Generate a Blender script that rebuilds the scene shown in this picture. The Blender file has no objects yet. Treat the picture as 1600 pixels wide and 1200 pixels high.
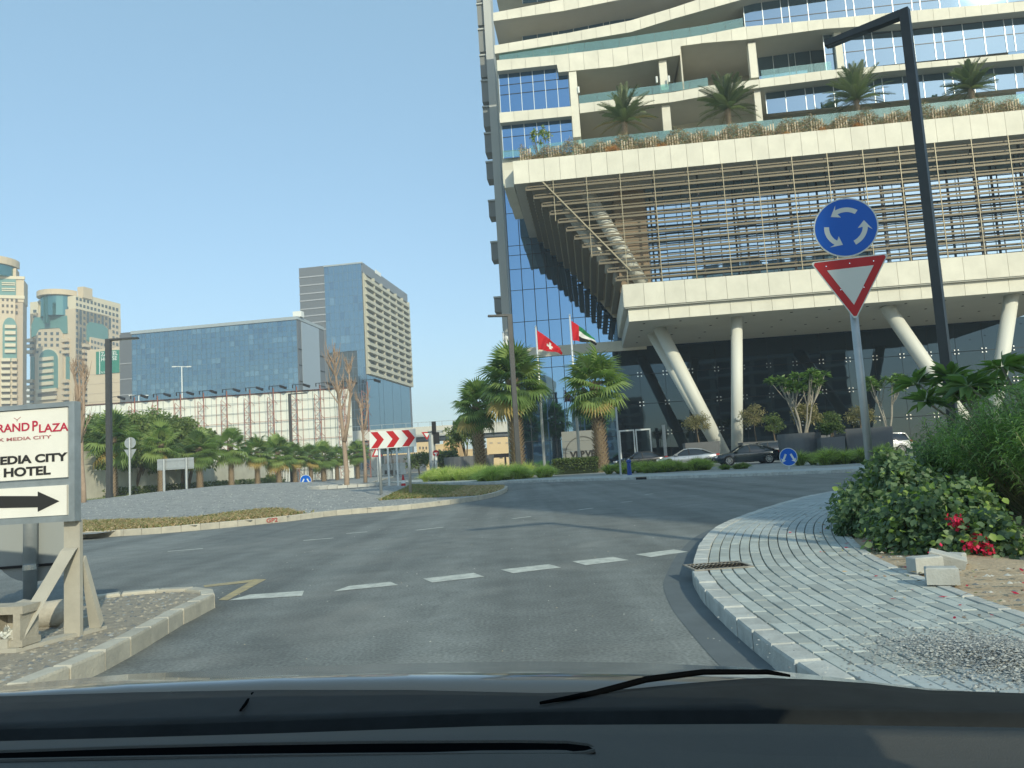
import bpy, math, random
import numpy as np
from mathutils import Vector, Matrix, Euler
random.seed(7); RNG = np.random.default_rng(7)
R = math.radians
scene = bpy.context.scene
COL = scene.collection

# ------------------------------------------------------------------ camera, sky, sun, exposure
F = 1200.0; TH = math.atan(122/1200.); RO = math.atan(.0607); EYE = 1.35
SUN_AZ = 23.5      # degrees to the right of straight behind the camera
SUN_EL = 27.0
cd = Vector((0, math.cos(TH), math.sin(TH))); r0 = Vector((1, 0, 0)); u0 = Vector((0, -math.sin(TH), math.cos(TH)))
cr = math.cos(RO)*r0 - math.sin(RO)*u0; cu = math.sin(RO)*r0 + math.cos(RO)*u0
CAM = Vector((0, 0, EYE))
camd = bpy.data.cameras.new('camera'); cam = bpy.data.objects.new('camera', camd); COL.objects.link(cam)
camd.sensor_width = 36; camd.lens = 27.0; camd.clip_start = .02; camd.clip_end = 6000
m = Matrix((cr, cu, -cd)).transposed().to_4x4(); m.translation = CAM; cam.matrix_world = m
scene.camera = cam
w = bpy.data.worlds.new("World"); scene.world = w; w.use_nodes = True
nt = w.node_tree; nt.nodes.clear()
sky = nt.nodes.new('ShaderNodeTexSky'); sky.sky_type = 'NISHITA'; sky.sun_disc = False
sky.sun_elevation = R(SUN_EL); sky.sun_rotation = R(180 - SUN_AZ)
sky.altitude = 0; sky.air_density = 1.0; sky.dust_density = 0.9; sky.ozone_density = 1.6
bg = nt.nodes.new('ShaderNodeBackground'); bg.inputs[1].default_value = .15
out = nt.nodes.new('ShaderNodeOutputWorld')
bg2 = nt.nodes.new('ShaderNodeBackground'); bg2.inputs[0].default_value = (.37, .66, .82, 1); bg2.inputs[1].default_value = .95
mxw = nt.nodes.new('ShaderNodeMixShader'); mxw.inputs[0].default_value = .42
nt.links.new(sky.outputs[0], bg.inputs[0]); nt.links.new(bg.outputs[0], mxw.inputs[1]); nt.links.new(bg2.outputs[0], mxw.inputs[2]); nt.links.new(mxw.outputs[0], out.inputs[0])
sl = bpy.data.lights.new('sun', 'SUN'); sl.energy = 3.0; sl.angle = R(.6); sl.color = (1, .945, .73)
so = bpy.data.objects.new('sun', sl); COL.objects.link(so)
sdir = Vector((math.sin(R(SUN_AZ))*math.cos(R(SUN_EL)), -math.cos(R(SUN_AZ))*math.cos(R(SUN_EL)), math.sin(R(SUN_EL))))
so.rotation_euler = sdir.to_track_quat('Z', 'Y').to_euler(); so.location = (0, -20, 60)
scene.view_settings.view_transform = 'Standard'; scene.view_settings.look = 'None'
scene.view_settings.exposure = 0.3; scene.view_settings.gamma = 1
scene.cycles.max_bounces = 6; scene.cycles.transparent_max_bounces = 12
scene.cycles.use_denoising = True

# ------------------------------------------------------------------ pixel <-> world (photo pixels 1600x1200)
def ray(x, y): return cd*F + cr*(x-800) + cu*(600-y)
def at(x, y, Y): q = ray(x, y); return CAM + q*(Y/q.y)
def g(x, y, z=0.0): q = ray(x, y); return CAM + q*((z-EYE)/q.z)

# ------------------------------------------------------------------ materials
MATS = {}
def mat(name, col, rough=.8, metal=0., spec=.3, var=0., vscale=3., bump=0., bscale=30., col2=None, rnd=0., coat=0., detail=4, coord='Object', emit=None):
    if name in MATS: return MATS[name]
    M = bpy.data.materials.new(name); M.use_nodes = True; MATS[name] = M
    nt = M.node_tree; N = nt.nodes; L = nt.links; b = N['Principled BSDF']
    b.inputs['Roughness'].default_value = rough; b.inputs['Metallic'].default_value = metal
    b.inputs['Specular IOR Level'].default_value = spec; b.inputs['Coat Weight'].default_value = coat
    b.inputs['Coat Roughness'].default_value = .05
    b.inputs['Base Color'].default_value = (*col, 1)
    M.diffuse_color = (*col, 1)
    src = None
    if var or col2 or bump:
        tc = N.new('ShaderNodeTexCoord'); cs = tc.outputs[coord]
    if var or col2:
        n = N.new('ShaderNodeTexNoise'); n.inputs['Scale'].default_value = vscale; n.inputs['Detail'].default_value = detail
        n.inputs['Roughness'].default_value = .65
        L.new(cs, n.inputs['Vector'])
        rp = N.new('ShaderNodeMapRange'); rp.inputs[1].default_value = .33; rp.inputs[2].default_value = .67
        L.new(n.outputs[0], rp.inputs[0])
        mx = N.new('ShaderNodeMix'); mx.data_type = 'RGBA'
        c2 = col2 if col2 else tuple(c*(1-var) for c in col)
        c1 = col if col2 else tuple(min(1, c*(1+var*.5)) for c in col)
        mx.inputs[6].default_value = (*c1, 1); mx.inputs[7].default_value = (*c2, 1)
        L.new(rp.outputs[0], mx.inputs[0]); src = mx.outputs[2]
    if rnd:
        oi = N.new('ShaderNodeObjectInfo'); mr = N.new('ShaderNodeMapRange')
        mr.inputs[3].default_value = 1-rnd; mr.inputs[4].default_value = 1+rnd
        L.new(oi.outputs['Random'], mr.inputs[0])
        hs = N.new('ShaderNodeHueSaturation'); L.new(mr.outputs[0], hs.inputs['Value'])
        if src: L.new(src, hs.inputs['Color'])
        else: hs.inputs['Color'].default_value = (*col, 1)
        src = hs.outputs[0]
    if src: L.new(src, b.inputs['Base Color'])
    if bump:
        n2 = N.new('ShaderNodeTexNoise'); n2.inputs['Scale'].default_value = bscale; n2.inputs['Detail'].default_value = 5
        L.new(cs, n2.inputs['Vector'])
        bp = N.new('ShaderNodeBump'); bp.inputs['Strength'].default_value = bump; bp.inputs['Distance'].default_value = .02
        L.new(n2.outputs[0], bp.inputs['Height']); L.new(bp.outputs[0], b.inputs['Normal'])
    if emit:
        b.inputs['Emission Color'].default_value = (*emit[0], 1); b.inputs['Emission Strength'].default_value = emit[1]
    return M
def glassy(name, tint, base, f0=.25, rough=.02, wav=0.0):
    """coated architectural glass: a tinted mirror layer over a dark body"""
    M = bpy.data.materials.new(name); M.use_nodes = True; MATS[name] = M
    nt = M.node_tree; N = nt.nodes; L = nt.links; N.clear()
    o = N.new('ShaderNodeOutputMaterial'); mx = N.new('ShaderNodeMixShader')
    d = N.new('ShaderNodeBsdfDiffuse'); d.inputs[0].default_value = (*base, 1)
    gl = N.new('ShaderNodeBsdfGlossy'); gl.inputs[0].default_value = (*tint, 1); gl.inputs['Roughness'].default_value = rough
    lw = N.new('ShaderNodeLayerWeight'); lw.inputs[0].default_value = .35
    mr = N.new('ShaderNodeMapRange'); mr.inputs[3].default_value = f0; mr.inputs[4].default_value = .95
    L.new(lw.outputs['Fresnel'], mr.inputs[0]); L.new(mr.outputs[0], mx.inputs[0])
    L.new(d.outputs[0], mx.inputs[1]); L.new(gl.outputs[0], mx.inputs[2]); L.new(mx.outputs[0], o.inputs[0])
    if wav:
        tc = N.new('ShaderNodeTexCoord'); n = N.new('ShaderNodeTexNoise'); n.inputs['Scale'].default_value = .5; n.inputs['Detail'].default_value = 1
        L.new(tc.outputs['Object'], n.inputs['Vector'])
        bp = N.new('ShaderNodeBump'); bp.inputs['Strength'].default_value = wav; bp.inputs['Distance'].default_value = .05
        L.new(n.outputs[0], bp.inputs['Height']); L.new(bp.outputs[0], gl.inputs['Normal'])
    return M
def clearglass(name, tint, f=.35, alpha=.7):
    M = bpy.data.materials.new(name); M.use_nodes = True; MATS[name] = M
    nt = M.node_tree; N = nt.nodes; L = nt.links; N.clear()
    o = N.new('ShaderNodeOutputMaterial'); mx = N.new('ShaderNodeMixShader'); mx2 = N.new('ShaderNodeMixShader')
    t = N.new('ShaderNodeBsdfTransparent'); t.inputs[0].default_value = (*tint, 1)
    gl = N.new('ShaderNodeBsdfGlossy'); gl.inputs[0].default_value = (.8, .95, .95, 1); gl.inputs['Roughness'].default_value = .05
    d = N.new('ShaderNodeBsdfDiffuse'); d.inputs[0].default_value = (tint[0]*.6, tint[1]*.75, tint[2]*.72, 1)
    mx2.inputs[0].default_value = .5; L.new(gl.outputs[0], mx2.inputs[1]); L.new(d.outputs[0], mx2.inputs[2])
    mx.inputs[0].default_value = 1-alpha; L.new(t.outputs[0], mx.inputs[1]); L.new(mx2.outputs[0], mx.inputs[2]); L.new(mx.outputs[0], o.inputs[0])
    return M
LEAFGAIN = 1.45
def leafm(name, col, tr=.35, rough=.5):
    M = bpy.data.materials.new(name); M.use_nodes = True; MATS[name] = M; col = tuple(min(.8, c*LEAFGAIN) for c in col)
    nt = M.node_tree; N = nt.nodes; L = nt.links; b = N['Principled BSDF']; o = N['Material Output']
    b.inputs['Base Color'].default_value = (*col, 1); b.inputs['Roughness'].default_value = rough; b.inputs['Specular IOR Level'].default_value = .3
    t = N.new('ShaderNodeBsdfTranslucent'); t.inputs[0].default_value = (col[0]*1.3, col[1]*1.5, col[2]*.7, 1)
    mx = N.new('ShaderNodeMixShader'); mx.inputs[0].default_value = tr
    L.new(b.outputs[0], mx.inputs[1]); L.new(t.outputs[0], mx.inputs[2]); L.new(mx.outputs[0], o.inputs[0])
    return M

# ------------------------------------------------------------------ mesh builder
class MB:
    def __init__(s): s.v = []; s.f = []; s.m = []
    def quad(s, a, b, c, d, mi=0):
        n = len(s.v); s.v += [tuple(a), tuple(b), tuple(c), tuple(d)]; s.f.append((n, n+1, n+2, n+3)); s.m.append(mi); return s
    def poly(s, pts, mi=0):
        n = len(s.v); s.v += [tuple(p) for p in pts]; s.f.append(tuple(range(n, n+len(pts)))); s.m.append(mi); return s
    def hexa(s, p, mi=0):
        n = len(s.v); s.v += [tuple(q) for q in p]
        for f in ((0, 3, 2, 1), (4, 5, 6, 7), (0, 1, 5, 4), (1, 2, 6, 5), (2, 3, 7, 6), (3, 0, 4, 7)): s.f.append(tuple(n+i for i in f)); s.m.append(mi)
        return s
    def box(s, x0, x1, y0, y1, z0, z1, mi=0, M=None):
        p = [(x0, y0, z0), (x1, y0, z0), (x1, y1, z0), (x0, y1, z0), (x0, y0, z1), (x1, y0, z1), (x1, y1, z1), (x0, y1, z1)]
        if M: p = [tuple(M @ Vector(q)) for q in p]
        return s.hexa(p, mi)
    def tube(s, pts, rad, n=8, mi=0, cap=True):
        pts = [Vector(p) for p in pts]
        if not hasattr(rad, '__len__'): rad = [rad]*len(pts)
        base = len(s.v); prev = None
        for i, p in enumerate(pts):
            t = (pts[min(i+1, len(pts)-1)] - pts[max(i-1, 0)]).normalized()
            if prev is None:
                a = Vector((0, 0, 1)) if abs(t.z) < .9 else Vector((1, 0, 0)); x = t.cross(a).normalized()
            else: x = (prev - t*prev.dot(t)).normalized()
            prev = x; y = t.cross(x)
            for k in range(n):
                an = 2*math.pi*k/n; s.v.append(tuple(p + (x*math.cos(an)+y*math.sin(an))*rad[i]))
        for i in range(len(pts)-1):
            for k in range(n):
                a = base+i*n+k; b = base+i*n+(k+1) % n; s.f.append((a, b, b+n, a+n)); s.m.append(mi)
        if cap:
            s.f.append(tuple(base+k for k in reversed(range(n)))); s.m.append(mi)
            s.f.append(tuple(base+(len(pts)-1)*n+k for k in range(n))); s.m.append(mi)
        return s
    def beam(s, a, b, wd, ht, mi=0, up=(0, 0, 1)):
        a = Vector(a); b = Vector(b); t = (b-a).normalized(); u = Vector(up)
        if abs(t.dot(u)) > .95: u = Vector((0, 1, 0))
        x = t.cross(u).normalized(); y = x.cross(t); p = []
        for c in (a, b):
            for (i, j) in ((-1, -1), (1, -1), (1, 1), (-1, 1)): p.append(c + x*(i*wd/2) + y*(j*ht/2))
        return s.hexa(p, mi)
    def plate(s, pts, y0, y1, mi=0):
        """polygon in x,z given depth y0..y1"""
        n = len(s.v); k = len(pts)
        s.v += [(p[0], y0, p[1]) for p in pts] + [(p[0], y1, p[1]) for p in pts]
        s.f.append(tuple(range(n, n+k))); s.m.append(mi); s.f.append(tuple(reversed(range(n+k, n+2*k)))); s.m.append(mi)
        for i in range(k):
            j = (i+1) % k; s.f.append((n+i, n+k+i, n+k+j, n+j)); s.m.append(mi)
        return s
    def strip(s, A, B, mi=0):
        n = len(s.v); k = len(A); s.v += [tuple(p) for p in A]+[tuple(p) for p in B]
        for i in range(k-1): s.f.append((n+i, n+i+1, n+k+i+1, n+k+i)); s.m.append(mi)
        return s
    def build(s, name, mats, parent=None, smooth=False, off=None):
        if not isinstance(mats, (list, tuple)): mats = [mats]
        me = bpy.data.meshes.new(name)
        v = s.v if off is None else [(p[0]-off[0], p[1]-off[1], p[2]-off[2]) for p in s.v]
        me.from_pydata(v, [], s.f)
        for M in mats: me.materials.append(M)
        if len(mats) > 1: me.polygons.foreach_set('material_index', s.m)
        if smooth: me.polygons.foreach_set('use_smooth', [True]*len(s.f))
        me.validate(); me.update()
        o = bpy.data.objects.new(name, me); COL.objects.link(o)
        if parent is not None: o.parent = parent
        return o
def tag(o, label=None, cat=None, group=None, kind=None):
    if label: o['label'] = label
    if cat: o['category'] = cat
    if group: o['group'] = group
    if kind: o['kind'] = kind
    return o
def thing(name, label, cat, loc=(0, 0, 0), rz=0., group=None):
    o = bpy.data.objects.new(name, None); COL.objects.link(o); o.location = loc; o.rotation_euler = (0, 0, rz); o.empty_display_size = .3
    return tag(o, label, cat, group)
def inst(o, name=None, parent=None, loc=None, rot=None, sc=None):
    c = o.copy(); COL.objects.link(c)
    if name: c.name = name
    if parent is not None: c.parent = parent
    if loc is not None: c.location = loc
    if rot is not None: c.rotation_euler = rot
    if sc is not None: c.scale = sc if hasattr(sc, '__len__') else (sc, sc, sc)
    return c
def copy_tree(o, parent=None):
    c = o.copy(); COL.objects.link(c)
    if parent is not None: c.parent = parent
    for ch in list(o.children): copy_tree(ch, c)
    return c
def dup(o, loc, rz, label, group=None, sc=1.0):
    c = copy_tree(o); c.location = loc; c.rotation_euler = (0, 0, rz); c.scale = (sc, sc, sc); c['label'] = label
    if group: c['group'] = group
    return c
def npmesh(name, V, Fc, mats, mi=None, parent=None, kind=None, smooth=False):
    me = bpy.data.meshes.new(name); V = np.asarray(V, dtype=np.float32); Fc = np.asarray(Fc, dtype=np.int32)
    nf, k = Fc.shape
    me.vertices.add(len(V)); me.vertices.foreach_set('co', V.ravel())
    me.loops.add(nf*k); me.loops.foreach_set('vertex_index', Fc.ravel())
    me.polygons.add(nf); me.polygons.foreach_set('loop_start', np.arange(nf, dtype=np.int32)*k); me.polygons.foreach_set('loop_total', np.full(nf, k, dtype=np.int32))
    if not isinstance(mats, (list, tuple)): mats = [mats]
    for M in mats: me.materials.append(M)
    if mi is not None: me.polygons.foreach_set('material_index', np.asarray(mi, dtype=np.int32))
    if smooth: me.polygons.foreach_set('use_smooth', np.ones(nf, dtype=bool))
    me.update(calc_edges=True)
    o = bpy.data.objects.new(name, me); COL.objects.link(o)
    if parent is not None: o.parent = parent
    if kind: o['kind'] = kind
    return o
def unit(v): return v/np.maximum(np.linalg.norm(v, axis=-1, keepdims=True), 1e-9)
def leafquads(P, D, L, W, droop=0.15, up=None):
    """folded diamond leaves: two triangles each sharing the midrib -> quads base,side,tip,side"""
    n = len(P); D = unit(D); rnd = RNG.normal(size=(n, 3)) if up is None else up + RNG.normal(size=(n, 3))*.35
    S = unit(np.cross(D, rnd)); L = np.broadcast_to(L, n)[:, None]; W = np.broadcast_to(W, n)[:, None]
    mid = P + D*L*.45; tip = P + D*L; tip = tip.copy(); tip[:, 2] -= (L[:, 0]*droop)
    V = np.stack([P, mid+S*W*.5, tip, mid-S*W*.5], 1).reshape(-1, 3)
    return V, np.arange(n*4).reshape(-1, 4)
def randdir(n, zmin=-1.):
    v = unit(RNG.normal(size=(n, 3)))
    if zmin > -1: v[:, 2] = np.where(v[:, 2] < zmin, -v[:, 2]*.6, v[:, 2]); v = unit(v)
    return v
def clumps(c, rad, n, nc, cr_, shell=.55):
    """n points in nc clumps spread through an ellipsoid"""
    d = randdir(nc, -.6); rr = shell + (1-shell)*RNG.random(nc)**.6
    C = d*rr[:, None]*np.array(rad)*.85 + np.array(c)
    k = RNG.integers(0, nc, n); q = randdir(n)*(RNG.random(n)**.5)[:, None]*cr_
    return C[k]+q*np.array([1, 1, .75]), q, k

# ------------------------------------------------------------------ shared materials
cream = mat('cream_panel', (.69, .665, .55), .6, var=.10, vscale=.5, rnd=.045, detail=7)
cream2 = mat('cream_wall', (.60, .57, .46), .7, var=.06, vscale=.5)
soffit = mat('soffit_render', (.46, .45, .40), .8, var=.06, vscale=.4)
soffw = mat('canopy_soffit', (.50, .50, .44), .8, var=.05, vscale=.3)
bronze = mat('bronze_louvre', (.165, .14, .092), .5, metal=.1, var=.05, vscale=1)
bronzel = mat('pale_bronze', (.36, .315, .21), .4, metal=.1)
tanw = mat('tan_interior', (.28, .21, .14), .8)
grayp = mat('grey_pilaster', (.42, .43, .40), .6)
graybox = mat('grey_box', (.20, .21, .20), .6)
glassB = glassy('blue_mirror_glass', (.30, .52, .78), (.004, .010, .022), .62, wav=.08)
glassP = glassy('pale_mirror_glass', (.34, .50, .64), (.01, .02, .03), .62, wav=.08)
glassD = glassy('dark_lobby_glass', (.09, .145, .19), (.003, .006, .009), .34, wav=.05)
glassF = glassy('far_tower_glass', (.36, .50, .58), (.03, .06, .09), .60, .08)
glassy('far_glass_blind', (.40, .55, .64), (.10, .16, .19), .52, .10); glassy('far_glass_dim', (.38, .52, .62), (.02, .04, .06), .50, .08)
glassG = glassy('green_tower_glass', (.28, .52, .50), (.02, .09, .09), .35, .08)
glassR = clearglass('balustrade_glass', (.72, .90, .86), alpha=.80)
mull = mat('dark_mullion', (.03, .035, .04), .4)
mullw = mat('pale_mullion', (.62, .66, .66), .35, metal=.3)
greym = mat('galvanised_steel', (.42, .45, .45), .45, metal=.5, var=.1, vscale=6)
lampm = mat('lamp_post_paint', (.055, .058, .058), .45, spec=.4, var=.15, vscale=3)
whitep = mat('white_paint', (.72, .74, .70), .5)
redp = mat('sign_red', (.46, .02, .025), .45)
bluep = mat('sign_blue', (.0, .105, .50), .4)
blackp = mat('black_paint', (.012, .012, .014), .5)
concrete = mat('concrete', (.42, .42, .38), .85, var=.18, vscale=6, bump=.3, bscale=60, rnd=.06)

# ================================================================== GROUND
M_ground = mat('dusty_ground', (.33, .29, .22), .95, var=.2, vscale=.15, detail=8)
o = MB().quad((-690, -150, -.03), (690, -150, -.03), (690, 1190, -.03), (-690, 1190, -.03)).build('ground', M_ground); tag(o, kind='structure')

def asphalt():
    M = bpy.data.materials.new('asphalt'); M.use_nodes = True; nt = M.node_tree; N = nt.nodes; L = nt.links; b = N['Principled BSDF']
    b.inputs['Roughness'].default_value = .78; b.inputs['Specular IOR Level'].default_value = .35
    tc = N.new('ShaderNodeTexCoord')
    def noise(s, d, dist=0):
        n = N.new('ShaderNodeTexNoise'); n.inputs['Scale'].default_value = s; n.inputs['Detail'].default_value = d; n.inputs['Distortion'].default_value = dist
        L.new(tc.outputs['Object'], n.inputs['Vector']); return n.outputs[0]
    big = noise(.22, 5, .6); fine = noise(38, 3); med = noise(2.2, 6)
    r1 = N.new('ShaderNodeValToRGB'); r1.color_ramp.elements[0].position = .3; r1.color_ramp.elements[1].position = .72
    r1.color_ramp.elements[0].color = (.138, .149, .142, 1); r1.color_ramp.elements[1].color = (.205, .214, .20, 1); L.new(big, r1.inputs[0])
    r2 = N.new('ShaderNodeValToRGB'); r2.color_ramp.elements[0].position = .35; r2.color_ramp.elements[1].position = .7
    r2.color_ramp.elements[0].color = (.74, .74, .74, 1); r2.color_ramp.elements[1].color = (1.3, 1.3, 1.27, 1); L.new(fine, r2.inputs[0])
    r3 = N.new('ShaderNodeMapRange'); r3.inputs[1].default_value = .3; r3.inputs[2].default_value = .7; r3.inputs[3].default_value = .86; r3.inputs[4].default_value = 1.14; L.new(med, r3.inputs[0])
    m1 = N.new('ShaderNodeMix'); m1.data_type = 'RGBA'; m1.blend_type = 'MULTIPLY'; m1.inputs[0].default_value = 1
    L.new(r1.outputs[0], m1.inputs[6]); L.new(r2.outputs[0], m1.inputs[7])
    m2 = N.new('ShaderNodeMix'); m2.data_type = 'RGBA'; m2.blend_type = 'MULTIPLY'; m2.inputs[0].default_value = 1
    L.new(m1.outputs[2], m2.inputs[6]); L.new(r3.outputs[0], m2.inputs[7])
    # tyre-worn tracks: long streaks along the approach lane
    mp = N.new('ShaderNodeMapping'); mp.inputs['Scale'].default_value = (1.3, .05, 1); mp.inputs['Rotation'].default_value = (0, 0, R(-14)); L.new(tc.outputs['Object'], mp.inputs[0])
    tn = N.new('ShaderNodeTexNoise'); tn.inputs['Scale'].default_value = 1; tn.inputs['Detail'].default_value = 3; L.new(mp.outputs[0], tn.inputs['Vector'])
    r4 = N.new('ShaderNodeMapRange'); r4.inputs[1].default_value = .35; r4.inputs[2].default_value = .65; r4.inputs[3].default_value = .84; r4.inputs[4].default_value = 1.18; L.new(tn.outputs[0], r4.inputs[0])
    m3 = N.new('ShaderNodeMix'); m3.data_type = 'RGBA'; m3.blend_type = 'MULTIPLY'; m3.inputs[0].default_value = 1
    L.new(m2.outputs[2], m3.inputs[6]); L.new(r4.outputs[0], m3.inputs[7])
    dn = noise(.42, 7, 1.5); rd = N.new('ShaderNodeMapRange'); rd.inputs[1].default_value = .52; rd.inputs[2].default_value = .80; rd.inputs[3].default_value = 0; rd.inputs[4].default_value = .4; L.new(dn, rd.inputs[0])
    m4 = N.new('ShaderNodeMix'); m4.data_type = 'RGBA'; L.new(rd.outputs[0], m4.inputs[0]); L.new(m3.outputs[2], m4.inputs[6]); m4.inputs[7].default_value = (.31, .30, .265, 1)
    vo = N.new('ShaderNodeTexVoronoi'); vo.feature = 'DISTANCE_TO_EDGE'; vo.inputs['Scale'].default_value = .23; wn = N.new('ShaderNodeTexNoise'); wn.inputs['Scale'].default_value = 1.4; wn.inputs['Detail'].default_value = 5
    va = N.new('ShaderNodeVectorMath'); va.operation = 'MULTIPLY_ADD'; va.inputs[1].default_value = (1.1, 1.1, 0); L.new(tc.outputs['Object'], wn.inputs['Vector']); L.new(wn.outputs['Color'], va.inputs[0]); L.new(tc.outputs['Object'], va.inputs[2]); L.new(va.outputs[0], vo.inputs['Vector'])
    rc = N.new('ShaderNodeMapRange'); rc.inputs[1].default_value = .0; rc.inputs[2].default_value = .006; rc.inputs[3].default_value = .2; rc.inputs[4].default_value = 0.; L.new(vo.outputs['Distance'], rc.inputs[0])
    m5 = N.new('ShaderNodeMix'); m5.data_type = 'RGBA'; L.new(rc.outputs[0], m5.inputs[0]); L.new(m4.outputs[2], m5.inputs[6]); m5.inputs[7].default_value = (.05, .052, .05, 1); L.new(m5.outputs[2], b.inputs['Base Color'])
    bp = N.new('ShaderNodeBump'); bp.inputs['Strength'].default_value = .45; bp.inputs['Distance'].default_value = .006; L.new(fine, bp.inputs['Height']); L.new(bp.outputs[0], b.inputs['Normal'])
    return M
M_asph = asphalt()
road = MB().poly([(-90, -25, 0), (45, -25, 0), (60, 20, 0), (40, 52, 0), (-2, 64, 0), (-9, 150, 0), (-60, 150, 0), (-90, 40, 0)]).build('road', M_asph); tag(road, kind='structure')
M_mark = mat('road_paint', (.64, .65, .57), .7, col2=(.38, .39, .35), vscale=7, bump=.3, detail=8)
M_yel = mat('yellow_road_paint', (.50, .40, .20), .75, col2=(.30, .26, .18), vscale=7)
def marking(name, px, M, lift=.004):
    mb = MB(); mb.poly([g(x, y, lift) for x, y in px]); o = mb.build(name, M, road); return o
for q in ([(357, 938), (390, 929), (475, 923), (472, 931)], [(521, 924), (545, 915.5), (610, 909), (622, 914)], [(661, 904), (675, 910), (757, 901), (740, 895)],
          [(782, 890), (802, 895.5), (877, 886.5), (857, 881.5)], [(894, 877), (915, 883), (982, 875), (958, 870)], [(993, 866), (1017, 870.5), (1075, 862), (1053, 858.5)]):
    marking('give_way_dash', q, M_mark)
marking('edge_line', [(341, 937.5), (356, 937.5), (416, 905), (398, 904.5)], M_yel)
marking('edge_line', [(318, 914.5), (320, 917.5), (392, 909.5), (400, 904.8)], M_yel)
def dashline(x0, y0, x1, y1, wd=.11):
    a = g(x0, y0, .004); b = g(x1, y1, .004); t = (b-a).normalized(); n = Vector((-t.y, t.x, 0))*wd/2
    MB().poly([a-n, b-n, b+n, a+n]).build('lane_dash', M_mark, road)
for q in ((262, 861.5, 317, 857), (474, 844.5, 521, 840.5), (541, 833.5, 574, 831), (650, 828.5, 693, 823.5), (800, 810.5, 829, 807), (903, 796.8, 926, 793.8), (970, 784.9, 988, 783.2), (1008, 773, 1020, 771.5), (985, 756, 1000, 755)): dashline(*q)

def resample(pts, step):
    pts = [Vector(p) for p in pts]; out = [pts[0]]; acc = 0.; i = 0; cur = pts[0]
    while i < len(pts)-1:
        d = (pts[i+1]-cur).length
        if d >= step-acc:
            cur = cur + (pts[i+1]-cur)*((step-acc)/d); out.append(cur); acc = 0.
        else: acc += d; i += 1; cur = pts[i]
    return out
def smoothp(pts, n=8):
    """Catmull-Rom"""
    P = [Vector(p) for p in pts]; P = [P[0]*2-P[1]]+P+[P[-1]*2-P[-2]]; o = []
    for i in range(1, len(P)-2):
        for k in range(n):
            t = k/n; a, b, c, d = P[i-1:i+3]
            o.append(.5*((2*b)+(c-a)*t+(2*a-5*b+4*c-d)*t*t+(3*b-a-3*c+d)*t**3))
    o.append(P[-2]); return o
def normals2(path):
    o = []
    for i in range(len(path)):
        t = path[min(i+1, len(path)-1)]-path[max(i-1, 0)]; t.z = 0; t.normalize(); o.append(Vector((-t.y, t.x, 0)))
    return o
def kerb_line(path, step, width, h, side, M, limit=300, name='kerb', jit=.004, gap=.012, label=None):
    """base mortar strip plus individual stones; side=+1 puts the stones to the left of the path direction"""
    pts = resample(path, step); ns = normals2(pts)
    mb = MB(); A = [p+n*side*.012+Vector((0, 0, h-.03)) for p, n in zip(pts, ns)]; B = [p+n*side*(width-.012)+Vector((0, 0, h-.03)) for p, n in zip(pts, ns)]
    A0 = [Vector((p.x, p.y, 0)) for p in A]; B0 = [Vector((p.x, p.y, 0)) for p in B]
    mb.strip(A, B); mb.strip(A0, A); mb.strip(B, B0)
    base = mb.build(name, mat('mortar', (.22, .21, .18), .9)); tag(base, label, kind='structure')
    order = sorted(range(len(pts)-1), key=lambda i: pts[i].length)
    rest = MB(); keep = set(order[:limit])
    for i in range(len(pts)-1):
        a, b = pts[i], pts[i+1]; t = (b-a).normalized()*gap/2; na, nb = ns[i]*side*width, ns[i+1]*side*width
        j = random.uniform(-jit, jit); hz = h+random.uniform(-jit, jit); bev = .018
        sh = na.normalized()*j
        lo = [a+t+sh, b-t+sh, b-t+nb+sh, a+t+na+sh]; up = [p+Vector((0, 0, hz)) for p in lo]; lo = [Vector((p.x, p.y, -.01)) for p in lo]
        mid = [p-Vector((0, 0, bev)) for p in up]
        c = sum(up, Vector())/4; up = [p+(c-p).normalized()*bev for p in up]
        tgt = MB() if i in keep else rest
        n = len(tgt.v); tgt.v += [tuple(p) for p in lo+mid+up]
        for lv in (0, 4):
            for k in range(4): tgt.f.append((n+lv+k, n+lv+(k+1) % 4, n+lv+4+(k+1) % 4, n+lv+4+k)); tgt.m.append(0)
        tgt.f.append((n+8, n+9, n+10, n+11)); tgt.m.append(0)
        if i in keep: tgt.build('kerb_stone', M, base)
    if rest.f: tag(rest.build('kerb_stone', M, base), kind='stuff')
    return base
M_kerb = mat('kerb_concrete', (.50, .51, .47), .85, var=.22, vscale=5, bump=.25, bscale=50, rnd=.08)
M_kerbd = mat('dusty_kerb', (.52, .49, .40), .9, col2=(.40, .38, .32), vscale=4, bump=.3, bscale=40, rnd=.08)

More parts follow.
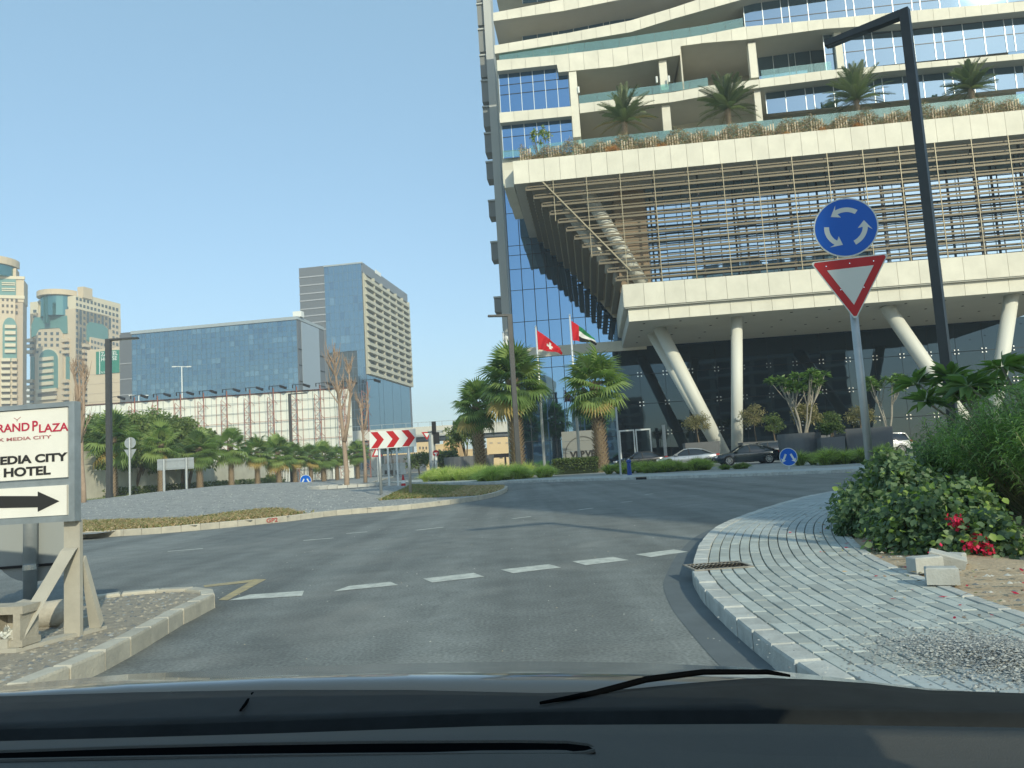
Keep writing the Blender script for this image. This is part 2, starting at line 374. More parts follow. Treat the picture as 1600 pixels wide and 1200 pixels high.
# ---- left median with billboard
kl = [g(x, y, .15) for x, y in [(-60, 1112), (21, 1075), (157, 1019), (239, 977), (295, 946), (326, 933), (337, 924.5), (324, 917.5), (281, 917), (197, 923.5), (126, 933), (0, 952), (-150, 977)]]
for p in kl: p.z = 0
kl = [kl[0]+(kl[0]-kl[1]).normalized()*4] + kl
kl = smoothp(kl, 6)
kerb_line(kl, .42, .14, .15, +1, M_kerbd, label=None)
ns = normals2(kl); inner = [p+n*.15 for p, n in zip(kl, ns)]
inner = [Vector((-16, 0, 0))] + inner + [Vector((-16, 9, 0))]
M_sand = mat('sand_and_gravel', (.40, .35, .27), .95, col2=(.25, .23, .19), vscale=9, bump=.8, bscale=60, detail=8)
o = MB().poly([Vector((p.x, p.y, .115)) for p in inner]).build('median_ground', M_sand); tag(o, kind='structure')
def inpoly(x, y, P):
    c = False; j = len(P)-1
    for i in range(len(P)):
        if ((P[i].y > y) != (P[j].y > y)) and (x < (P[j].x-P[i].x)*(y-P[i].y)/(P[j].y-P[i].y+1e-12)+P[i].x): c = not c
        j = i
    return c
def pebbles(name, pts, smin, smax, mats, parent=None, flat=.6):
    n = len(pts); base = np.array([[1, 0, 0], [0, 1, 0], [-1, 0, 0], [0, -1, 0], [0, 0, 1.]]); base2 = np.array([[1, .2, .1], [.1, .9, 0], [-.8, .3, .1], [0, -1, .0], [.1, 0, .9]])
    s = (smin+(smax-smin)*RNG.random(n)**2)[:, None, None]; a = RNG.random(n)*6.28
    B = base2[None]*(.7+.6*RNG.random((n, 5, 3))); c, sn = np.cos(a)[:, None], np.sin(a)[:, None]
    X = B[..., 0]*c-B[..., 1]*sn; Y = B[..., 0]*sn+B[..., 1]*c; V = np.stack([X, Y, B[..., 2]*flat], -1)*s+np.asarray(pts)[:, None, :]
    Fc = np.array([[0, 1, 4], [1, 2, 4], [2, 3, 4], [3, 0, 4]])[None]+(np.arange(n)*5)[:, None, None]
    mi = np.repeat(RNG.integers(0, len(mats), n), 4)
    return npmesh(name, V.reshape(-1, 3), Fc.reshape(-1, 3), mats, mi, parent, 'stuff')
st1 = mat('stone_grey', (.34, .35, .33), .9); st2 = mat('stone_dark', (.18, .19, .19), .9); st3 = mat('stone_tan', (.46, .40, .30), .9); st4 = mat('stone_pale', (.55, .54, .48), .9)
pp = []
while len(pp) < 9000:
    x = random.uniform(-9, -1.5); y = random.uniform(2.5, 9.6)
    if inpoly(x, y, inner): pp.append((x, y, .113))
pebbles('gravel', pp, .006, .032, [st1, st2, st3, st3])

# ---- right pavement
ok_ = [(1460, 1155), (1370, 1107), (1290.6, 1063), (1242, 1032), (1187, 994), (1136, 953), (1101.6, 922), (1082.7, 894.7), (1082.7, 877.5), (1094.7, 846.6), (1118.8, 822.5), (1163.5, 803.6), (1221.9, 784.7), (1270, 772.7), (1318, 764.8), (1400, 753)]
outer = [g(x, y, .14) for x, y in ok_]
for p in outer: p.z = 0
outer = [outer[0]+(outer[0]-outer[1]).normalized()*3.5] + outer + [outer[-1]+Vector((8, 4.4, 0)), outer[-1]+Vector((22, 9, 0))]
outer = smoothp(outer, 8)
ik_ = [(1850, 1060), (1600, 965), (1531, 942.8), (1462.5, 915.3), (1393.8, 889.5), (1349, 867), (1325, 846.6), (1313, 826), (1316.4, 807), (1345, 789), (1400, 775)]
innr = [g(x, y, .14) for x, y in ik_]
for p in innr: p.z = 0
innr = [innr[0]+(innr[0]-innr[1]).normalized()*3.5] + innr + [innr[-1]+Vector((8, 3.6, 0)), innr[-1]+Vector((22, 8, 0))]
innr = smoothp(innr, 8)
kerb_line(outer, .40, .16, .14, -1, M_kerb)
NST = 150
def lenparam(path, n):
    d = [0]
    for i in range(1, len(path)): d.append(d[-1]+(path[i]-path[i-1]).length)
    xs = np.linspace(0, d[-1], n); P = np.array([list(p) for p in path])
    return np.stack([np.interp(xs, d, P[:, k]) for k in range(3)], 1)
def matchparam(A, B, n):
    """sample A evenly, pair each with the nearest-in-progress point on B"""
    a = lenparam(A, n); b = lenparam(B, 1200); idx = []
    last = 0
    for p in a:
        d = np.linalg.norm(b[last:last+260]-p, axis=1); j = last+int(np.argmin(d)); idx.append(j); last = j
    idx = np.array(idx, float); k = np.ones(9)/9; idx = np.convolve(np.pad(idx, 4, 'edge'), k, 'valid')
    return a, b[np.clip(np.round(idx).astype(int), 0, 1199)]
nso = normals2(outer); o2 = [p-n*.165 for p, n in zip(outer, nso)]
PA, PB = matchparam(o2, innr, 130)
mb = MB(); mb.strip([(*p[:2], .105) for p in PA], [(*p[:2], .105) for p in PB])
pav = mb.build('pavement', mat('joint_sand', (.25, .24, .21), .95)); tag(pav, kind='structure')
M_pav = mat('paver_concrete', (.41, .44, .405), .85, var=.12, vscale=7, bump=.2, bscale=70, rnd=.16)
NR = 14; pcs = []
seg = np.linalg.norm(PA[1:]-PA[:-1], axis=1)
for r_ in range(NR):
    u0_, u1_ = r_/NR, (r_+1)/NR
    i = 0; off = (r_ % 3)
    row = PA*(1-(u0_+u1_)/2)+PB*((u0_+u1_)/2); d = np.concatenate([[0], np.cumsum(np.linalg.norm(row[1:]-row[:-1], axis=1))])
    tot = d[-1]; x = random.uniform(0, .3)
    while x < tot:
        ln = random.choice((.28, .30, .42, .22)); x1 = min(x+ln, tot)
        def P(xx, uu):
            tt = np.interp(xx, d, np.arange(len(d))); k = min(int(tt), len(d)-2); f = tt-k
            a = PA[k]*(1-f)+PA[k+1]*f; b = PB[k]*(1-f)+PB[k+1]*f; return a*(1-uu)+b*uu
        pcs.append((P(x+.004, u0_+.0035), P(x1-.004, u0_+.0035), P(x1-.004, u1_-.0035), P(x+.004, u1_-.0035))); x = x1
vis = []
def topx(p):
    q = Vector(p)-CAM; k = F/q.dot(cd) if q.dot(cd) > .1 else 1e4
    return 800+k*q.dot(cr), 600-k*q.dot(cu)
for q in pcs:
    c = sum(np.array(q))/4; X, Y = topx(c); area = 1/max(c[1], .5)**3 if (0 < X < 1640 and Y < 1090 and c[1] > 1 and c[1] < 60) else 0
    vis.append((area, q))
vis.sort(key=lambda t: -t[0]); rest = MB()
vis = [t for t in vis if max(np.linalg.norm(t[1][0]-t[1][1]), np.linalg.norm(t[1][1]-t[1][2]), np.linalg.norm(t[1][3]-t[1][0])) < .62 and np.linalg.norm(t[1][1]-t[1][2]) < .35]
for k, (ar, q) in enumerate(vis):
    tgt = MB() if k < 300 else rest; z = .137+random.uniform(-.004, .003)
    q = [Vector(p) for p in q]; c = sum(q, Vector())/4; n = len(tgt.v)
    a = [Vector((p.x, p.y, .10)) for p in q]; b = [Vector((p.x, p.y, z-.006)) for p in q]; e_ = [Vector((p.x, p.y, z))+(c-p).normalized()*.010 for p in q]
    for e in e_: e.z = z
    tgt.v += [tuple(p) for p in a+b+e_]
    for lv in (0, 4):
        for j in range(4): tgt.f.append((n+lv+j, n+lv+(j+1) % 4, n+lv+4+(j+1) % 4, n+lv+4+j)); tgt.m.append(0)
    tgt.f.append((n+8, n+9, n+10, n+11)); tgt.m.append(0)
    if k < 300: tgt.build('paver', M_pav, pav)
M_pav2 = mat('paver_concrete_far', (.40, .44, .43), .85, var=.2, vscale=2.2, bump=.2, bscale=70)
tag(rest.build('paver', M_pav2, pav), kind='stuff')
# inner edging and gutter
innb = [Vector(p) for p in PB]
kerb_line(innb, .5, -.09, .142, +1, M_kerb, name='edging', limit=60)
gut = MB(); nn = normals2(outer); gut.strip([p+n*.30+Vector((0, 0, .003)) for p, n in zip(outer, nn)], [p+n*.0+Vector((0, 0, .003)) for p, n in zip(outer, nn)])
o = gut.build('gutter', mat('gutter_concrete', (.13, .15, .155), .85, var=.15, vscale=2)); tag(o, kind='structure')
# drain grate in the pavement
c0 = g(1121, 884.5, .14); gr = thing('drain_grate', 'rusty metal gully grating set into the grey pavement at the kerb', 'drain', (c0.x, c0.y, .138), R(4))
rust = mat('rusty_iron', (.34, .33, .29), .8, col2=(.20, .18, .15), vscale=14)
mb = MB(); mb.box(-.31, .31, -.22, -.19, 0, .012).box(-.31, .31, .19, .22, 0, .012).box(-.31, -.28, -.19, .19, 0, .012).box(.28, .31, -.19, .19, 0, .012); mb.build('frame', rust, gr)
mb = MB()
for k in range(13): mb.box(-.265+k*.043, -.245+k*.043, -.188, .188, 0, .01)
for q in (-.095, 0, .095): mb.box(-.28, .28, q-.012, q+.012, .001, .011); mb.build('grating', rust, gr)
mb = MB(); mb.quad((-.29, -.2, .003), (.29, -.2, .003), (.29, .2, .003), (-.29, .2, .003)); mb.build('pit', blackp, gr)

# ---- planting soil right of the pavement, gently uneven
nx, ny = 70, 70; V = []; Fc = []
xs = np.linspace(0, 1, nx); 
soil = [Vector(p) for p in PB]
SB = lenparam(soil, 120); OUT = SB.copy()
rows = 26
for i in range(120):
    nrm = SB[min(i+1, 119)]-SB[max(i-1, 0)]; nrm = np.array([nrm[1], -nrm[0], 0]); nrm /= np.linalg.norm(nrm)
    for j in range(rows):
        dd = .1+(j/(rows-1))**1.6*22; p = SB[i]+nrm*dd
        z = .115+.06*math.sin(p[0]*3.1+1)*math.sin(p[1]*2.7)*min(1, dd/1.)+.05*min(1, dd/1.5)+random.uniform(-.008, .008)
        V.append((p[0], p[1], z))
for i in range(119):
    for j in range(rows-1): a = i*rows+j; Fc.append((a, a+1, a+rows+1, a+rows))
o = npmesh('planting_soil', V, Fc, mat('orange_sand', (.50, .40, .27), .95, col2=(.36, .28, .19), vscale=5, bump=.7, bscale=25, detail=8), smooth=True); tag(o, kind='structure')
def soilz(x, y): return .15
# gravel heap and scattered chips
pts = []
hc = g(1560, 1030, .14)
for k in range(9000):
    a = random.gauss(0, 1); b = random.gauss(0, 1); x = hc.x+a*.26+.05; y = hc.y+b*.30+a*-.05
    d = math.hypot(a, b); pts.append((x, y, .138+max(0, .07*(1-d/2.2))*random.random()))
for k in range(900):
    x = hc.x-.1+random.gauss(0, .5); y = hc.y+.25+random.gauss(0, .55); pts.append((x, y, .138))
pebbles('gravel_heap', pts, .005, .012, [st1, st2, st1, st4])
pts = []
for k in range(2500):
    i = random.randrange(5, 60); dd = abs(random.gauss(0, 1.4)); nrm = SB[i+1]-SB[i]; nrm = np.array([nrm[1], -nrm[0], 0]); nrm /= np.linalg.norm(nrm); p = SB[i]+nrm*(dd+.1); pts.append((p[0], p[1], .16))
pebbles('gravel', pts, .008, .035, [st3, st3, st4, st2])
pts = [(random.uniform(-4, 2.2), random.uniform(4.3, 30), .002) for k in range(500)]
pebbles('gravel', pts, .004, .014, [st4, st4, st3])

# ---- island on the left with gravel mound and lawns
ib = [(60, 845), (117, 841), (247, 834), (430, 817), (520, 806), (580, 801), (640, 796), (720, 786), (762, 779), (784, 772.5), (792, 766.5)]
isl = [g(x, y, 0) for x, y in ib]
isl = [isl[0]+Vector((-30, 2, 0))] + isl + [isl[-1]+Vector((-.6, 3.2, 0)), isl[-1]+Vector((-5.5, 8.5, 0)), Vector((-12, 60, 0)), Vector((-17, 95, 0)), Vector((-22, 140, 0))]
isl = smoothp(isl, 6)
kerb_line(isl, .5, .16, .17, +1, M_kerbd, limit=200)
nn = normals2(isl); ie = [p+n*.17 for p, n in zip(isl, nn)]
poly = ie + [Vector((-110, 145, 0)), Vector((-110, 25, 0))]
def sstep(a, b, x): t = max(0., min(1., (x-a)/(b-a))); return t*t*(3-2*t)
IEA = np.array([[p.x, p.y] for p in ie])
def iz(x, y):
    d = float(np.min(np.hypot(IEA[:, 0]-x, IEA[:, 1]-y))) if x > -75 else 5
    b = .84*math.exp(-((x+17)/11)**2-((y-47)/12)**2) + .14*math.exp(-((x+5)/5)**2-((y-38)/5)**2)
    return .15 + (b+.02*math.sin(x*1.3)*math.sin(y*1.1))*sstep(0, 4, d)
gx = np.concatenate([np.linspace(-110, -42, 18), np.linspace(-40, 1, 100)]); gy = np.concatenate([np.linspace(21, 62, 100), np.linspace(64, 145, 28)])
idx = {}; V = []; Fc = []; mi = []
for i in range(len(gx)-1):
    for j in range(len(gy)-1):
        cx, cy = (gx[i]+gx[i+1])/2, (gy[j]+gy[j+1])/2
        if not inpoly(cx, cy, poly): continue
        q = []
        for a, b in ((i, j), (i+1, j), (i+1, j+1), (i, j+1)):
            if (a, b) not in idx: idx[(a, b)] = len(V); V.append((gx[a], gy[b], iz(gx[a], gy[b])))
            q.append(idx[(a, b)])
        Fc.append(q)
o = npmesh('island_ground', V, Fc, mat('island_gravel', (.24, .245, .235), .95, col2=(.36, .36, .33), vscale=2.5, bump=.7, bscale=14, detail=8), smooth=True); tag(o, kind='structure')
# skirt so no gap shows by the kerb
mb = MB(); mb.strip([p+Vector((0, 0, .145)) for p in ie], [p+n*.7+Vector((0, 0, .15)) for p, n in zip(ie, nn)]); tag(mb.build('island_ground', MATS['island_gravel']), kind='structure')

def grassblades(name, pts, h, wd, mats, spread=.35, parent=None, bend=.3, nseg=1):
    P = np.asarray(pts, float); n = len(P); a = RNG.random(n)*6.283; D = np.stack([np.cos(a)*spread, np.sin(a)*spread, np.ones(n)], 1)*(.6+.8*RNG.random(n))[:, None]*h
    S = np.stack([-np.sin(a), np.cos(a), np.zeros(n)], 1)*wd*.5
    b2 = RNG.random(n)*6.283; S = np.stack([np.cos(b2), np.sin(b2), np.zeros(n)], 1)*wd*.5
    mid = P+D*.55; tip = P+D; tip[:, :2] += D[:, :2]*bend*2; tip[:, 2] -= D[:, 2]*bend*.35
    V = np.stack([P-S, P+S, mid+S*.8, mid-S*.8, tip], 1).reshape(-1, 3); k = (np.arange(n)*5)[:, None]
    Fq = np.concatenate([np.stack([k+0, k+1, k+2, k+3], -1).reshape(-1, 4), np.stack([k+3, k+2, k+4, k+4], -1).reshape(-1, 4)])
    m1 = RNG.integers(0, len(mats), n)
    # tips as degenerate-free triangles: use separate tri mesh by splitting
    Ft = np.concatenate([np.stack([k+0, k+1, k+2], -1).reshape(-1, 3), np.stack([k+0, k+2, k+3], -1).reshape(-1, 3), np.stack([k+3, k+2, k+4], -1).reshape(-1, 3)])
    return npmesh(name, V, Ft, mats, np.concatenate([m1, m1, m1]), parent, 'stuff')
gd = leafm('dry_grass', (.26, .185, .095), .2); gd2 = leafm('straw_grass', (.33, .25, .15), .2); gg = leafm('green_grass', (.09, .12, .04), .3); gg2 = leafm('pale_green_grass', (.18, .19, .08), .3)
pg = []; pgd = []
for k in range(120000):
    if k % 3: x = random.uniform(-24, -5.5); y = random.uniform(21, 33)
    else: x = random.uniform(-6, 0); y = random.uniform(28, 47)
    if not inpoly(x, y, ie+[Vector((-110, 145, 0)), Vector((-110, 25, 0))]): continue
    dist = float(np.min(np.hypot(IEA[:, 0]-x, IEA[:, 1]-y)))
    # front dry strip
    if x < -6.3 and y < 34:
        lim = sstep(-6.3, -9.5, x)*(4.6+.8*math.sin(x*.7))
        if dist < lim: (pgd if random.random() < .9-.35*dist/4.6 else pg).append((x, y, iz(x, y)))
    elif x > -5.4 and y > 30 and dist < 7:
        if random.random() < .9: (pgd if dist < 1.6+math.sin(x*2)*.5 else pg).append((x, y, iz(x, y)))
pi_ = []
while len(pi_) < 9000:
    x = random.uniform(-22, -2); y = random.uniform(23, 46)
    if inpoly(x, y, poly): pi_.append((x, y, iz(x, y)-.005))
pebbles('gravel', pi_, .02, .055, [st1, st2, st4, st1])
grassblades('grass', pgd, .10, .04, [gd, gd2, gd2, gg2], .8)
grassblades('grass', pg, .10, .04, [gg, gg2, gg2, gd], .8)
# verge along the wall: green weeds
pw = []
for k in range(9000):
    t = random.random(); p = g(118, 800, .2).lerp(g(420, 762, .2), t) if False else Vector((-34-8*t, 62+58*t, .2))
    pw.append((p.x+random.gauss(0, 1.5), p.y+random.gauss(0, 2.5), .16))
grassblades('grass', pw, .28, .07, [gg, gg2, gg2], .7)

# ---- far pavement with kerb, forecourt
fk = [g(x, y, 0) for x, y in [(742, 757), (810, 754.5), (900, 752), (1000, 749.3), (1100, 746.5), (1180, 744), (1250, 741.2), (1350, 737)]]
fk = [fk[0]+Vector((-10, 26, 0)), fk[0]+Vector((-4.0, 9, 0))] + fk + [fk[-1]+Vector((10, -1, 0)), fk[-1]+Vector((26, -7, 0))]
fk = smoothp(fk, 6)
kerb_line(fk, .6, .16, .15, +1, M_kerb, limit=150)
nn = normals2(fk)
mb = MB(); mb.strip([p+n*.165+Vector((0, 0, .145)) for p, n in zip(fk, nn)], [p+n*3.4+Vector((0, 0, .15)) for p, n in zip(fk, nn)])
o = mb.build('pavement', mat('far_paving', (.40, .43, .41), .85, var=.12, vscale=1.2, bump=.1)); tag(o, kind='structure')
fb = [p+n*3.35 for p, n in zip(fk, nn)]
mb = MB(); mb.poly([Vector((p.x, p.y, .142)) for p in fb]+[Vector((70, 130, .142)), Vector((-8, 130, .142))]); o = mb.build('forecourt', mat('forecourt_paving', (.30, .31, .29), .8, var=.15, vscale=.8)); tag(o, kind='structure')
# small gully inlet on the far kerb
for (px, py) in ((1009, 746),):
    c = g(px, py, .1); t = thing('gully_inlet', 'dark kerb drain inlet in the far pavement edge', 'drain', (c.x, c.y-.12, 0), R(-22)); MB().box(-.55, .55, -.05, .02, .01, .12).build('slot', blackp, t); MB().box(-.6, .6, -.06, .02, .12, .16).build('lintel', rust, t)

# ================================================================== MAIN BUILDING
BA = R(5.7); Y0 = 76.0
BO = at(1000, 711, Y0); BO = Vector((BO.x, BO.y, 0))
be = Vector((math.cos(BA), -math.sin(BA), 0)); bw = Vector((math.sin(BA), math.cos(BA), 0))
class Frame:
    def __init__(s, px, Y, ang):
        o = at(px, 720, Y); s.o = Vector((o.x, o.y, 0)); a = R(ang); s.a = a
        s.e = Vector((math.cos(a), -math.sin(a), 0)); s.w = Vector((math.sin(a), math.cos(a), 0))
    def __call__(s, x, y, w=0.):
        q = ray(x, y); k = ((s.o+s.w*w-CAM).dot(s.w))/q.dot(s.w); p = CAM+q*k; d = p-s.o; return d.dot(s.e), p.z
    def side(s, x, y, s0):
        """depth w and z of a pixel on the side plane at s = s0"""
        q = ray(x, y); k = ((s.o+s.e*s0-CAM).dot(s.e))/q.dot(s.e); p = CAM+q*k; d = p-s.o; return d.dot(s.w), p.z
    def thing(s, name, label, cat, group=None): return thing(name, label, cat, s.o, -s.a, group)
fb_ = Frame(1000, 76., 5.7)
hotel = fb_.thing('hotel_building', 'tall cream hotel with wavy balconies, louvred box and slanted columns behind the roundabout', 'hotel')
SR = fb_(1760, 450)[0]                     # right end, beyond the frame
def panels(pts, w0, depth, pitch, parent, matp=cream, th=.10, gap=.03, name='cladding_panel'):
    """ribbon of separate cladding panels in front of a solid body; pts = [(s, ztop, zbot)]"""
    S = [p[0] for p in pts]
    def top(s): return float(np.interp(s, S, [p[1] for p in pts]))
    def bot(s): return float(np.interp(s, S, [p[2] for p in pts]))
    n = max(1, round((S[-1]-S[0])/pitch)); ed = list(np.linspace(S[0], S[-1], n+1))
    for i in range(n):
        a, b = ed[i]+gap/2, ed[i+1]-gap/2; mb = MB()
        ks = [a]+[s for s in S if a+.05 < s < b-.05]+[b]
        mb.plate([(s, bot(s)) for s in ks]+[(s, top(s)) for s in reversed(ks)], w0, w0+th)
        mb.build(name, matp, parent)
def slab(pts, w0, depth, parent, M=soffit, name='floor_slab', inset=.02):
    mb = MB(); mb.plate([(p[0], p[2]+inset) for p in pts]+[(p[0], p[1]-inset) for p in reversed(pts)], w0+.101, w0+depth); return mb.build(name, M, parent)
def rib(px, w0=0.):
    o = []
    for x, yt, yb in px: s, zt = fb_(x, yt, w0); _, zb = fb_(x, yb, w0); o.append((s, zt, zb))
    o.sort(key=lambda t: t[0])
    for i in range(1, len(o)):
        if o[i][0] <= o[i-1][0]: o[i] = (o[i-1][0]+.02, o[i][1], o[i][2])
    return o
S1 = rib([(801, 252, 288), (1000, 232, 268), (1600, 171.5, 209), (1790, 151, 190)])
U = 4.6
S2L = rib([(780, 176, 192), (893, 166, 181)], U)
S2 = rib([(905, 162, 177), (1052, 144, 159), (1107, 134, 149), (1185, 124, 137), (1290, 110, 124), (1380, 103, 112), (1600, 83, 92), (1790, 66, 75)], U)
S3 = rib([(776, 94, 111), (869, 86, 101), (870.5, 86, 113), (960, 75, 104), (1060, 60, 86), (1062.5, 60, 72), (1100, 54, 67), (1162, 42, 62), (1287, 30, 45), (1420, 17, 36), (1600, 2, 17), (1790, -14, 0)], U)
S4 = rib([(772, 71, 84), (890, 51, 66), (985, 32, 50), (1052, 12, 29), (1130, -14, 7), (1180, -30, -7), (1400, -60, -40), (1790, -95, -75)], U)
S5 = rib([(770, 20, 33), (880, -1, 17), (960, -14, 1), (1080, -30, -15), (1400, -110, -95), (1790, -150, -135)], U)
for P_, dp, w0_ in ((S1, 3.2, 0), (S2L, 1.4, U), (S2, 8, U), (S3, 8.5, U), (S4, 8.5, U), (S5, 8.5, U)):
    slab(P_, w0_, dp, hotel); panels(P_, w0_, 0, 1.62, hotel)
# generic storeys above the frame so that the tower goes on
for z in (57,): MB().box(S5[0][0], SR, U, U+9, z, z+1.1).build('floor_slab', cream, hotel)
# tower core and back walls
sL = fb_(776, 100, U)[0]
MB().box(sL+3, SR, U+9.0, 28, 33, 57).build('tower_core', cream2, hotel)
z1t = fb_(1000, 232)[1]; z1b = fb_(1000, 268)[1]; zb = fb_(1000, 442.5)[1]; zs = fb_(1000, 500)[1]
s801 = fb_(801, 288)[0]; s975 = fb_(975, 470)[0]
# terrace deck and its soffit
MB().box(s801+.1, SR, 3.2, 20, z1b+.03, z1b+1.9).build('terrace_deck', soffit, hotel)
MB().box(fb_(905, 170, U)[0], SR, U+8.5, U+9, z1b+1.2, 44).build('recess_wall', cream2, hotel)
MB().box(sL-.2, fb_(905, 170, U)[0], U+1.4, U+9, z1t-.3, fb_(800, 60, U)[1]).build('bay_core', cream2, hotel)
sm, zt_ = fb_(786, 246, 2.); MB().box(sm, s801-.02, 2., 13, z1b+.4, z1t-.1).build('terrace_return', cream, hotel)

# ---- glazing helper: panes as separate parts, slightly out of true, plus mullions
def glazing(ss, zz, w, M, parent, mv=mull, mh=mull, mw=.07, tilt=.0025, mo=.06, zf=None, name='glass_pane'):
    for i in range(len(ss)-1):
        for j in range(len(zz)-1):
            a, b, c, d = ss[i]+.01, ss[i+1]-.01, zz[j]+.01, zz[j+1]-.01
            t1, t2 = random.uniform(-tilt, tilt), random.uniform(-tilt, tilt)
            mb = MB(); hw = (b-a)/2; hh = (d-c)/2
            Y = lambda sx, sz: w+sx*t1*hw+sz*t2*hh
            mb.hexa([(a, Y(-1, -1), c), (b, Y(1, -1), c), (b, w+.05, c), (a, w+.05, c), (a, Y(-1, 1), d), (b, Y(1, 1), d), (b, w+.05, d), (a, w+.05, d)])
            mb.build(name, M, parent)
    for s in ss: MB().box(s-mw/2, s+mw/2, w-mo, w+.03, zz[0], zz[-1]).build('mullion', mv, parent)
    for z in zz[1:-1]: MB().box(ss[0], ss[-1], w-mo*.6, w+.03, z-.035, z+.035).build('transom', mh, parent)
def sx(x, y=200, w=0.): return fb_(x, y, w)[0]
def zy(x, y, w=0.): return fb_(x, y, w)[1]
# upper left bay (two storeys of tall panes)
g1 = clear = glassB
ss = [sx(x, 150, U+.9) for x in (781, 796, 815, 834, 853, 872, 890)]
glazing(ss, [zy(835, 172, U+.9), zy(835, 143, U+.9), zy(835, 128, U+.9), zy(835, 104, U+.9)], U+.9, glassB, hotel, mullw, mull)
ss = [sx(x, 215, U+.9) for x in (785, 800, 820, 840, 859, 877, 895)]
glazing(ss, [zy(835, 243, U+.9), zy(835, 232, U+.9), zy(835, 210, U+.9), zy(835, 187, U+.9)], U+.9, glassB, hotel, mullw, mull)
# storey between S4 and S5, set back glazing on the left
def setback(x0, x1, y, step, w, zlo, zhi, M, mv=mullw, mid=()):
    a = sx(x0, y, w); b = sx(x1, y, w); ss = [a]; k = 0
    while ss[-1]+step < b: ss.append(ss[-1]+step*(.42 if k % 4 == 2 else 1.)); k += 1
    ss.append(b); glazing(ss, [zlo]+list(mid)+[zhi], w, M, hotel, mv, mull)
zz4 = zy(800, 60); 
setback(815, 1420, 40, 1.75, U+4.0, zy(815, 73, U+4), zy(815, 20, U+4), glassB)
setback(815, 1700, -20, 1.75, U+4.0, zy(815, 6, U+4), zy(815, -30, U+4), glassB)
# bays on the right
z3 = zy(1290, 42, U+1.4); z2 = zy(1290, 112, U+1.4)
setback(1288, 1790, 80, 2.1, U+1.4, z2, z3, glassP, mid=(z2+(z3-z2)*.38, z2+(z3-z2)*.72))
zb2 = zy(1200, 120, U+4.5); zt2 = zy(1200, 76, U+4.5)
setback(1184, 1292, 100, 1.7, U+4.5, zb2-.6, zt2+.3, glassP)
setback(1162, 1790, 20, 2.0, U+1.6, zy(1165, 45, U+1.6)-.4, zy(1165, -10, U+1.6), glassP, mid=(zy(1165, 34, U+1.6),))
setback(1195, 1790, 140, 2.1, U+1.6, zy(1200, 178, U+1.6), zy(1200, 141, U+1.6), glassP)
# columns and dividing walls of the loggias
def col(x0, x1, ytop, ybot, w0=.12, dp=.8, M=cream, name='column'):
    w0 += U
    xm = (ytop+ybot)/2; a = sx(x0, xm, w0); b = sx(x1, xm, w0); return MB().box(a, b, w0, w0+dp, zy(x0, ybot, w0), zy(x0, ytop, w0)).build(name, M, hotel)
col(892, 904, 108, 215, .12); col(1031, 1043, 95, 141, .5); col(1035, 1048, 158, 205, .5); col(1171, 1183, 67, 122, .5); col(1180, 1190, 140, 190, .5)
za_, zb_ = zy(1062, 140, U+.3), zy(1062, 74, U+.3); xa_, xb_ = sx(1062, 80, U+.3), sx(1052, 100, U+8)
MB().hexa([(xa_, U+.3, za_), (xa_+.15, U+.3, za_), (xb_+.15, U+8.4, za_), (xb_, U+8.4, za_), (xa_, U+.3, zb_), (xa_+.15, U+.3, zb_), (xb_+.15, U+8.4, zb_), (xb_, U+8.4, zb_)]).build('partition_wall', cream2, hotel)
MB().box(sx(1052, 180, U+6.5), sx(1190, 180, U+6.5), U+6.5, U+6.9, z1t-1, zy(1100, 158, U+6.5)).build('inner_wall', cream, hotel)
MB().box(sx(1305, 70, U+.9), sx(1316, 70, U+.9), U+.9, U+1.35, z2, z3).build('fin_wall', cream, hotel)
for (x, y) in ((904, 141), (1026, 125), (1045, 124)):
    s_, z_ = fb_(x, y, U+.08); MB().tube([(s_, U+.02, z_-.35), (s_, U+.02, z_+.35)], .12, 8).build('wall_light', whitep, hotel)
# glass balustrades
def balus(px, w, hgt, parent, step=1.9):
    P = []
    for x, y in px: P.append(fb_(x, y, w))
    P.sort(); S = [p[0] for p in P]; n = max(1, round((S[-1]-S[0])/step)); ed = np.linspace(S[0], S[-1], n+1)
    for i in range(n):
        a, b = ed[i]+.015, ed[i+1]-.015; za, zb_ = np.interp(a, S, [p[1] for p in P]), np.interp(b, S, [p[1] for p in P])
        MB().hexa([(a, w, za), (b, w, zb_), (b, w+.02, zb_), (a, w+.02, za), (a, w, za+hgt), (b, w, zb_+hgt), (b, w+.02, zb_+hgt), (a, w+.02, za+hgt)]).build('balustrade_pane', glassR, parent)
balus([(828, 252), (895, 244), (1000, 233), (1600, 172), (1780, 154)], 1.1, 1.7, hotel)
balus([(786, 246), (826, 243)], 2.2, .75, hotel)
balus([(905, 162), (1052, 143), (1107, 134)], U+.3, .95, hotel); balus([(1190, 123), (1300, 109)], U+.3, .95, hotel)
balus([(780, 94), (869, 86), (960, 75), (1060, 60), (1100, 54), (1162, 42)], U+.25, 1.05, hotel)

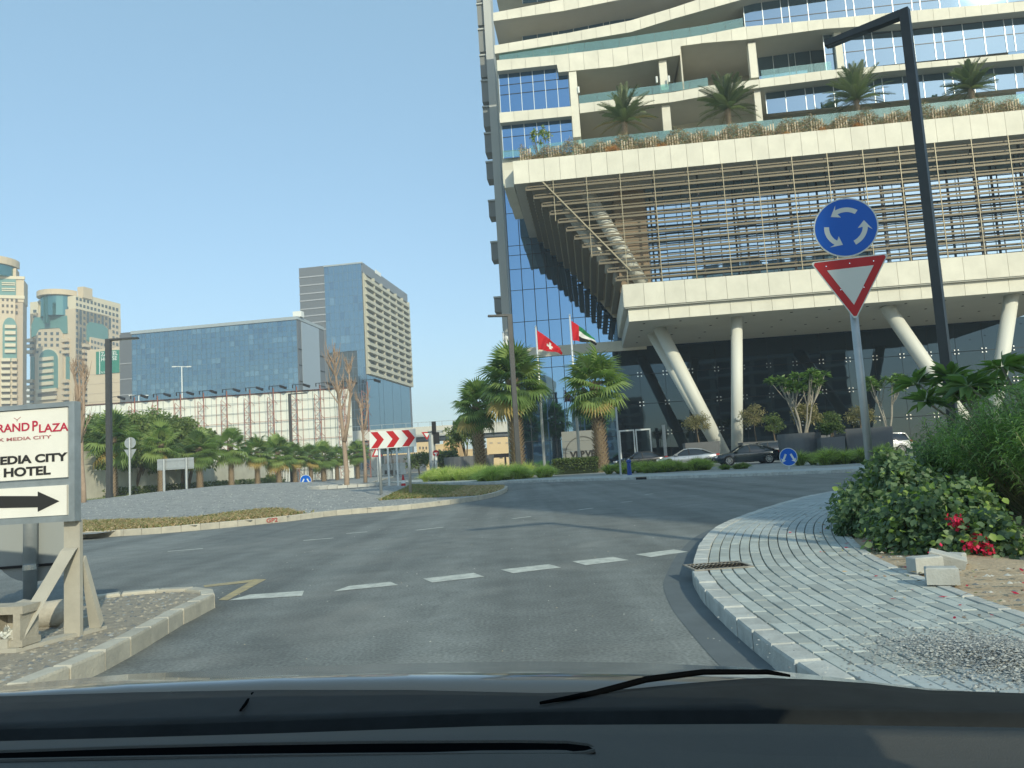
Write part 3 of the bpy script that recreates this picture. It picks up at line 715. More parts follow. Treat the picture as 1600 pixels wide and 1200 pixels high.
# ---- left pier, its side boxes and the blue glass wall behind
W2 = 20.0
sp0 = sx(791, 600, W2); sp1 = sx(803, 600, W2); sG = sp1
MB().box(sp0, sp1, W2-.4, W2+3, 0, 74).build('corner_pier', grayp, hotel)
bx = [(-10, -2), (1, 35), (41, 77), (82, 117), (122, 156), (163, 195), (205, 236), (250, 278), (311, 337), (376, 405), (463, 487)]
for (ya, yb) in bx:
    x = 775; za = zy(x, ya, W2); zb_ = zy(x, yb, W2)
    MB().box(sp0-.95, sp0-.01, W2+.2, W2+2.6, zb_, za-.22).build('side_balcony', graybox, hotel)
    MB().box(sp0-1.0, sp0-.01, W2, W2+2.8, za-.2, za).build('balcony_ledge', grayp, hotel)
sE = sx(975, 470, W2)
xs_ = [sG+.3+1.55*k for k in range(0, 30)]; ss = [s for s in xs_ if s < SR]
zlist = [zy(805, y, W2) for y in (546, 504, 454, 421, 399, 384, 333, 300, 262)]
glazing([s for s in ss if s < sx(985, 300, W2)+2], zlist, W2, glassB, hotel, mull, mull, mw=.09, mo=.05)
zB0 = zy(803, 561, W2); zB1 = zy(803, 545.5, W2)
MB().box(sG, sx(1010, 540, W2), W2-.3, W2+1, zB0, zB1).build('cladding_band', cream, hotel)
slst = [s for s in ss if s < sx(975, 600, W2)]
glazing(slst, [.15, zy(845, 689, W2), zy(845, 624, W2), zy(845, 575, W2), zB0], W2, glassB, hotel, mull, mull, mw=.08, mo=.05)
# canopy glass
s = slst[-1]; st = [s]
while st[-1] < SR: st.append(st[-1]+3.15)
zc = [.15, 3.9, 7.6, 11.3, zs+.3]
glazing(st, zc, W2+.02, glassD, hotel, blackp, blackp, mw=.03, mo=.02, tilt=.0035)
spid = mat('spider_steel', (.75, .78, .78), .2, metal=.9)
mb = MB()
for s in st[1:]:
    for z in zc[1:-1]:
        for dx in (-.22, .22):
            for dz in (-.22, .22): mb.box(s+dx-.07, s+dx+.07, W2-.12, W2-.02, z+dz-.07, z+dz+.07)
tag(mb.build('spider_fitting', spid, hotel), kind='stuff')
# entrance doors
ds = sx(968, 690, 17); de = sx(1018, 690, 17); dz = zy(990, 671, 17)
for (a, b) in ((ds, (ds+de)/2-.05), ((ds+de)/2+.05, de)):
    d = MB().box(a+.15, b-.15, 17.02, 17.06, .3, dz-.18).build('door_leaf', glassD, hotel)
    m2 = MB(); m2.box(a, a+.16, 16.9, 17.1, .15, dz).box(b-.16, b, 16.9, 17.1, .15, dz).box(a+.16, b-.16, 16.9, 17.1, dz-.18, dz); m2.build('door_frame', mullw, d)
MB().box(sx(1036, 690, 15), sx(1041, 690, 15), 14.9, 15.2, .15, zy(1037, 664, 15)).build('downpipe', greym, hotel)

# ---- canopy: two-tier fascia, soffit
zmid = zy(1000, 478); sLf = s975
lb = [(sLf, zb, zmid), (SR, zb, zmid)]; panels(lb, 0, 0, 2.05, hotel)
lb2 = [(sLf+.35, zmid-.14, zs), (SR, zmid-.14, zs)]; panels(lb2, .45, 0, 2.05, hotel)
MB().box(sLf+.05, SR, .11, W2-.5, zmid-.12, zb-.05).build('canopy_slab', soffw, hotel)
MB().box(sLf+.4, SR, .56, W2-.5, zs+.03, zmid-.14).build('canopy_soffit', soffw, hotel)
for k in range(9):
    w0 = k*2.15; MB().box(sLf-.05, sLf+.04, w0+.02, w0+2.12, zmid, zb-.01).build('cladding_panel', cream, hotel)
mb = MB()
for i in range(14):
    for j in range(4): cx = sLf+2+i*3.7; cy = 2.5+j*4.4; mb.tube([(cx, cy, zs-.01), (cx, cy, zs+.04)], .14, 8)
tag(mb.build('downlight', blackp, hotel), kind='stuff')
# ---- columns under the canopy (leaning pairs)
colm = mat('column_paint', (.66, .66, .58), .5)
def lcol(p0, p1, r, name='slanted_column'): MB().tube([p0, p1], r, 24).build(name, colm, hotel, True)
apx, apz = fb_(1136, 715, 5.0)
t1 = fb_(1030, 517, 6.0); lcol((apx, 5.0, .15), (t1[0], 6., zs+.1), .68)
t1b = fb_(1019, 521, 9.0); lcol((apx+.1, 6.6, .15), (t1b[0], 9.5, zs+.1), .60)
t2 = fb_(1151, 495, 3.0); lcol((sx(1150, 700, 3.), 3.0, .15), (t2[0], 3.0, zs+.1), .58)
t3 = fb_(1383, 474, 3.2); b3 = fb_(1530, 655, 4.2); lcol((b3[0], 4.2, b3[1]-2.6), (t3[0], 3.2, zs+.1), .70)
t4 = fb_(1581, 462, 2.4); b4 = fb_(1545, 690, 2.4); lcol((b4[0], 2.4, .15), (t4[0], 2.4, zs+.1), .66)
# camera bracket on the upright column
s_, z_ = fb_(1150, 656, 2.3); MB().box(s_-.05, s_+.6, 2.1, 2.25, z_-.04, z_+.05).box(s_-.05, s_+.15, 1.9, 2.4, z_, z_+.2).build('camera_bracket', greym, hotel)

# ---- louvred box
r0s, r0z = fb_(821, 297); r11s, r11z = fb_(962, 438)
NL = 12
for i in range(NL):
    t = i/(NL-1); s0 = r0s+(r11s-r0s)*t; z0 = r0z+(r11z-r0z)*t; stp = (r11s-r0s)/(NL-1)
    MB().box(s0, SR, .0, .16, z0-.10, z0+.10).build('louvre_blade', bronze, hotel)
    MB().box(s0+.15, SR, .35, .42, z0+.36, z0+.48).build('louvre_rail', bronze, hotel)
    bl = MB(); bl.box(s0, s0+stp*.80, .16, W2-.6, z0-.06, z0+.04); bl.box(s0, s0+.10, .16, W2-.6, z0+.04, z0+.34); bl.build('side_louvre', bronze, hotel)
    mb = MB()
    for k in range(18): w_ = .8+k*1.05; mb.hexa([(s0-.12, w_, z0-.05), (s0+.02, w_, z0-.05), (s0+.02, w_+.12, z0-.05), (s0-.12, w_+.12, z0-.05), (s0-.02, w_, z0+.22), (s0+.02, w_, z0+.22), (s0+.02, w_+.12, z0+.22), (s0-.02, w_+.12, z0+.22)])
    tag(mb.build('louvre_bracket', bronzel, hotel), kind='stuff')
xv = sx(872, 290); pitch = (sx(1129, 270)-sx(1022, 280))/2
k = 0
sv = sx(1022, 280)-3*pitch
while sv < SR:
    tt = (sv-r0s)/(r11s-r0s); zlow = max(zb, r0z+(r11z-r0z)*min(1, max(0, tt))-.1) if tt < 1 else zb
    MB().box(sv-.035, sv+.035, -.06, .0, zlow, z1b+.02).build('louvre_mullion', bronzel, hotel); sv += pitch; k += 1
a = fb_(848, 285); b = fb_(986, 424); MB().beam((a[0], -.16, a[1]), (b[0], -.16, b[1]), .12, .12).build('diagonal_brace', bronzel, hotel)
# glazing inside the box and tan side wall
WG = 5.5; sg0 = sx(1012, 360, WG)
st = [sg0]; 
while st[-1] < SR: st.append(st[-1]+1.9)
glazing(st, [zb, zb+3.3, zb+6.6, z1b], WG, glassy('screen_glass', (.50, .68, .82), (.02, .04, .06), .70, wav=.06), hotel, mull, mull, mw=.08)
mb = MB()
s = sg0+.7
while s < SR:
    mb.box(s-.09, s+.09, 2.6, 2.8, zb, z1b); s += pitch*1.33
tag(mb.build('support_frame', mull, hotel), kind='stuff')
for i in range(NL*2): z = zb+.2+i*(z1b-zb)/(NL*2); MB().box(sg0, SR, 2.81, 2.9, z, z+.12).build('shade_rail', blackp, hotel) if i % 4 == 0 else None
MB().box(sg0-3.4, sg0-.05, WG, W2-.5, zb-.02, z1b).build('inner_wall', tanw, hotel)
MB().plate([(r11s+.2, zb), (sg0-3.4, zb), (sg0-3.4, z1b), (s801+2.2, z1b)], W2-1.7, W2-1.5).build('inner_wall', mat('box_wall', (.42, .36, .26), .8), hotel)
a = fb_(917, 290, 5); b = fb_(1004, 444, 5); lcol((b[0], 5, b[1]), (a[0], 5, min(a[1], z1b)), .72, 'slanted_column')
a = fb_(925, 400, 9); b = fb_(985, 455, 9); lcol((b[0], 9, b[1]-1), (a[0]-2.5, 9, z1b), .66, 'slanted_column')

# ---- terrace planting: timber pickets, dry shrubs, palms (things of their own)
wood = mat('pale_timber', (.58, .50, .36), .7, rnd=.08)
pk = thing('picket_bundle', 'pale timber picket bundle on the hotel terrace among dry shrubs', 'picket fence', (0, 0, 0), -BA, 'picket bundles along the hotel terrace')
for k in range(5): MB().box(-.62+k*.26, -.49+k*.26, 0, .08, 0, 1.55+.14*math.sin(k*5)).build('picket', wood, pk)
xs_ = [822, 866, 907, 947, 981, 1018, 1052, 1090, 1128, 1164, 1202, 1240, 1278, 1316, 1354, 1393, 1430, 1468, 1508, 1547, 1585]
for i, x in enumerate(xs_):
    s_, z_ = fb_(x, 252-(x-801)*.1, .55); p = fb_.o+fb_.e*s_+fb_.w*.55
    zt = float(np.interp(s_, [q[0] for q in S1], [q[1] for q in S1]))
    o = pk if i == 0 else copy_tree(pk); o.location = (p.x, p.y, zt-.25)
dry = [leafm('dry_twig', (.22, .15, .10), .1), leafm('dry_leaf', (.34, .25, .16), .2), leafm('dusty_leaf', (.20, .20, .11), .2)]
org = [leafm('rust_bush', (.42, .18, .06), .3), leafm('rust_bush_dark', (.28, .12, .04), .3), leafm('straw_bush', (.42, .30, .14), .3)]
def shrub(name, label, cat, loc, n, rad, mats, L, W, group=None, lift=0., nc=14, spread=.35, twigs=0, tw=None):
    t = thing(name, label, cat, loc, 0, group)
    P, q, k = clumps((0, 0, rad[2]+lift), rad, n, nc, min(rad)*spread)
    P[:, 2] = np.maximum(P[:, 2], .03)
    D = unit(q+RNG.normal(size=(n, 3))*.15+np.array([0, 0, .05])); V, Fq = leafquads(P, D, L*(.6+.8*RNG.random(n)), W*(.7+.6*RNG.random(n)))
    npmesh('foliage', V, Fq, mats, RNG.integers(0, len(mats), n), t)
    if twigs:
        mb = MB()
        for j in range(twigs):
            a = random.uniform(0, 6.28); rr = random.uniform(.3, .9); top = Vector((math.cos(a)*rad[0]*rr, math.sin(a)*rad[1]*rr, lift+rad[2]*random.uniform(.9, 1.6)))
            b0 = Vector((math.cos(a)*rad[0]*.12, math.sin(a)*rad[1]*.12, 0)); md = b0.lerp(top, .5)+Vector((random.uniform(-.05, .05), random.uniform(-.05, .05), .08))*rad[0]
            mb.tube([b0, md, top], [max(.008, rad[0]*.03), max(.006, rad[0]*.02), .004], 5)
        mb.build('stem', tw or MATS['bark_brown'], t)
    return t
bark = mat('bark_brown', (.20, .155, .105), .9, col2=(.12, .09, .06), vscale=8, bump=.6, bscale=30)
# long dry hedge along the terrace edge, uncountable
n = 30000; sA, sB = sx(812, 250), SR
ssn = sA+(sB-sA)*RNG.random(n); zt = np.interp(ssn, [q[0] for q in S1], [q[1] for q in S1])
hgt = .95+.5*np.sin(ssn*1.7)*np.sin(ssn*.63+1)+.25*RNG.random(n)
P = np.stack([ssn, .35+.6*RNG.random(n), zt-.2+RNG.random(n)**1.1*hgt.clip(.5)*1.45], 1); D = randdir(n, -.2)
V, Fq = leafquads(P, D, .34*(.5+RNG.random(n)), .055, .2)
o = npmesh('dry_undergrowth', V, Fq, dry, RNG.integers(0, 3, n), None, 'stuff'); o.location = fb_.o; o.rotation_euler = (0, 0, -BA)
for x, r_, m_ in ((957, .85, 0), (1035, .6, 0), (1290, .55, 0), (1345, .6, 0), (1232, .5, 0), (870, .6, 1)):
    s_ = sx(x, 240, .4); zt = float(np.interp(s_, [q[0] for q in S1], [q[1] for q in S1])); p = fb_.o+fb_.e*s_+fb_.w*.45
    nb = {957: 'large rust coloured dry bush spilling over the hotel terrace edge', 1035: 'small rusty dry bush on the terrace below the first loggia column', 1290: 'rust coloured dry bush on the terrace left of the third date palm', 1345: 'rust coloured dry bush under the third date palm on the terrace', 1232: 'tiny brown dry bush between the second and third terrace palms', 870: 'dull grey green bush near the left end of the terrace'}[x]
    shrub('dry_bush', nb, 'bush', (p.x, p.y, zt-.45), 900, (r_, r_*.6, r_*.75), org if m_ == 0 else dry, .3, .03)

# ---- palms
pl = [leafm('palm_green', (.11, .17, .05), .4), leafm('palm_light', (.19, .25, .085), .4), leafm('palm_dark', (.06, .10, .038), .35)]
pdry = leafm('palm_dry', (.27, .20, .07), .25)
def pinnate(name, L, M, parent, n=44, ll=.56, droop=.62):
    """date palm frond along +x arching down"""
    V = []; Fc = []
    for i in range(n):
        t = (i+1)/n; x = L*t; z = L*(.38*t-droop*.55*t*t); l = ll*(math.sin(math.pi*min(1, t*.85+.12))**.6)
        for sgn in (-1, 1):
            b = np.array([x, 0, z]); d = np.array([.55, sgn*.75, .38+random.uniform(-.15, .15)]); d = d/np.linalg.norm(d); tip = b+d*l; tip[2] -= l*.25
            m_ = b+d*l*.5; sd = np.array([.024, 0, .010]); k = len(V); V += [b-sd, b+sd, m_+sd*1.3, tip, m_-sd*1.3]; Fc += [(k, k+1, k+2), (k, k+2, k+4), (k+4, k+2, k+3)]
    for i in range(8):
        t0, t1 = i/8, (i+1)/8; p = [np.array([L*t, 0, L*(.38*t-droop*.55*t*t)]) for t in (t0, t1)]; wd = .05*(1-t0)+.01; k = len(V)
        V += [p[0]-[0, wd, 0], p[0]+[0, wd, 0], p[1]+[0, wd*.85, 0], p[1]-[0, wd*.85, 0]]; Fc += [(k, k+1, k+2), (k, k+2, k+3)]
    return npmesh(name, V, Fc, M, None, parent)
def fan(name, L, M, parent, rad=1.05, n=26):
    """fan palm frond: stalk along +x then a pleated fan with split drooping tips"""
    V = []; Fc = []; k = 0
    V += [np.array([0, -.03, 0]), np.array([0, .03, 0]), np.array([L, .02, L*.12]), np.array([L, -.02, L*.12])]; Fc += [(0, 1, 2), (0, 2, 3)]
    c = np.array([L, 0, L*.12])
    for i in range(n):
        a = R(-118+236*i/(n-1)); rr = rad*(1-.18*abs(a)/2.1)*random.uniform(.92, 1.06); d = np.array([math.cos(a), math.sin(a), .12*math.cos(a*1.4)]); s_ = np.array([-math.sin(a), math.cos(a), 0])*rad*.052
        m1 = c+d*rr*.6; m1[2] += .03; tip = c+d*rr; tip[2] -= rr*.30; q = c+d*.05; k = len(V)
        up = np.array([0, 0, .025*(-1)**i]); V += [q, m1-s_+up, m1+s_-up, tip]; Fc += [(k, k+1, k+2), (k+1, k+3, k+2)]
    return npmesh(name, V, Fc, M, None, parent)
def crown_ang(n, lo, hi):
    for i in range(n):
        t = i/(n-1); yield (i*2.39996, R(hi-(hi-lo)*t**.9), t)
dpl = [leafm('date_palm_green', (.085, .115, .055), .3), leafm('date_palm_grey', (.14, .165, .09), .3), leafm('date_palm_dark', (.05, .07, .035), .3), leafm('date_palm_dry', (.22, .17, .09), .25)]
def palmtree(kind, label, loc, H, group, R_=1., nf=34, trunk_r=.30, sub='fan'):
    t = thing(kind, label, 'palm tree', loc, random.uniform(0, 6), group)
    mb = MB(); 
    mb.tube([(0, 0, 0), (.05, 0, H*.4), (.1, .03, H*.8), (.1, .03, H)], [trunk_r*1.15, trunk_r*.9, trunk_r*.82, trunk_r*.75], 12)
    trk = mb.build('trunk', mat('palm_trunk', (.26, .20, .14), .95, col2=(.13, .10, .07), vscale=6, bump=.8, bscale=18), t)
    # old leaf bases spiralling up
    mb = MB(); n = int(H/.16)*9
    for i in range(n):
        z = H*i/n; a = i*2.399; r_ = trunk_r*(1.1-.3*z/H); c, s = math.cos(a), math.sin(a); cx = .1*z/H
        b = Vector((cx+c*r_*.9, s*r_*.9, z)); tip = Vector((cx+c*(r_+.13*trunk_r/.3), s*(r_+.13*trunk_r/.3), z+.26)); sd = Vector((-s, c, 0))*.09*trunk_r/.3
        mb.poly([b-sd, b+sd, tip+sd*.5, tip-sd*.5]); mb.poly([tip-sd*.5, tip+sd*.5, Vector((cx+c*r_*.92, s*r_*.92, z+.24))])
    tag(mb.build('leaf_base', mat('leaf_base', (.46, .36, .24), .9, rnd=.05, col2=(.30, .22, .14), vscale=5), t), kind='stuff')
    protos = []
    for v in range(4):
        M = ((pl[0], pl[1], pl[2], pdry) if sub == 'fan' else dpl)[v]
        f = (fan('frond', .75*R_, M, t, 1.02*R_) if sub == 'fan' else pinnate('frond', 2.6*R_, M, t)); protos.append(f)
    first = [True]*4
    for (az, el, tt) in crown_ang(nf, -58 if sub == 'fan' else -22, 82):
        v = 3 if (tt > .90 and random.random() < .3) else random.choice((0, 0, 1, 1, 2))
        o = protos[v] if first[v] else inst(protos[v]); first[v] = False
        o.location = (.1, .03, H+.1-.5*tt*R_); o.rotation_euler = Euler((random.uniform(-.35, .35), -el+random.uniform(-.12, .12), az+random.uniform(-.15, .15)), 'XYZ')
        o.scale = [random.uniform(.85, 1.12)]*3
    for v in range(4):
        if first[v]: protos[v].location = (.1, .03, H-.3*R_); protos[v].rotation_euler = Euler((0, R(50), random.uniform(0, 6)), 'XYZ')
    return t
for x, yb, yc, lab in ((978, 222, 186, 'date palm on the hotel terrace, leftmost and thinnest of the terrace palms'), (1140, 205, 166, 'full date palm on the hotel terrace in front of the dark loggia'),
                       (1341, 186, 152, 'date palm on the hotel terrace just left of the tall lamp post'), (1520, 160, 136, 'small date palm on the terrace right of the tall lamp post')):
    s_, z_ = fb_(x, yb, 2.0); p = fb_.o+fb_.e*s_+fb_.w*2.0
    zt = float(np.interp(s_, [q[0] for q in S1], [q[1] for q in S1]))
    palmtree('date_palm', lab, (p.x, p.y, zt-.35), max(.8, zy(x, yc-2, 2.0)-zt+.35), 'date palms on the hotel terrace', 1.28 if x < 1500 else 1.0, 64, .24, 'pinnate')
# small frangipani at left end of terrace
s_, z_ = fb_(846, 235, .8); p = fb_.o+fb_.e*s_+fb_.w*.8
shrub('terrace_shrub', 'thin upright leafy shrub at the left end of the hotel terrace', 'shrub', (p.x, p.y, z1t-.3), 260, (1.5, .8, 1.3), [pl[0], pl[1], dry[2]], .38, .16, None, 1.7, 12, .22, 9)
s_, z_ = fb_(1600, 20, -2); 
# ================================================================== BUILDINGS ON THE LEFT
def curtain(parent, fr, a, b, z0, z1, w, cw, ch, M, name='glass_panel', tilt=.007, mm=None, bar=.10, mt=None):
    """many small far panes as one mesh, each slightly out of true, with a bar grid over it"""
    n1 = max(1, round((b-a)/cw)); n2 = max(1, round((z1-z0)/ch)); mb = MB(); A = np.linspace(a, b, n1+1); Z = np.linspace(z0, z1, n2+1)
    rb = [random.choice((.04, .06, .1, .35, .6)) for _ in range(n2)]; ph = random.uniform(0, 6)
    for i in range(n1):
        for j in range(n2):
            t1, t2 = random.gauss(0, tilt), random.gauss(0, tilt)*1.2; mi_ = (1 if random.random() < rb[j]*(.5+.6*math.sin(i*.23+j+ph)) else (2 if random.random() < .12 else 0)); hx, hz = (A[i+1]-A[i])/2, (Z[j+1]-Z[j])/2
            mb.quad((A[i], w-t1*hx-t2*hz, Z[j]), (A[i+1], w+t1*hx-t2*hz, Z[j]), (A[i+1], w+t1*hx+t2*hz, Z[j+1]), (A[i], w-t1*hx+t2*hz, Z[j+1]), mi_)
    tag(mb.build(name, [M, MATS['far_glass_blind'], MATS['far_glass_dim']] if M is glassF else M, parent), kind='stuff'); mb = MB()
    for x in A: mb.box(x-bar/2, x+bar/2, w-.08, w, z0, z1)
    for z in Z: mb.box(a, b, w-.06, w, z-bar/2, z+bar/2)
    tag(mb.build('glazing_bar', mt or mull_far, parent), kind='stuff')
mull_far = mat('blue_grey_bar', (.12, .19, .25), .5)
slate = mat('slate_cladding', (.135, .15, .165), .5, rnd=.06)
slatel = mat('slate_line', (.34, .36, .38), .6)
# --- low blue glass office block
fo = Frame(208, 220., 8.0)
ofc = fo.thing('office_building', 'long low blue glass office block behind the white scaffold screen', 'office building')
sA = 0.; sB, zT = fo(463, 497); zTl = fo(208, 514)[1]; zT = (zT+zTl)/2; sL_ = fo(187, 560)[0]
dB = fo.side(508, 560, sB+.5)[0]
MB().box(sL_, sB, .3, dB, 0, zT-.2).build('wall', slate, ofc)
MB().box(sL_, sA-.1, 0, .28, 0, zT-.8).build('wall', slate, ofc)
for k in range(1, 9): MB().box(sL_-.05, sA-.1, -.12, .0, k*4.55, k*4.55+.22).build('floor_line', slatel, ofc)
curtain(ofc, fo, sA, sB, 6, zT-1.1, .0, 1.45, 1.52, glassF)
MB().box(sA-.2, sB+.2, -.3, .5, zT-1.0, zT-.1).build('parapet', mat('parapet_metal', (.33, .38, .40), .5), ofc)
MB().box(sB, sB+.5, -.3, dB, zT-1.0, zT-.1).build('parapet', MATS['parapet_metal'], ofc)
x1 = fo.side(472, 560, sB+.3)[0]; x2 = fo.side(499, 560, sB+.3)[0]
MB().box(sB, sB+.3, 0, dB, 0, zT-1.0).build('wall', slate, ofc)
for k in range(1, 9):
    MB().box(sB+.3, sB+.42, .1, x1-.2, k*4.55, k*4.55+.3).build('floor_line', blackp, ofc); MB().box(sB+.3, sB+.42, x2+.2, dB-.2, k*4.55, k*4.55+.3).build('floor_line', blackp, ofc)
MB().box(sB+.3, sB+.45, x1, x2, 4, zT-1.2).build('blank_panel', mat('blue_grey_panel', (.30, .36, .41), .4), ofc)
a = fo(463, 490); MB().box(a[0]-1.5, a[0]+1., 1, 3, zT, zT+1.6).build('rooftop_unit', whitep, ofc)
# --- tall glass tower with balconies
ft = Frame(577, 300., 8.5)
twr = ft.thing('hotel_tower', 'tall grey glass tower with a gridded balcony side rising behind the low office block', 'tower')
sLt = ft(467, 420)[0]; sMt = ft(506, 412)[0]; zT = ft(577, 408)[1]; dT = ft.side(636, 470, 0)[0]
MB().box(sLt, -.4, .5, dT, 0, zT-.3).build('wall', slate, twr)
MB().box(sLt, sMt, 0, .48, 0, zT).build('wall', slate, twr)
zl = [ft(480, y)[1] for y in (433, 446, 459, 470, 483, 494, 505, 517)]
for z in zl: MB().box(sLt-.1, sMt, -.2, .0, z-.2, z+.25).build('floor_line', slatel, twr)
zc_ = ft(540, 549)[1]
curtain(twr, ft, sMt, 0, zc_, zT-.6, 0, 1.9, 3.3, glassF, tilt=.003)
curtain(twr, ft, sMt, -3.2, 2, zc_, 0.3, 2.2, 3.3, mat('dark_glass_plain', (.05, .065, .07), .15, spec=.8), tilt=.01)
curtain(twr, ft, -3.2, 0, 2, zc_, 0, 1.1, 3.3, glassF, tilt=.006)
MB().box(sMt-.2, .5, -.3, .6, zT-.6, zT).build('parapet', MATS['parapet_metal'], twr)
slt = mat('dark_top_band', (.17, .19, .21), .5)
zs1 = ft.side(582, 436, 0)[1]
MB().box(-.4, .1, .6, dT+.6, zs1, zT+.2).build('crown_band', slt, twr)
mb = MB()
zb0 = ft.side(586, 588, 0)[1]
MB().box(-.4, -.02, .6, dT, 0, zb0).build('wall', slate, twr)
curtain(twr, ft, 0, 1, 1, 2, -50, 1, 1, glassF) if False else None
# side curtain below the balconies: large panels as parts (built on the x = 0 plane)
cols = [ft.side(x, 640, 0)[0] for x in (585, 593, 600, 614, 627, 641)]; cols[0] = .4
for i in range(len(cols)-1):
    MB().hexa([(-.02, cols[i]+.15, 2), (.1, cols[i]+.15, 2), (.1, cols[i+1]-.15, 2), (-.02, cols[i+1]-.15, 2), (-.02, cols[i]+.15, zb0-.3), (.1, cols[i]+.15, zb0-.3), (.1, cols[i+1]-.15, zb0-.3), (-.02, cols[i+1]-.15, zb0-.3)]).build('glass_panel', glassF, twr)
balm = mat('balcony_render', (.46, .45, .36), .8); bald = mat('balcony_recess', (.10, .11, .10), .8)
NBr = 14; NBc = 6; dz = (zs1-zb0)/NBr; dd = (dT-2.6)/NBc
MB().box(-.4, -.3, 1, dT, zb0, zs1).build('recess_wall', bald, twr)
bp0 = None
for r_ in range(NBr):
    for c in range(NBc):
        o = MB() if bp0 is None else None
        if bp0 is None:
            o.box(-.3, 1.25, 0, dd-.35, 0, .3).box(1.05, 1.25, 0, dd-.35, .3, dz*.42).box(-.3, 1.1, dd-.36, dd-.02, 0, dz).hexa([(-.3, 0.02, .3), (1.05, .02, .3), (1.05, dd*.45, .3), (-.3, dd*.45, .3), (-.3, .02, dz), (.3, .02, dz*.95), (.3, .1, dz*.95), (-.3, .1, dz)])
            bp0 = o.build('balcony', balm, twr); bp0.location = (0, 2.6, zb0)
        else: inst(bp0, None, twr, (0, 2.6+c*dd, zb0+r_*dz))
MB().box(-.3, .3, dT-.2, dT+.2, zb0, zs1).build('edge_pier', balm, twr); MB().box(-.3, .3, 1.8, 2.5, zb0, zs1).build('edge_pier', balm, twr)
e = ft.side(587, 420, 0); MB().box(.1, .3, e[0]-1.2, e[0]+6, e[1]-2.2, e[1]-.6).build('white_sign', whitep, twr)

# --- beige apartment towers
beige = mat('beige_render', (.56, .47, .33), .8, var=.05, vscale=.1); beiged = mat('tan_render', (.44, .36, .26), .8); beigel = mat('pale_render', (.62, .56, .41), .8)
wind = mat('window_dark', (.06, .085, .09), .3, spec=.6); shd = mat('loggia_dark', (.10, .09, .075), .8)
fz = Frame(118, 430., 13.)
tb = fz.thing('apartment_tower', 'beige apartment tower with a curved green glass top and a green arch of balconies', 'apartment tower')
def zp(x, y, w=0.): return fz(x, y, w)
sa = zp(47, 560)[0]; sc_ = 0.; zt1 = zp(110, 462)[1]; dz_ = fz.side(189, 520, 0)[0]
MB().box(sa, sc_, 0, dz_, 0, zp(50, 490)[1]).build('wall', beige, tb)
MB().box(zp(60, 480)[0]-1, sc_, 1, dz_*.72, 60, zt1).build('wall', beigel, tb)
MB().box(-6, -.2, dz_*.3, dz_, 60, fz.side(188, 477, 0)[1]+1).build('wall', beigel, tb)
def cyl(parent, cx, cy, r_, z0, z1, a0, a1, M, name, n=16):
    mb = MB(); P = [(cx+r_*math.cos(R(a0+(a1-a0)*k/n)), cy+r_*math.sin(R(a0+(a1-a0)*k/n))) for k in range(n+1)]
    for k in range(n): mb.quad((*P[k], z0), (*P[k+1], z0), (*P[k+1], z1), (*P[k], z1))
    mb.poly([(*p, z1) for p in P]); mb.poly([(*p, z0) for p in P]); return mb.build(name, M, parent)
xa, xb = zp(60, 480)[0], zp(106, 480)[0]; cx = (xa+xb)/2; rr = (xb-xa)/2
cyl(tb, cx, rr*.55, rr, zp(80, 495)[1], zp(80, 464)[1], 190, 350, glassG, 'drum_glazing'); cyl(tb, cx, rr*.5, rr*1.16, zp(80, 464)[1], zp(80, 456)[1], 180, 360, beige, 'drum_cornice')
for xx in (79, 83): s_ = zp(xx, 470)[0]; MB().box(s_-.4, s_+.4, -rr*.47, -rr*.3, zp(80, 507)[1], zp(80, 466)[1]).build('drum_fin', mat('green_dark', (.03, .12, .12), .5), tb)
MB().box(zp(47, 470)[0], xa-.2, 0, 8, 80, zp(50, 472)[1]).build('wall', beigel, tb)
green = mat('green_panel', (.10, .24, .22), .4)
def wallpx(fr, pts, w0, th, M, name, parent):
    P = [fr(x, y, w0) for x, y in pts]; return MB().plate(P, w0, w0+th).build(name, M, parent)
wallpx(fz, [(49, 527), (49, 508), (54, 496), (104, 493), (105, 521), (96, 521), (92, 512), (62, 514), (57, 524)], -.5, .8, green, 'green_surround', tb)
wallpx(fz, [(56, 640), (56, 524), (61, 515), (92, 513), (97, 521), (98, 640)], -1.2, 1.5, beige, 'front_bay', tb)
ap = [(61, 609), (61, 561)] + [(75.5+14.5*math.cos(R(180-18*k)), 561-15*math.sin(R(180-18*k))) for k in range(1, 10)] + [(90, 561), (90, 606)]
wallpx(fz, [(x+(1.5 if x > 75 else -1.5), y-(2 if y < 600 else 0)) for x, y in ap], -1.6, .5, beigel, 'arch_trim', tb); wallpx(fz, ap, -1.9, .5, green, 'arch_glazing', tb)
def balc(fr, x0, x1, y, h, w0, dp, M, parent, name='balcony'):
    a, z = fr(x0, y, w0); b, _ = fr(x1, y, w0); z2 = fr(x0, y+h, w0)[1]; return MB().box(min(a, b), max(a, b), w0-dp, w0, z2, z).build(name, M, parent)
for k in range(5): balc(fz, 64, 84, 560+k*9.6-.8, 5.4, -1.9, 1.2, beigel, tb)
for y in (609, 621, 633): balc(fz, 59, 89, y, 5, -1.9, 1., beigel, tb)
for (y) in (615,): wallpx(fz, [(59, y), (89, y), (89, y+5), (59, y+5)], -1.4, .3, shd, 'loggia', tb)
mbw = MB()
for xs__, ys__, ww, hh, w0 in (((60, 69.5, 79, 88), (519, 528, 537), 4, 4.6, -1.2), ((57, 93), (548,), 3, 4, -1.2), ((52,), (484, 493), 5, 4.5, 0.), ((102,), (479, 488), 5, 4.5, 1.)):
    for x in xs__:
        for y in ys__:
            p = [fz(x, y, w0), fz(x+ww, y, w0), fz(x+ww, y+hh, w0), fz(x, y+hh, w0)]; mbw.plate(p, w0-.12, w0+.05)
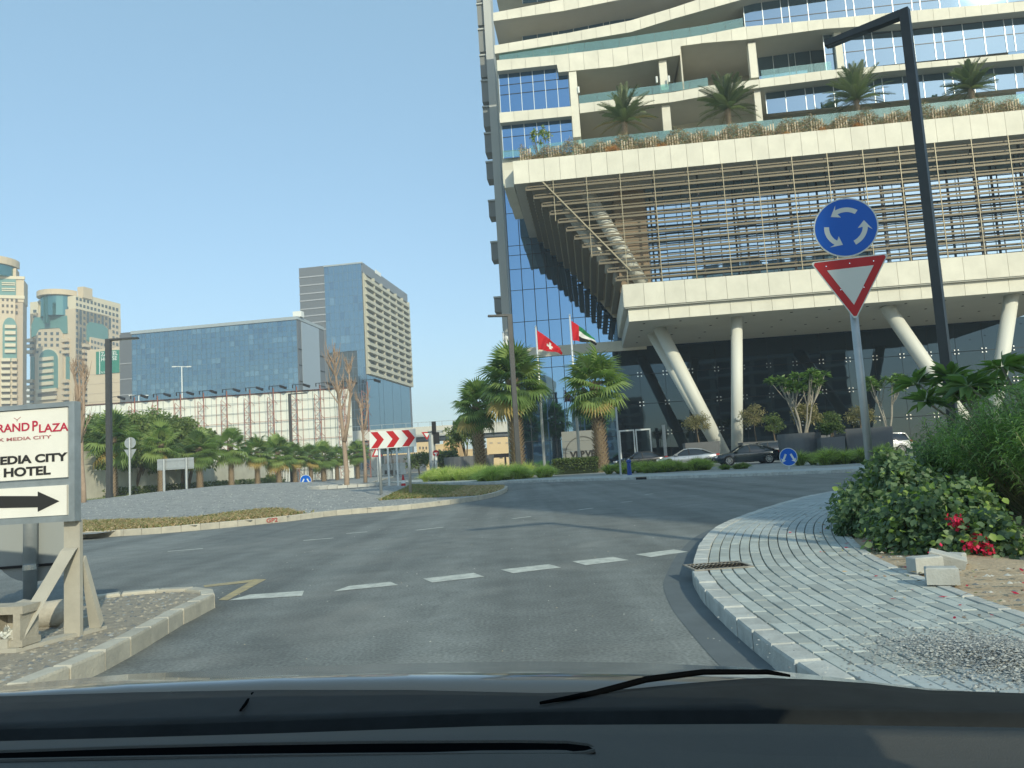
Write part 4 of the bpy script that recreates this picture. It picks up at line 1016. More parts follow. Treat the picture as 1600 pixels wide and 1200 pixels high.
for k in range(13):
    y = 530+k*9.1
    for x0, x1 in ((44.5, 54), (99, 109)):
        if 3 <= k <= 6 and True:
            p = [fz(x0+4, y, -.1), fz(x1, y, -.1), fz(x1, y+9, -.1), fz(x0+4, y+9, -.1)]; MB().plate(p, -.2, 0).build('green_strip', green, tb); continue
        balc(fz, x0, x1, y, 5, 0, 1.6, beige, tb); p = [fz(x0+2, y+5, -.1), fz(x1-1, y+5, -.1), fz(x1-1, y+8.6, -.1), fz(x0+2, y+8.6, -.1)]; mbw.plate(p, -.2, .02)
tag(mbw.build('window', wind, tb), kind='stuff')
# right face
mbw = MB()
def sidewin(fr, parent_mb, x, y, ww, hh, s0=0., th=.12):
    p = [fr.side(x, y, s0), fr.side(x+ww, y+ww*.25, s0), fr.side(x+ww, y+hh+ww*.25, s0), fr.side(x, y+hh, s0)]
    n = len(parent_mb.v); parent_mb.v += [(s0+th, *q) for q in p]; parent_mb.f.append((n, n+1, n+2, n+3)); parent_mb.m.append(0)
for r_ in range(20):
    for c in range(12):
        x = 118.5+c*5.7; y = 464+c*1.55+r_*9.1
        if x > 184 or (c >= 3 and 3.5 < r_ and y > 500+c*.8 and x < 170): continue
        tall = (c in (1, 3, 5, 7, 9) and r_ in (2, 3, 5, 6)); sidewin(fz, mbw, x, y, 3.4, 8.9 if tall else 4.6)
for r_ in range(14):
    y = 530+r_*9.1; sidewin(fz, mbw, 118.5, y, 3, 4.6); sidewin(fz, mbw, 123.5, y, 3, 4.6 if r_ % 4 else 9)
tag(mbw.build('window', wind, tb), kind='stuff')
for r_ in range(13):
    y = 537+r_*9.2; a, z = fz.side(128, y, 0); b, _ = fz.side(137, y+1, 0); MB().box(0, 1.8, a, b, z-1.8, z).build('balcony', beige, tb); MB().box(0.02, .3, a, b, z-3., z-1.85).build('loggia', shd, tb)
P = [fz.side(x, y, 0) for x, y in ((135, 532), (135, 508), (140, 503), (160, 507), (168, 514), (169, 545), (150, 540))]; n = len(P); mb = MB(); mb.v = [(.3, *p) for p in P]+[(.0, *p) for p in P]; mb.f = [tuple(range(n))]+[(i, (i+1) % n, n+(i+1) % n, n+i) for i in range(n)]; mb.m = [0]*(n+1); mb.build('green_surround', green, tb)
a, z = fz.side(139, 527, 0); b, _ = fz.side(166, 531, 0); MB().box(0, 1.5, a, b, 0, z).build('side_bay', beige, tb)
mbw = MB()
for r_ in range(3):
    for c in range(5): sidewin(fz, mbw, 142+c*5, 531+c*1.4+r_*9, 3, 4.4, 1.5)
tag(mbw.build('window', wind, tb), kind='stuff')
MB().box(-3, 1, 5, 12, zt1-.5, zt1+6).build('roof_box', beige, tb)
# pale podium block with the green banner
fp = Frame(137, 400., 9.)
pod = fp.thing('podium_building', 'plain beige podium block carrying a green banner beside the apartment tower', 'building')
b_, z_ = fp(230, 547); MB().box(0, b_, 0, 30, 0, fp(137, 547)[1]).build('wall', beige, pod)
for y in (585, 600, 615, 628): z = fp(150, y)[1]; MB().box(.5, b_, -.1, 0, z-.12, z+.12).build('wall_joint', beiged, pod)
bs0, bz1 = fp(151, 550); bs1, bz0 = fp(187, 582)
ban = MB().box(bs0, bs1, -.5, -.05, bz0, bz1).build('banner', mat('banner_green', (.01, .20, .13), .6), pod); MB().box(bs0+1.9, bs0+2.3, -.56, -.5, bz0, bz1).build('banner_stripe', whitep, ban)
def text(body, parent, loc, size, M, bold=.0, sx_=1.0, name='lettering', align='LEFT', rot=(R(90), 0, 0), ext=.002, sp=1.0):
    c = bpy.data.curves.new(name, 'FONT'); c.body = body; c.size = size; c.extrude = ext; c.offset = bold; c.align_x = align; c.space_character = sp; c.space_line = .9
    c.materials.append(M); o = bpy.data.objects.new(name, c); COL.objects.link(o); o.parent = parent; o.location = loc; o.rotation_euler = rot; o.scale = (sx_, 1, 1)
    me = bpy.data.meshes.new_from_object(o); q = bpy.data.objects.new(name, me); COL.objects.link(q); q.parent = parent; q.location = loc; q.rotation_euler = rot; q.scale = (sx_, 1, 1)
    bpy.data.objects.remove(o); q.name = name; return q
text('ZABEEL\nHOUSE', ban, (bs0+2.9, -.6, bz1-2.6), 2.9, whitep, .03); text('by Jumeirah', ban, (bs0+2.9, -.6, bz0+.5), 1.3, whitep, .01)
# left beige tower
fa = Frame(35, 380., -24.)
ta = fa.thing('apartment_tower', 'beige tower at the left picture edge with tiered green crown and balcony stack', 'apartment tower')
za = lambda y: fa(20, y)[1]
MB().box(-34, 0, 0, 11, 0, za(472)).build('wall', beiged, ta); MB().box(-32, .4, -.4, 11, za(472), za(437)).build('wall', beige, ta); MB().box(-30, -3.2, 1, 10, za(437), za(418)).build('wall', beige, ta)
cyl(ta, -16, 6, 12.5, za(433), za(416), 180, 360, glassG, 'drum_glazing'); cyl(ta, -16, 6, 13.6, za(416), za(405), 180, 360, beige, 'drum_cornice')
MB().box(-32, -3, -.9, -.4, za(462), za(436)).build('green_surround', green, ta); MB().box(-33, .8, -1, 0, za(436)-.2, za(432)).box(-33, .8, -1, 0, za(467), za(462)).build('cornice', beigel, ta)
for y in (441, 444, 450, 453): balc(fa, 3, 24, y, 1.5, -.9, .4, beigel, ta, 'trim_bar')
MB().box(-31, -3.2, -.7, 0, 0, za(468)).build('front_bay', beige, ta)
ap = [(4, 565), (4, 512)]+[(15+11*math.cos(R(180-18*k)), 512-16*math.sin(R(180-18*k))) for k in range(1, 10)]+[(26, 512), (26, 565)]
wallpx(fa, ap, -1.0, .4, green, 'arch_glazing', ta)
for k in range(5): balc(fa, 8, 25, 508+k*9.6, 5.2, -1., 1.1, beigel, ta)
mbw = MB()
for r_ in range(3):
    for c in range(4): p = [fa(3+c*7+a, 466+r_*9.5+c*.3+b, -.7) for a, b in ((0, 0), (3.4, 0), (3.4, 4.4), (0, 4.4))]; mbw.plate(p, -.8, -.65)
for r_ in range(9):
    y = 560+r_*9.5; balc(fa, 2, 17, y, 5, -.7, 1.2, beigel, ta); balc(fa, 18.5, 27, y, 5, -.7, 1.2, beige, ta)
    for a, b in ((3, 16), (19.5, 26)): p = [fa(a, y+5, -.7), fa(b, y+5, -.7), fa(b, y+9.4, -.7), fa(a, y+9.4, -.7)]; mbw.plate(p, -.8, -.66)
tag(mbw.build('window', shd, ta), kind='stuff')
fw = Frame(38, 520., 8.); t = fw.thing('far_building', 'sliver of a white building between the two beige towers', 'building'); MB().box(-2, 6, 0, 10, 0, fw(40, 607)[1]).build('wall', whitep, t); MB().box(-2.2, 6.2, -.2, 10.2, fw(40, 607)[1], fw(40, 607)[1]+.8).build('roof', mat('roof_grey', (.5, .5, .5), .8), t)

# --- white screen on red scaffold trusses
red = mat('scaffold_red', (.34, .13, .09), .7, var=.2, vscale=3); white = mat('screen_sheet', (.74, .76, .68), .8, var=.06, vscale=.4, rnd=.03); steel = mat('scaffold_grey', (.26, .30, .30), .6)
fs_ = Frame(180, 150., 3.2)
scr = fs_.thing('scaffold_screen', 'long white sheeted screen on red steel scaffold trusses with floodlights on top', 'billboard')
sR_, zr = fs_(547, 606); zL = fs_(180, 631)[1]; zTop = (zr+zL)/2
nb = 22; wb = sR_/nb
for k in range(-3, nb):
    for j in range(3): z0 = .2+j*(zTop-.2)/3; MB().box(k*wb+.04, (k+1)*wb-.04, .55, .65, z0+.03, z0+(zTop-.2)/3-.03).build('screen_sheet', white, scr)
MB().box(-3*wb, sR_, .4, .8, zTop, zTop+.25).build('top_rail', mat('rail_dark', (.12, .07, .06), .7), scr)
for j in range(1, 9): z = zTop*j/9+.4; MB().box(-3*wb, sR_, .12+.1*(j % 2), .2+.1*(j % 2), z, z+.07).build('scaffold_rail', red if j in (4, 6) else steel, scr)
tr = None; flo = None; tw_ = sR_/10.2
for k in range(-1, 11):
    x = sR_-(k+.35)*tw_
    if tr is None:
        mb = MB(); mb.box(-.62, -.52, -.9, -.8, 0, zTop-.9).box(.52, .66, -.9, -.75, 0, zTop+.9)
        nz = 15
        for j in range(nz):
            z0 = zTop*.96*j/nz; z1_ = zTop*.96*(j+1)/nz
            mb.beam((-.57, -.85, z0), (.57, -.85, z1_) if j % 2 else (.57, -.85, z0), .07, .07).beam((.57, -.85, z0), (-.57, -.85, z1_) if j % 2 == 0 else (.57, -.85, z1_), .07, .07)
        for j in range(5): mb.beam((.57, -.8, zTop*(j+.6)/5), (.9, .4, zTop*(j+.4)/5), .06, .06)
        tr = mb.build('truss', red, scr); tr.location = (x, 0, 0)
        mb = MB(); mb.box(-.1, 2.4, -.95, -.85, zTop+1.2, zTop+1.3).box(-.25, -.1, -1, -.8, zTop+.6, zTop+1.3).box(.4, .5, -.9, -.8, zTop+.2, zTop+1.2); flo = mb.build('floodlight_arm', blackp, scr); flo.location = (x, 0, 0)
        lm = MB().hexa([(1.9, -1.2, zTop+1.0), (3.0, -1.2, zTop+.5), (3.1, -.5, zTop+.5), (1.9, -.5, zTop+.9), (2.0, -1.2, zTop+1.4), (3.1, -1.2, zTop+.9), (3.2, -.5, zTop+1.0), (2.0, -.5, zTop+1.4)]).build('lamp_head', blackp, flo)
    else:
        inst(tr, None, scr, (x, 0, 0)); f2 = inst(flo, None, scr, (x, 0, 0)); inst(lm, None, f2)
for k in range(-2, nb): MB().box(k*wb+wb*.5-.03, k*wb+wb*.5+.03, .3, .38, 0, zTop).build('scaffold_pole', red if k % 2 else steel, scr)

# --- white boundary wall behind the palms
wm = mat('boundary_wall_paint', (.62, .60, .50), .8, var=.14, vscale=.7)
pA = g(108, 783, .25); pB = g(440, 757, .45); pA = Vector((pA.x, pA.y, 0)); pB = Vector((pB.x, pB.y, 0))
pA = Vector((-45.5, 80, 0)); pB = Vector((-43, 128, 0))
bwA = at(150, 780, 78.); bwB = at(430, 757, 120.)
ang = math.atan2(bwB.y-bwA.y, bwB.x-bwA.x); Lw = math.hypot(bwB.y-bwA.y, bwB.x-bwA.x)
bwall = thing('boundary_wall', 'stained cream boundary wall behind the row of palms on the left', 'wall', (bwA.x, bwA.y, 0), ang)
n = 14
for k in range(-2, n):
    x0 = k*Lw/n; h = 3.0+.95*(k/n) if k >= 0 else 4.9
    MB().box(x0+.01, x0+Lw/n-.01, 0, .22, 0, h).build('wall_panel', wm, bwall); MB().box(x0+.01, x0+Lw/n-.01, -.03, .25, h, h+.08).build('coping', wm, bwall)
# dark railings to the right of the wall
rl = thing('railing_fence', 'dark vertical bar fence behind the far palms right of the cream wall', 'fence', (bwB.x+.5, bwB.y, 0), ang-.3)
for k in range(40): MB().box(k*.35, k*.35+.07, 0, .07, 0, 4.2).build('fence_bar', blackp, rl)
MB().box(0, 14, .08, .12, 4, 4.1).build('fence_rail', blackp, rl)

# --- metro viaduct and the buildings beyond
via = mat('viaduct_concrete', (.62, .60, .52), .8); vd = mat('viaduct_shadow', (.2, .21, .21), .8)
fv = Frame(640, 190., 2.)
vt = fv.thing('viaduct', 'pale elevated rail viaduct crossing behind the trees with a thin handrail', 'bridge')
a0 = fv(540, 672)[0]; a1 = fv(1000, 640)[0]; z1_ = fv(640, 668)[1]; z0_ = fv(640, 684)[1]
k = 0; x = a0
while x < a1: MB().box(x+.03, min(x+7.5, a1)-.03, 0, 9, z0_, z1_).build('parapet_panel', via, vt); x += 7.5
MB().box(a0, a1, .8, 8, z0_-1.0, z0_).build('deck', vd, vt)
for x in np.arange(a0+6, a1, 26): MB().tube([(x, 4.5, 0), (x, 4.5, z0_-1)], 1.1, 12).build('pier', via, vt)
for x in np.arange(a0, a1, 3.0): MB().box(x, x+.1, .2, .3, z1_, z1_+1.1).build('handrail_post', greym, vt)
MB().box(a0, a1, .2, .28, z1_+1.05, z1_+1.15).build('handrail', greym, vt)
ochre = mat('ochre_render', (.62, .40, .18), .8); ochl = mat('yellow_render', (.68, .52, .29), .8)
def simpleb(x0, x1, yt, Y, ang, label, M, wins=(), name='building', dep=15, roof=None):
    f = Frame(x0, Y, ang); t = f.thing(name, label, 'building'); b = f(x1, yt)[0]; z = f(x0, yt)[1]; MB().box(0, b, 0, dep, 0, z).build('wall', M, t); MB().box(-.2, b+.2, -.2, dep+.2, z, z+.5).build('roof', roof or ochl, t)
    for (wx0, wx1, n1, wy0, wy1, n2, ww, wh, MM) in wins:
        for i in range(n1):
            for j in range(n2):
                xx = wx0+(wx1-wx0)*i/max(1, n1-1) if n1 > 1 else wx0; yy = wy0+(wy1-wy0)*j/max(1, n2-1) if n2 > 1 else wy0
                a = f(xx, yy); c = f(xx+ww, yy+wh); MB().box(a[0], c[0], -.12, .04, c[1], a[1]).build('window', MM, t)
    return t
simpleb(652, 670, 688, 320, 5, 'cream apartment block just right of the chevron board with brown balconies', ochl, [(655, 665, 3, 698, 718, 3, 2.4, 4, shd)])
simpleb(668, 697, 697, 340, 5, 'distant cream block behind the traffic light pole', ochl, [(671, 692, 4, 702, 716, 3, 2.4, 4, shd)])
simpleb(694, 716, 679.5, 230, 3, 'plain orange rendered block behind the small tree under the viaduct', ochre, [], dep=10, roof=ochre)
t = simpleb(717, 760, 705, 260, 4, 'pale yellow low block behind the dark planter', ochl, [(722, 750, 4, 712, 720, 2, 3, 4, shd)])
simpleb(762, 803, 683, 250, 4, 'yellow building with dark canopy seen behind the left palm and lamp post', ochl, [(765, 790, 3, 691, 691, 1, 5, 2, beiged), (766, 795, 3, 712, 712, 1, 5, 4, shd)])
t = simpleb(786, 830, 664, 330, 4, 'upper tan block above the viaduct behind the lamp post', ochl, [], dep=12)
simpleb(600, 655, 712, 290, 8, 'shop fronts with dark glass at the foot of the glass tower', slate, [(602, 648, 6, 718, 718, 1, 5, 14, shd)], dep=10)
simpleb(597, 625, 728, 200, 8, 'white kiosk at the tower foot behind the bare tree', whitep, [(601, 618, 3, 735, 735, 1, 4, 6, shd)], dep=5, roof=whitep)
mb = MB(); a = g(716, 745, 0)
t = thing('canopy_shelter', 'brown flat canopy on posts in front of the yellow building', 'shelter', (at(765, 735, 170).x, 170, 0), -R(4)); zc2 = at(780, 709, 170).z
MB().box(0, 7, 0, 4, zc2-.8, zc2).build('roof', mat('brown_canopy', (.12, .07, .05), .8), t)
for x in (.2, 3.4, 6.6): MB().box(x, x+.4, 0, .4, 0, zc2-.8).build('post', MATS['brown_canopy'], t)
# low far hills/haze of more city behind
# --- building behind the camera whose shade falls over the roundabout, and neighbours seen in the glass
fw_ = [((25.3, -36), (66, -24), 45, 'white gridded apartment block behind the viewpoint, mirrored in the hotel glass'), ((-60, -95), (-22, -70), 30, 'tan block behind the viewpoint, mirrored in the lobby glass'), ((-18, -130), (10, -105), 22, 'low pale block behind the viewpoint, mirrored in the lobby glass')]
for k, ((x0, y0), (x1, y1), h, lab) in enumerate(fw_):
    t = thing('apartment_block', lab, 'building', (x0, y1, 0)); W_ = x1-x0; D_ = y1-y0
    MB().box(0, W_, -D_, 0, 0, h).build('wall', (beigel, beige, cream2)[k], t); mb = MB(); mw_ = MB()
    for z in np.arange(3, h-1, 3.6):
        mb.box(-.3, W_+.3, .0, .9, z, z+.5)
        for x in np.arange(2, W_-3, 5.0): mw_.box(x, x+3.6, 0, .1, z+.7, z+3.2)
        for y in np.arange(-D_+2, -4, 5.0): mw_.box(-.1, 0, y, y+3.4, z+.7, z+3.2)
    tag(mb.build('floor_band', cream, t), kind='stuff'); tag(mw_.build('window', wind, t), kind='stuff')
# ================================================================== STREET LAMPS
def lamp(label, base, H, arm, rz, wd=.2, group='dark square street lamps with flat arms', z=.0, tilt=0.12, kind='street_lamp'):
    t = thing(kind, label, 'street lamp', (base[0], base[1], z), rz, group)
    MB().box(-wd/2, wd/2, -wd/2, wd/2, 0, H).build('pole', lampm, t)
    a = MB(); a.hexa([(-arm, -wd*.55, H-.12-.0), (-wd/2-.002, -wd*.55, H-.16), (-wd/2-.002, wd*.55, H-.16), (-arm, wd*.55, H-.12), (-arm, -wd*.55, H), (-wd/2-.002, -wd*.55, H), (-wd/2-.002, wd*.55, H), (-arm, wd*.55, H)])
    h = a.build('arm', lampm, t); MB().box(-arm*.96, -arm*.45, -wd*.4, wd*.4, H-.15, H-.125).build('lamp_glass', mat('lamp_lens', (.12, .13, .13), .2), h)
    MB().box(-wd*.9, wd*.9, -wd*.9, wd*.9, 0, .04).box(-wd*.58, wd*.58, -wd*.58, wd*.58, .04, .5).build('base_plate', lampm, t)
    MB().box(-.05, .05, -wd/2-.012, -wd/2, .9, 1.2).build('service_door', lampm, t)
    return t
Hr = 10.0; q = ray(1413, 15); pt = CAM+q*((Hr-EYE)/q.z); q2 = ray(1290, 66); pe = CAM+q2*((Hr-EYE)/q2.z)
v = pe-pt; lamp('tall dark street lamp rising in front of the hotel behind the right hand bushes', (pt.x, pt.y), Hr, v.length, math.atan2(-v.y, -v.x), .17)
pL = g(811, 750, .15); pL.y = 60; tp = at(800, 495, 60.)
pL = at(811, 740, 60.)
lamp('dark street lamp on the far pavement in front of the left hotel corner', (pL.x, 59.5), at(800, 494, 59.5).z, 1.7, R(8), .36, z=.14)
pL = at(171, 760, 66.); lamp('dark street lamp in front of the boundary wall, arm pointing right', (pL.x, 66), at(175, 533, 66.).z, 2.6, R(180), .40, z=.2)
pL = at(456, 740, 112.); lamp('slim grey street lamp among the palms before the scaffold screen', (pL.x, 112), at(456, 618, 112.).z, 2.6, R(180), .34, z=.3)
lamp('dark street lamp standing right of the viewpoint on the pavement side', (7.9, 0.0), 9.4, 1.8, R(20), .21)
# far twin arm white lamps behind the low office block screen
for x, yt, lab in ((285, 573, 'white twin armed street lamp standing out against the blue office glass'), (217, 618, 'faint white twin armed lamp low against the left end of the office glass')):
    p = at(x, 640, 175.); t = thing('twin_street_lamp', lab, 'street lamp', (p.x, 175, 0), 0, 'white twin armed street lamps'); H = at(x, yt, 175.).z
    MB().tube([(0, 0, 0), (0, 0, H)], [.2, .12], 8).build('pole', whitep, t); MB().beam((-1.3, 0, H+.15), (1.3, 0, H-.1), .16, .14).build('arm', whitep, t)
    for s_ in (-1, 1): MB().box(s_*1.7-.5, s_*1.7+.5, -.2, .2, H-.1-.1*s_, H+.12-.1*s_).build('lamp_head', whitep, t)

# ================================================================== SIGNS
def disc(n, r_, cx=0, cz=0): return [(cx+r_*math.cos(2*math.pi*k/n), cz+r_*math.sin(2*math.pi*k/n)) for k in range(n)]
def arcarrow(r0_, r1_, a0, a1, head, n=10):
    """curved arrow polygon going counter-clockwise from a0 to a1 (deg) with a chevron head"""
    rm = (r0_+r1_)/2; o = [(r1_*math.cos(R(a0+(a1-a0)*k/n)), r1_*math.sin(R(a0+(a1-a0)*k/n))) for k in range(n+1)]
    i = [(r0_*math.cos(R(a1+(a0-a1)*k/n)), r0_*math.sin(R(a1+(a0-a1)*k/n))) for k in range(n+1)]
    P = lambda rr, a: (rr*math.cos(R(a)), rr*math.sin(R(a)))
    return o+[P(r1_+head*.62, a1-2-4), P(rm, a1+22), P(r0_-head*.62, a1-6)]+i
sign_rd = mat('sign_retro_white', (.62, .66, .62), .5)
sp = at(1362, 750, 11.4)
yaw = -R(15)
t = thing('roundabout_sign', 'blue round roundabout sign above a red bordered give way triangle on a grey post', 'road sign', (sp.x, 11.4, .14), 0)
ztop = at(1330, 440, 11.4).z-.14
MB().tube([(0, 0, 0), (0, 0, ztop+.25)], .057, 16).build('post', greym, t, True)
zd = at(1318, 358, 11.4).z-.14; rd = .455
d = MB().plate(disc(48, rd, 0, zd), -.09, -.082).build('disc', sign_rd, t); d.rotation_euler = (0, 0, yaw)
MB().plate(disc(48, rd*.955, 0, zd), -.0935, -.0905).build('blue_face', bluep, d)
for a in (52, 172, 292):
    P = arcarrow(.235, .305, a, a+62, .11); MB().plate([(x, z+zd) for x, z in P], -.0975, -.094).build('arrow', sign_rd, d)
zt0 = at(1328, 405, 11.4).z-.14; 
tri = MB(); S_ = 1.10/2; hT = S_*2*.866
def rtri(s, z0, rr=.03):
    P = [(-s, z0), (s, z0), (0, z0-s*1.732)]; o = []
    for i in range(3):
        a, b, c = Vector(P[i-1]), Vector(P[i]), Vector(P[(i+1) % 3]); u1 = (a-b).normalized(); u2 = (c-b).normalized()
        for k in range(5): f = k/4; o.append(tuple(b+u1*rr*1.4*(1-f)+u2*rr*1.4*f+(-(u1+u2))*0+((u1+u2).normalized()*rr*.15*(1-abs(2*f-1))*-1)))
    return o
b_ = tri.plate(rtri(S_, zt0), -.09, -.082).build('give_way_plate', sign_rd, t); b_.rotation_euler = (0, 0, yaw)
MB().plate(rtri(S_-.028, zt0-.016), -.0935, -.0905).build('red_border', redp, b_)
MB().plate([(-.325, zt0-.155), (.325, zt0-.155), (0, zt0-.155-.563)], -.0975, -.094).build('white_centre', sign_rd, b_)
mb = MB()
for (x, z) in ((-.33, -.09), (0, -.085), (.33, -.09), (-.16, -.47+.0), (.16, -.47)): mb.plate(disc(8, .009, x, zt0+z), -.1, -.094)
tag(mb.build('rivet', spid, b_), kind='stuff')
for z in (zd-.12, zd+.12, zt0-.12): MB().box(-.07, .07, -.068, .07, z-.02, z+.02).build('bracket', greym, t)
def splitsign(label, px, py, Y, z, dia, up, rz=0.):
    p = at(px, py, Y); t = thing('keep_either_side_sign', label, 'road sign', (p.x, Y, z), rz, 'small blue keep either side signs'); zc = p.z-z; r_ = dia/2
    MB().tube([(0, 0, 0), (0, 0, zc+.1)], .05, 10).build('post', greym, t)
    d = MB().plate(disc(32, r_, 0, zc), -.08, -.07).build('disc', sign_rd, t); MB().plate(disc(32, r_*.93, 0, zc), -.086, -.08).build('blue_face', bluep, d)
    for s_ in (-1, 1):
        a = R(-90+s_*27); u = Vector((math.cos(a), math.sin(a))); n_ = Vector((-u.y, u.x)); c = Vector((s_*.13*dia, zc+.16*dia)); 
        e = c+u*.34*dia; P = [c-n_*.055*dia, e-n_*.055*dia, e-n_*.15*dia-u*.02, e+u*.17*dia, e+n_*.15*dia-u*.02, e+n_*.055*dia, c+n_*.055*dia]
        MB().plate([tuple(q) for q in P], -.09, -.087).build('arrow', sign_rd, d)
splitsign('small blue round sign with two splayed arrows on the far pavement tip', 1231, 714, 37.5, .1, .88, 0)
splitsign('small blue round sign with two arrows half sunk behind the gravel mound', 478, 751, 58., .2, .88, 0)
# chevron board
p = g(594, 783, .2); Yc = 33.; pc = at(614, 686, Yc)
t = thing('chevron_board', 'white board with three red chevrons on two grey posts at the island kerb', 'road sign', (pc.x, Yc, .17), -R(2)); zc = pc.z-.17; hw, hh = 1.0, .375
for x in (-.61, .65): MB().tube([(x, 0, 0), (x, 0, zc+.3)], .065, 12).build('post', greym, t, True)
b_ = MB().box(-hw, hw, -.1, -.07, zc-hh, zc+hh).build('board', whitep, t)
for x in (-.94, -.27, .40):
    w_ = .30; P = [(x, hh-.03), (x+w_, hh-.03), (x+w_+.27, 0), (x+w_, -hh+.03), (x, -hh+.03), (x+.27, 0)]
    MB().plate([(a, zc+b) for a, b in P], -.106, -.1005).build('chevron', redp, b_)
# sign backs on the left
p = at(203, 760, 62.); t = thing('road_sign', 'back of a round and triangular sign pair on one thin post before the boundary wall', 'road sign', (p.x, 62, .2), 0)
MB().tube([(0, 0, 0), (0, 0, at(203, 684, 62.).z-.2)], .09, 8).build('post', greym, t); zz = at(203, 692, 62.).z-.2
MB().plate(disc(24, .46, 0, zz), .1, .13).build('disc', greym, t); MB().plate([(-.5, zz-.52), (.5, zz-.52), (0, zz-1.4)], .1, .13).build('triangle_plate', greym, t)
p = at(274, 760, 60.); t = thing('direction_sign', 'back of a wide grey direction board on two posts before the palms', 'road sign', (p.x, 60, .2), R(3)); za_, zb_ = at(274, 716, 60.).z-.2, at(274, 733.5, 60.).z-.2
MB().box(-1.4, 1.4, .12, .16, zb_, za_).build('board', greym, t); MB().box(-1.4, 1.4, .08, .12, za_-.2, za_-.12).box(-1.4, 1.4, .08, .12, zb_+.1, zb_+.2).build('board_rail', greym, t)
for x in (-.85, .86): MB().tube([(x, 0, 0), (x, 0, za_)], .1, 10).build('post', greym, t)
# things at the far crossing
def post(name, label, px, ytop, Y, r_, M, cat='post', z=.1, ybot=None, group=None):
    p = at(px, 730, Y); t = thing(name, label, cat, (p.x, Y, z), 0, group); MB().tube([(0, 0, 0), (0, 0, at(px, ytop, Y).z-z)], r_, 10).build('post', M, t); return t, at
tl = at(676, 720, 95.); t = thing('traffic_light', 'dark traffic light on a thick grey pole in front of the viaduct', 'traffic light', (tl.x, 95, 0)); z0_ = at(676, 672, 95.).z
MB().tube([(0, 0, 0), (0, 0, at(676, 676, 95.).z)], .42, 10).build('pole', greym, t); MB().box(.15, .65, -.6, -.1, at(676, 678, 95.).z, at(676, 659, 95.).z).build('upper_signal', blackp, t)
MB().box(.35, 1.0, -.6, -.1, at(676, 694, 95.).z, at(676, 676, 95.).z).build('lower_signal', blackp, t); MB().box(-.4, 1.4, -.3, .3, at(676, 677, 95.).z, at(676, 673, 95.).z).build('arm', greym, t)
p = at(668, 680, 95.); b_ = MB().plate([(p.x-tl.x-.7, p.z+.4), (p.x-tl.x+.6, p.z+.4), (p.x-tl.x-.05, p.z-.6)], -.3, -.25).build('give_way_plate', redp, t); MB().plate([(p.x-tl.x-.4, p.z+.25), (p.x-tl.x+.3, p.z+.25), (p.x-tl.x-.05, p.z-.3)], -.33, -.3).build('white_centre', whitep, b_)
p = at(681, 708, 92.); t = thing('no_entry_sign', 'small red round no entry sign with white bar on a white post', 'road sign', (p.x, 92, 0)); MB().plate(disc(20, .38, 0, p.z), -.1, -.05).build('disc', redp, t); MB().plate([(-.25, p.z-.06), (.25, p.z-.06), (.25, p.z+.06), (-.25, p.z+.06)], -.12, -.1).build('white_bar', whitep, t); MB().tube([(0, 0, 0), (0, 0, p.z)], .14, 8).build('post', whitep, t)
t = thing('warning_sign', 'red and white triangular warning sign partly hidden behind the chevron board', 'road sign', (at(589, 705, 60.).x, 60, 0)); p = at(589, 705, 60.)
MB().plate([(-.42, p.z-.42), (.42, p.z-.42), (0, p.z+.42)], -.1, -.06).build('red_border', redp, t); MB().plate([(-.24, p.z-.32), (.24, p.z-.32), (0, p.z+.16)], -.12, -.1).build('white_centre', whitep, t); MB().tube([(0, 0, 0), (0, 0, p.z)], .05, 8).build('post', greym, t)
for x, yb, lab in ((607, 757, 'left one of two pale steel posts beyond the chevron board'), (621, 755, 'right one of two pale steel posts beyond the chevron board, beside the red cone')):
    post('steel_post', lab, x, 697, 48., .06, whitep, z=.1, group='pale posts beyond the chevron board')
p = at(630, 752, 50.); t = thing('traffic_cone', 'red and white traffic cone beyond the chevron board post', 'traffic cone', (p.x, 50, .02)); hc_ = .95
MB().tube([(0, 0, .05), (0, 0, hc_)], [.19, .04], 12).build('cone', redp, t); MB().tube([(0, 0, .4), (0, 0, .6)], [.15, .105], 12).build('reflective_band', whitep, t); MB().box(-.25, .25, -.25, .25, 0, .05).build('base', blackp, t)
p = at(955, 740, 44.5); t = thing('slim_post', 'slim bare grey post at the edge of the far pavement before the doors', 'post', (at(970, 740, 44.5).x, 44.5, .14)); MB().tube([(0, 0, 0), (0, 0, at(961, 640, 44.5).z)], .06, 8).build('post', greym, t); MB().box(-.12, .12, -.12, .12, 0, .02).build('base_plate', greym, t)
p = at(983, 730, 47.); t = thing('blue_bollard', 'short blue hydrant bollard in the grasses before the hotel doors', 'bollard', (p.x, 47, .14)); bl_ = mat('bollard_blue', (.02, .06, .25), .5)
MB().tube([(0, 0, 0), (0, 0, .75), (0, 0, .82), (0, 0, .95)], [.14, .12, .17, .1], 12).build('body', bl_, t); MB().tube([(0, 0, .95), (0, 0, 1.0)], .05, 8).build('cap', whitep, t)

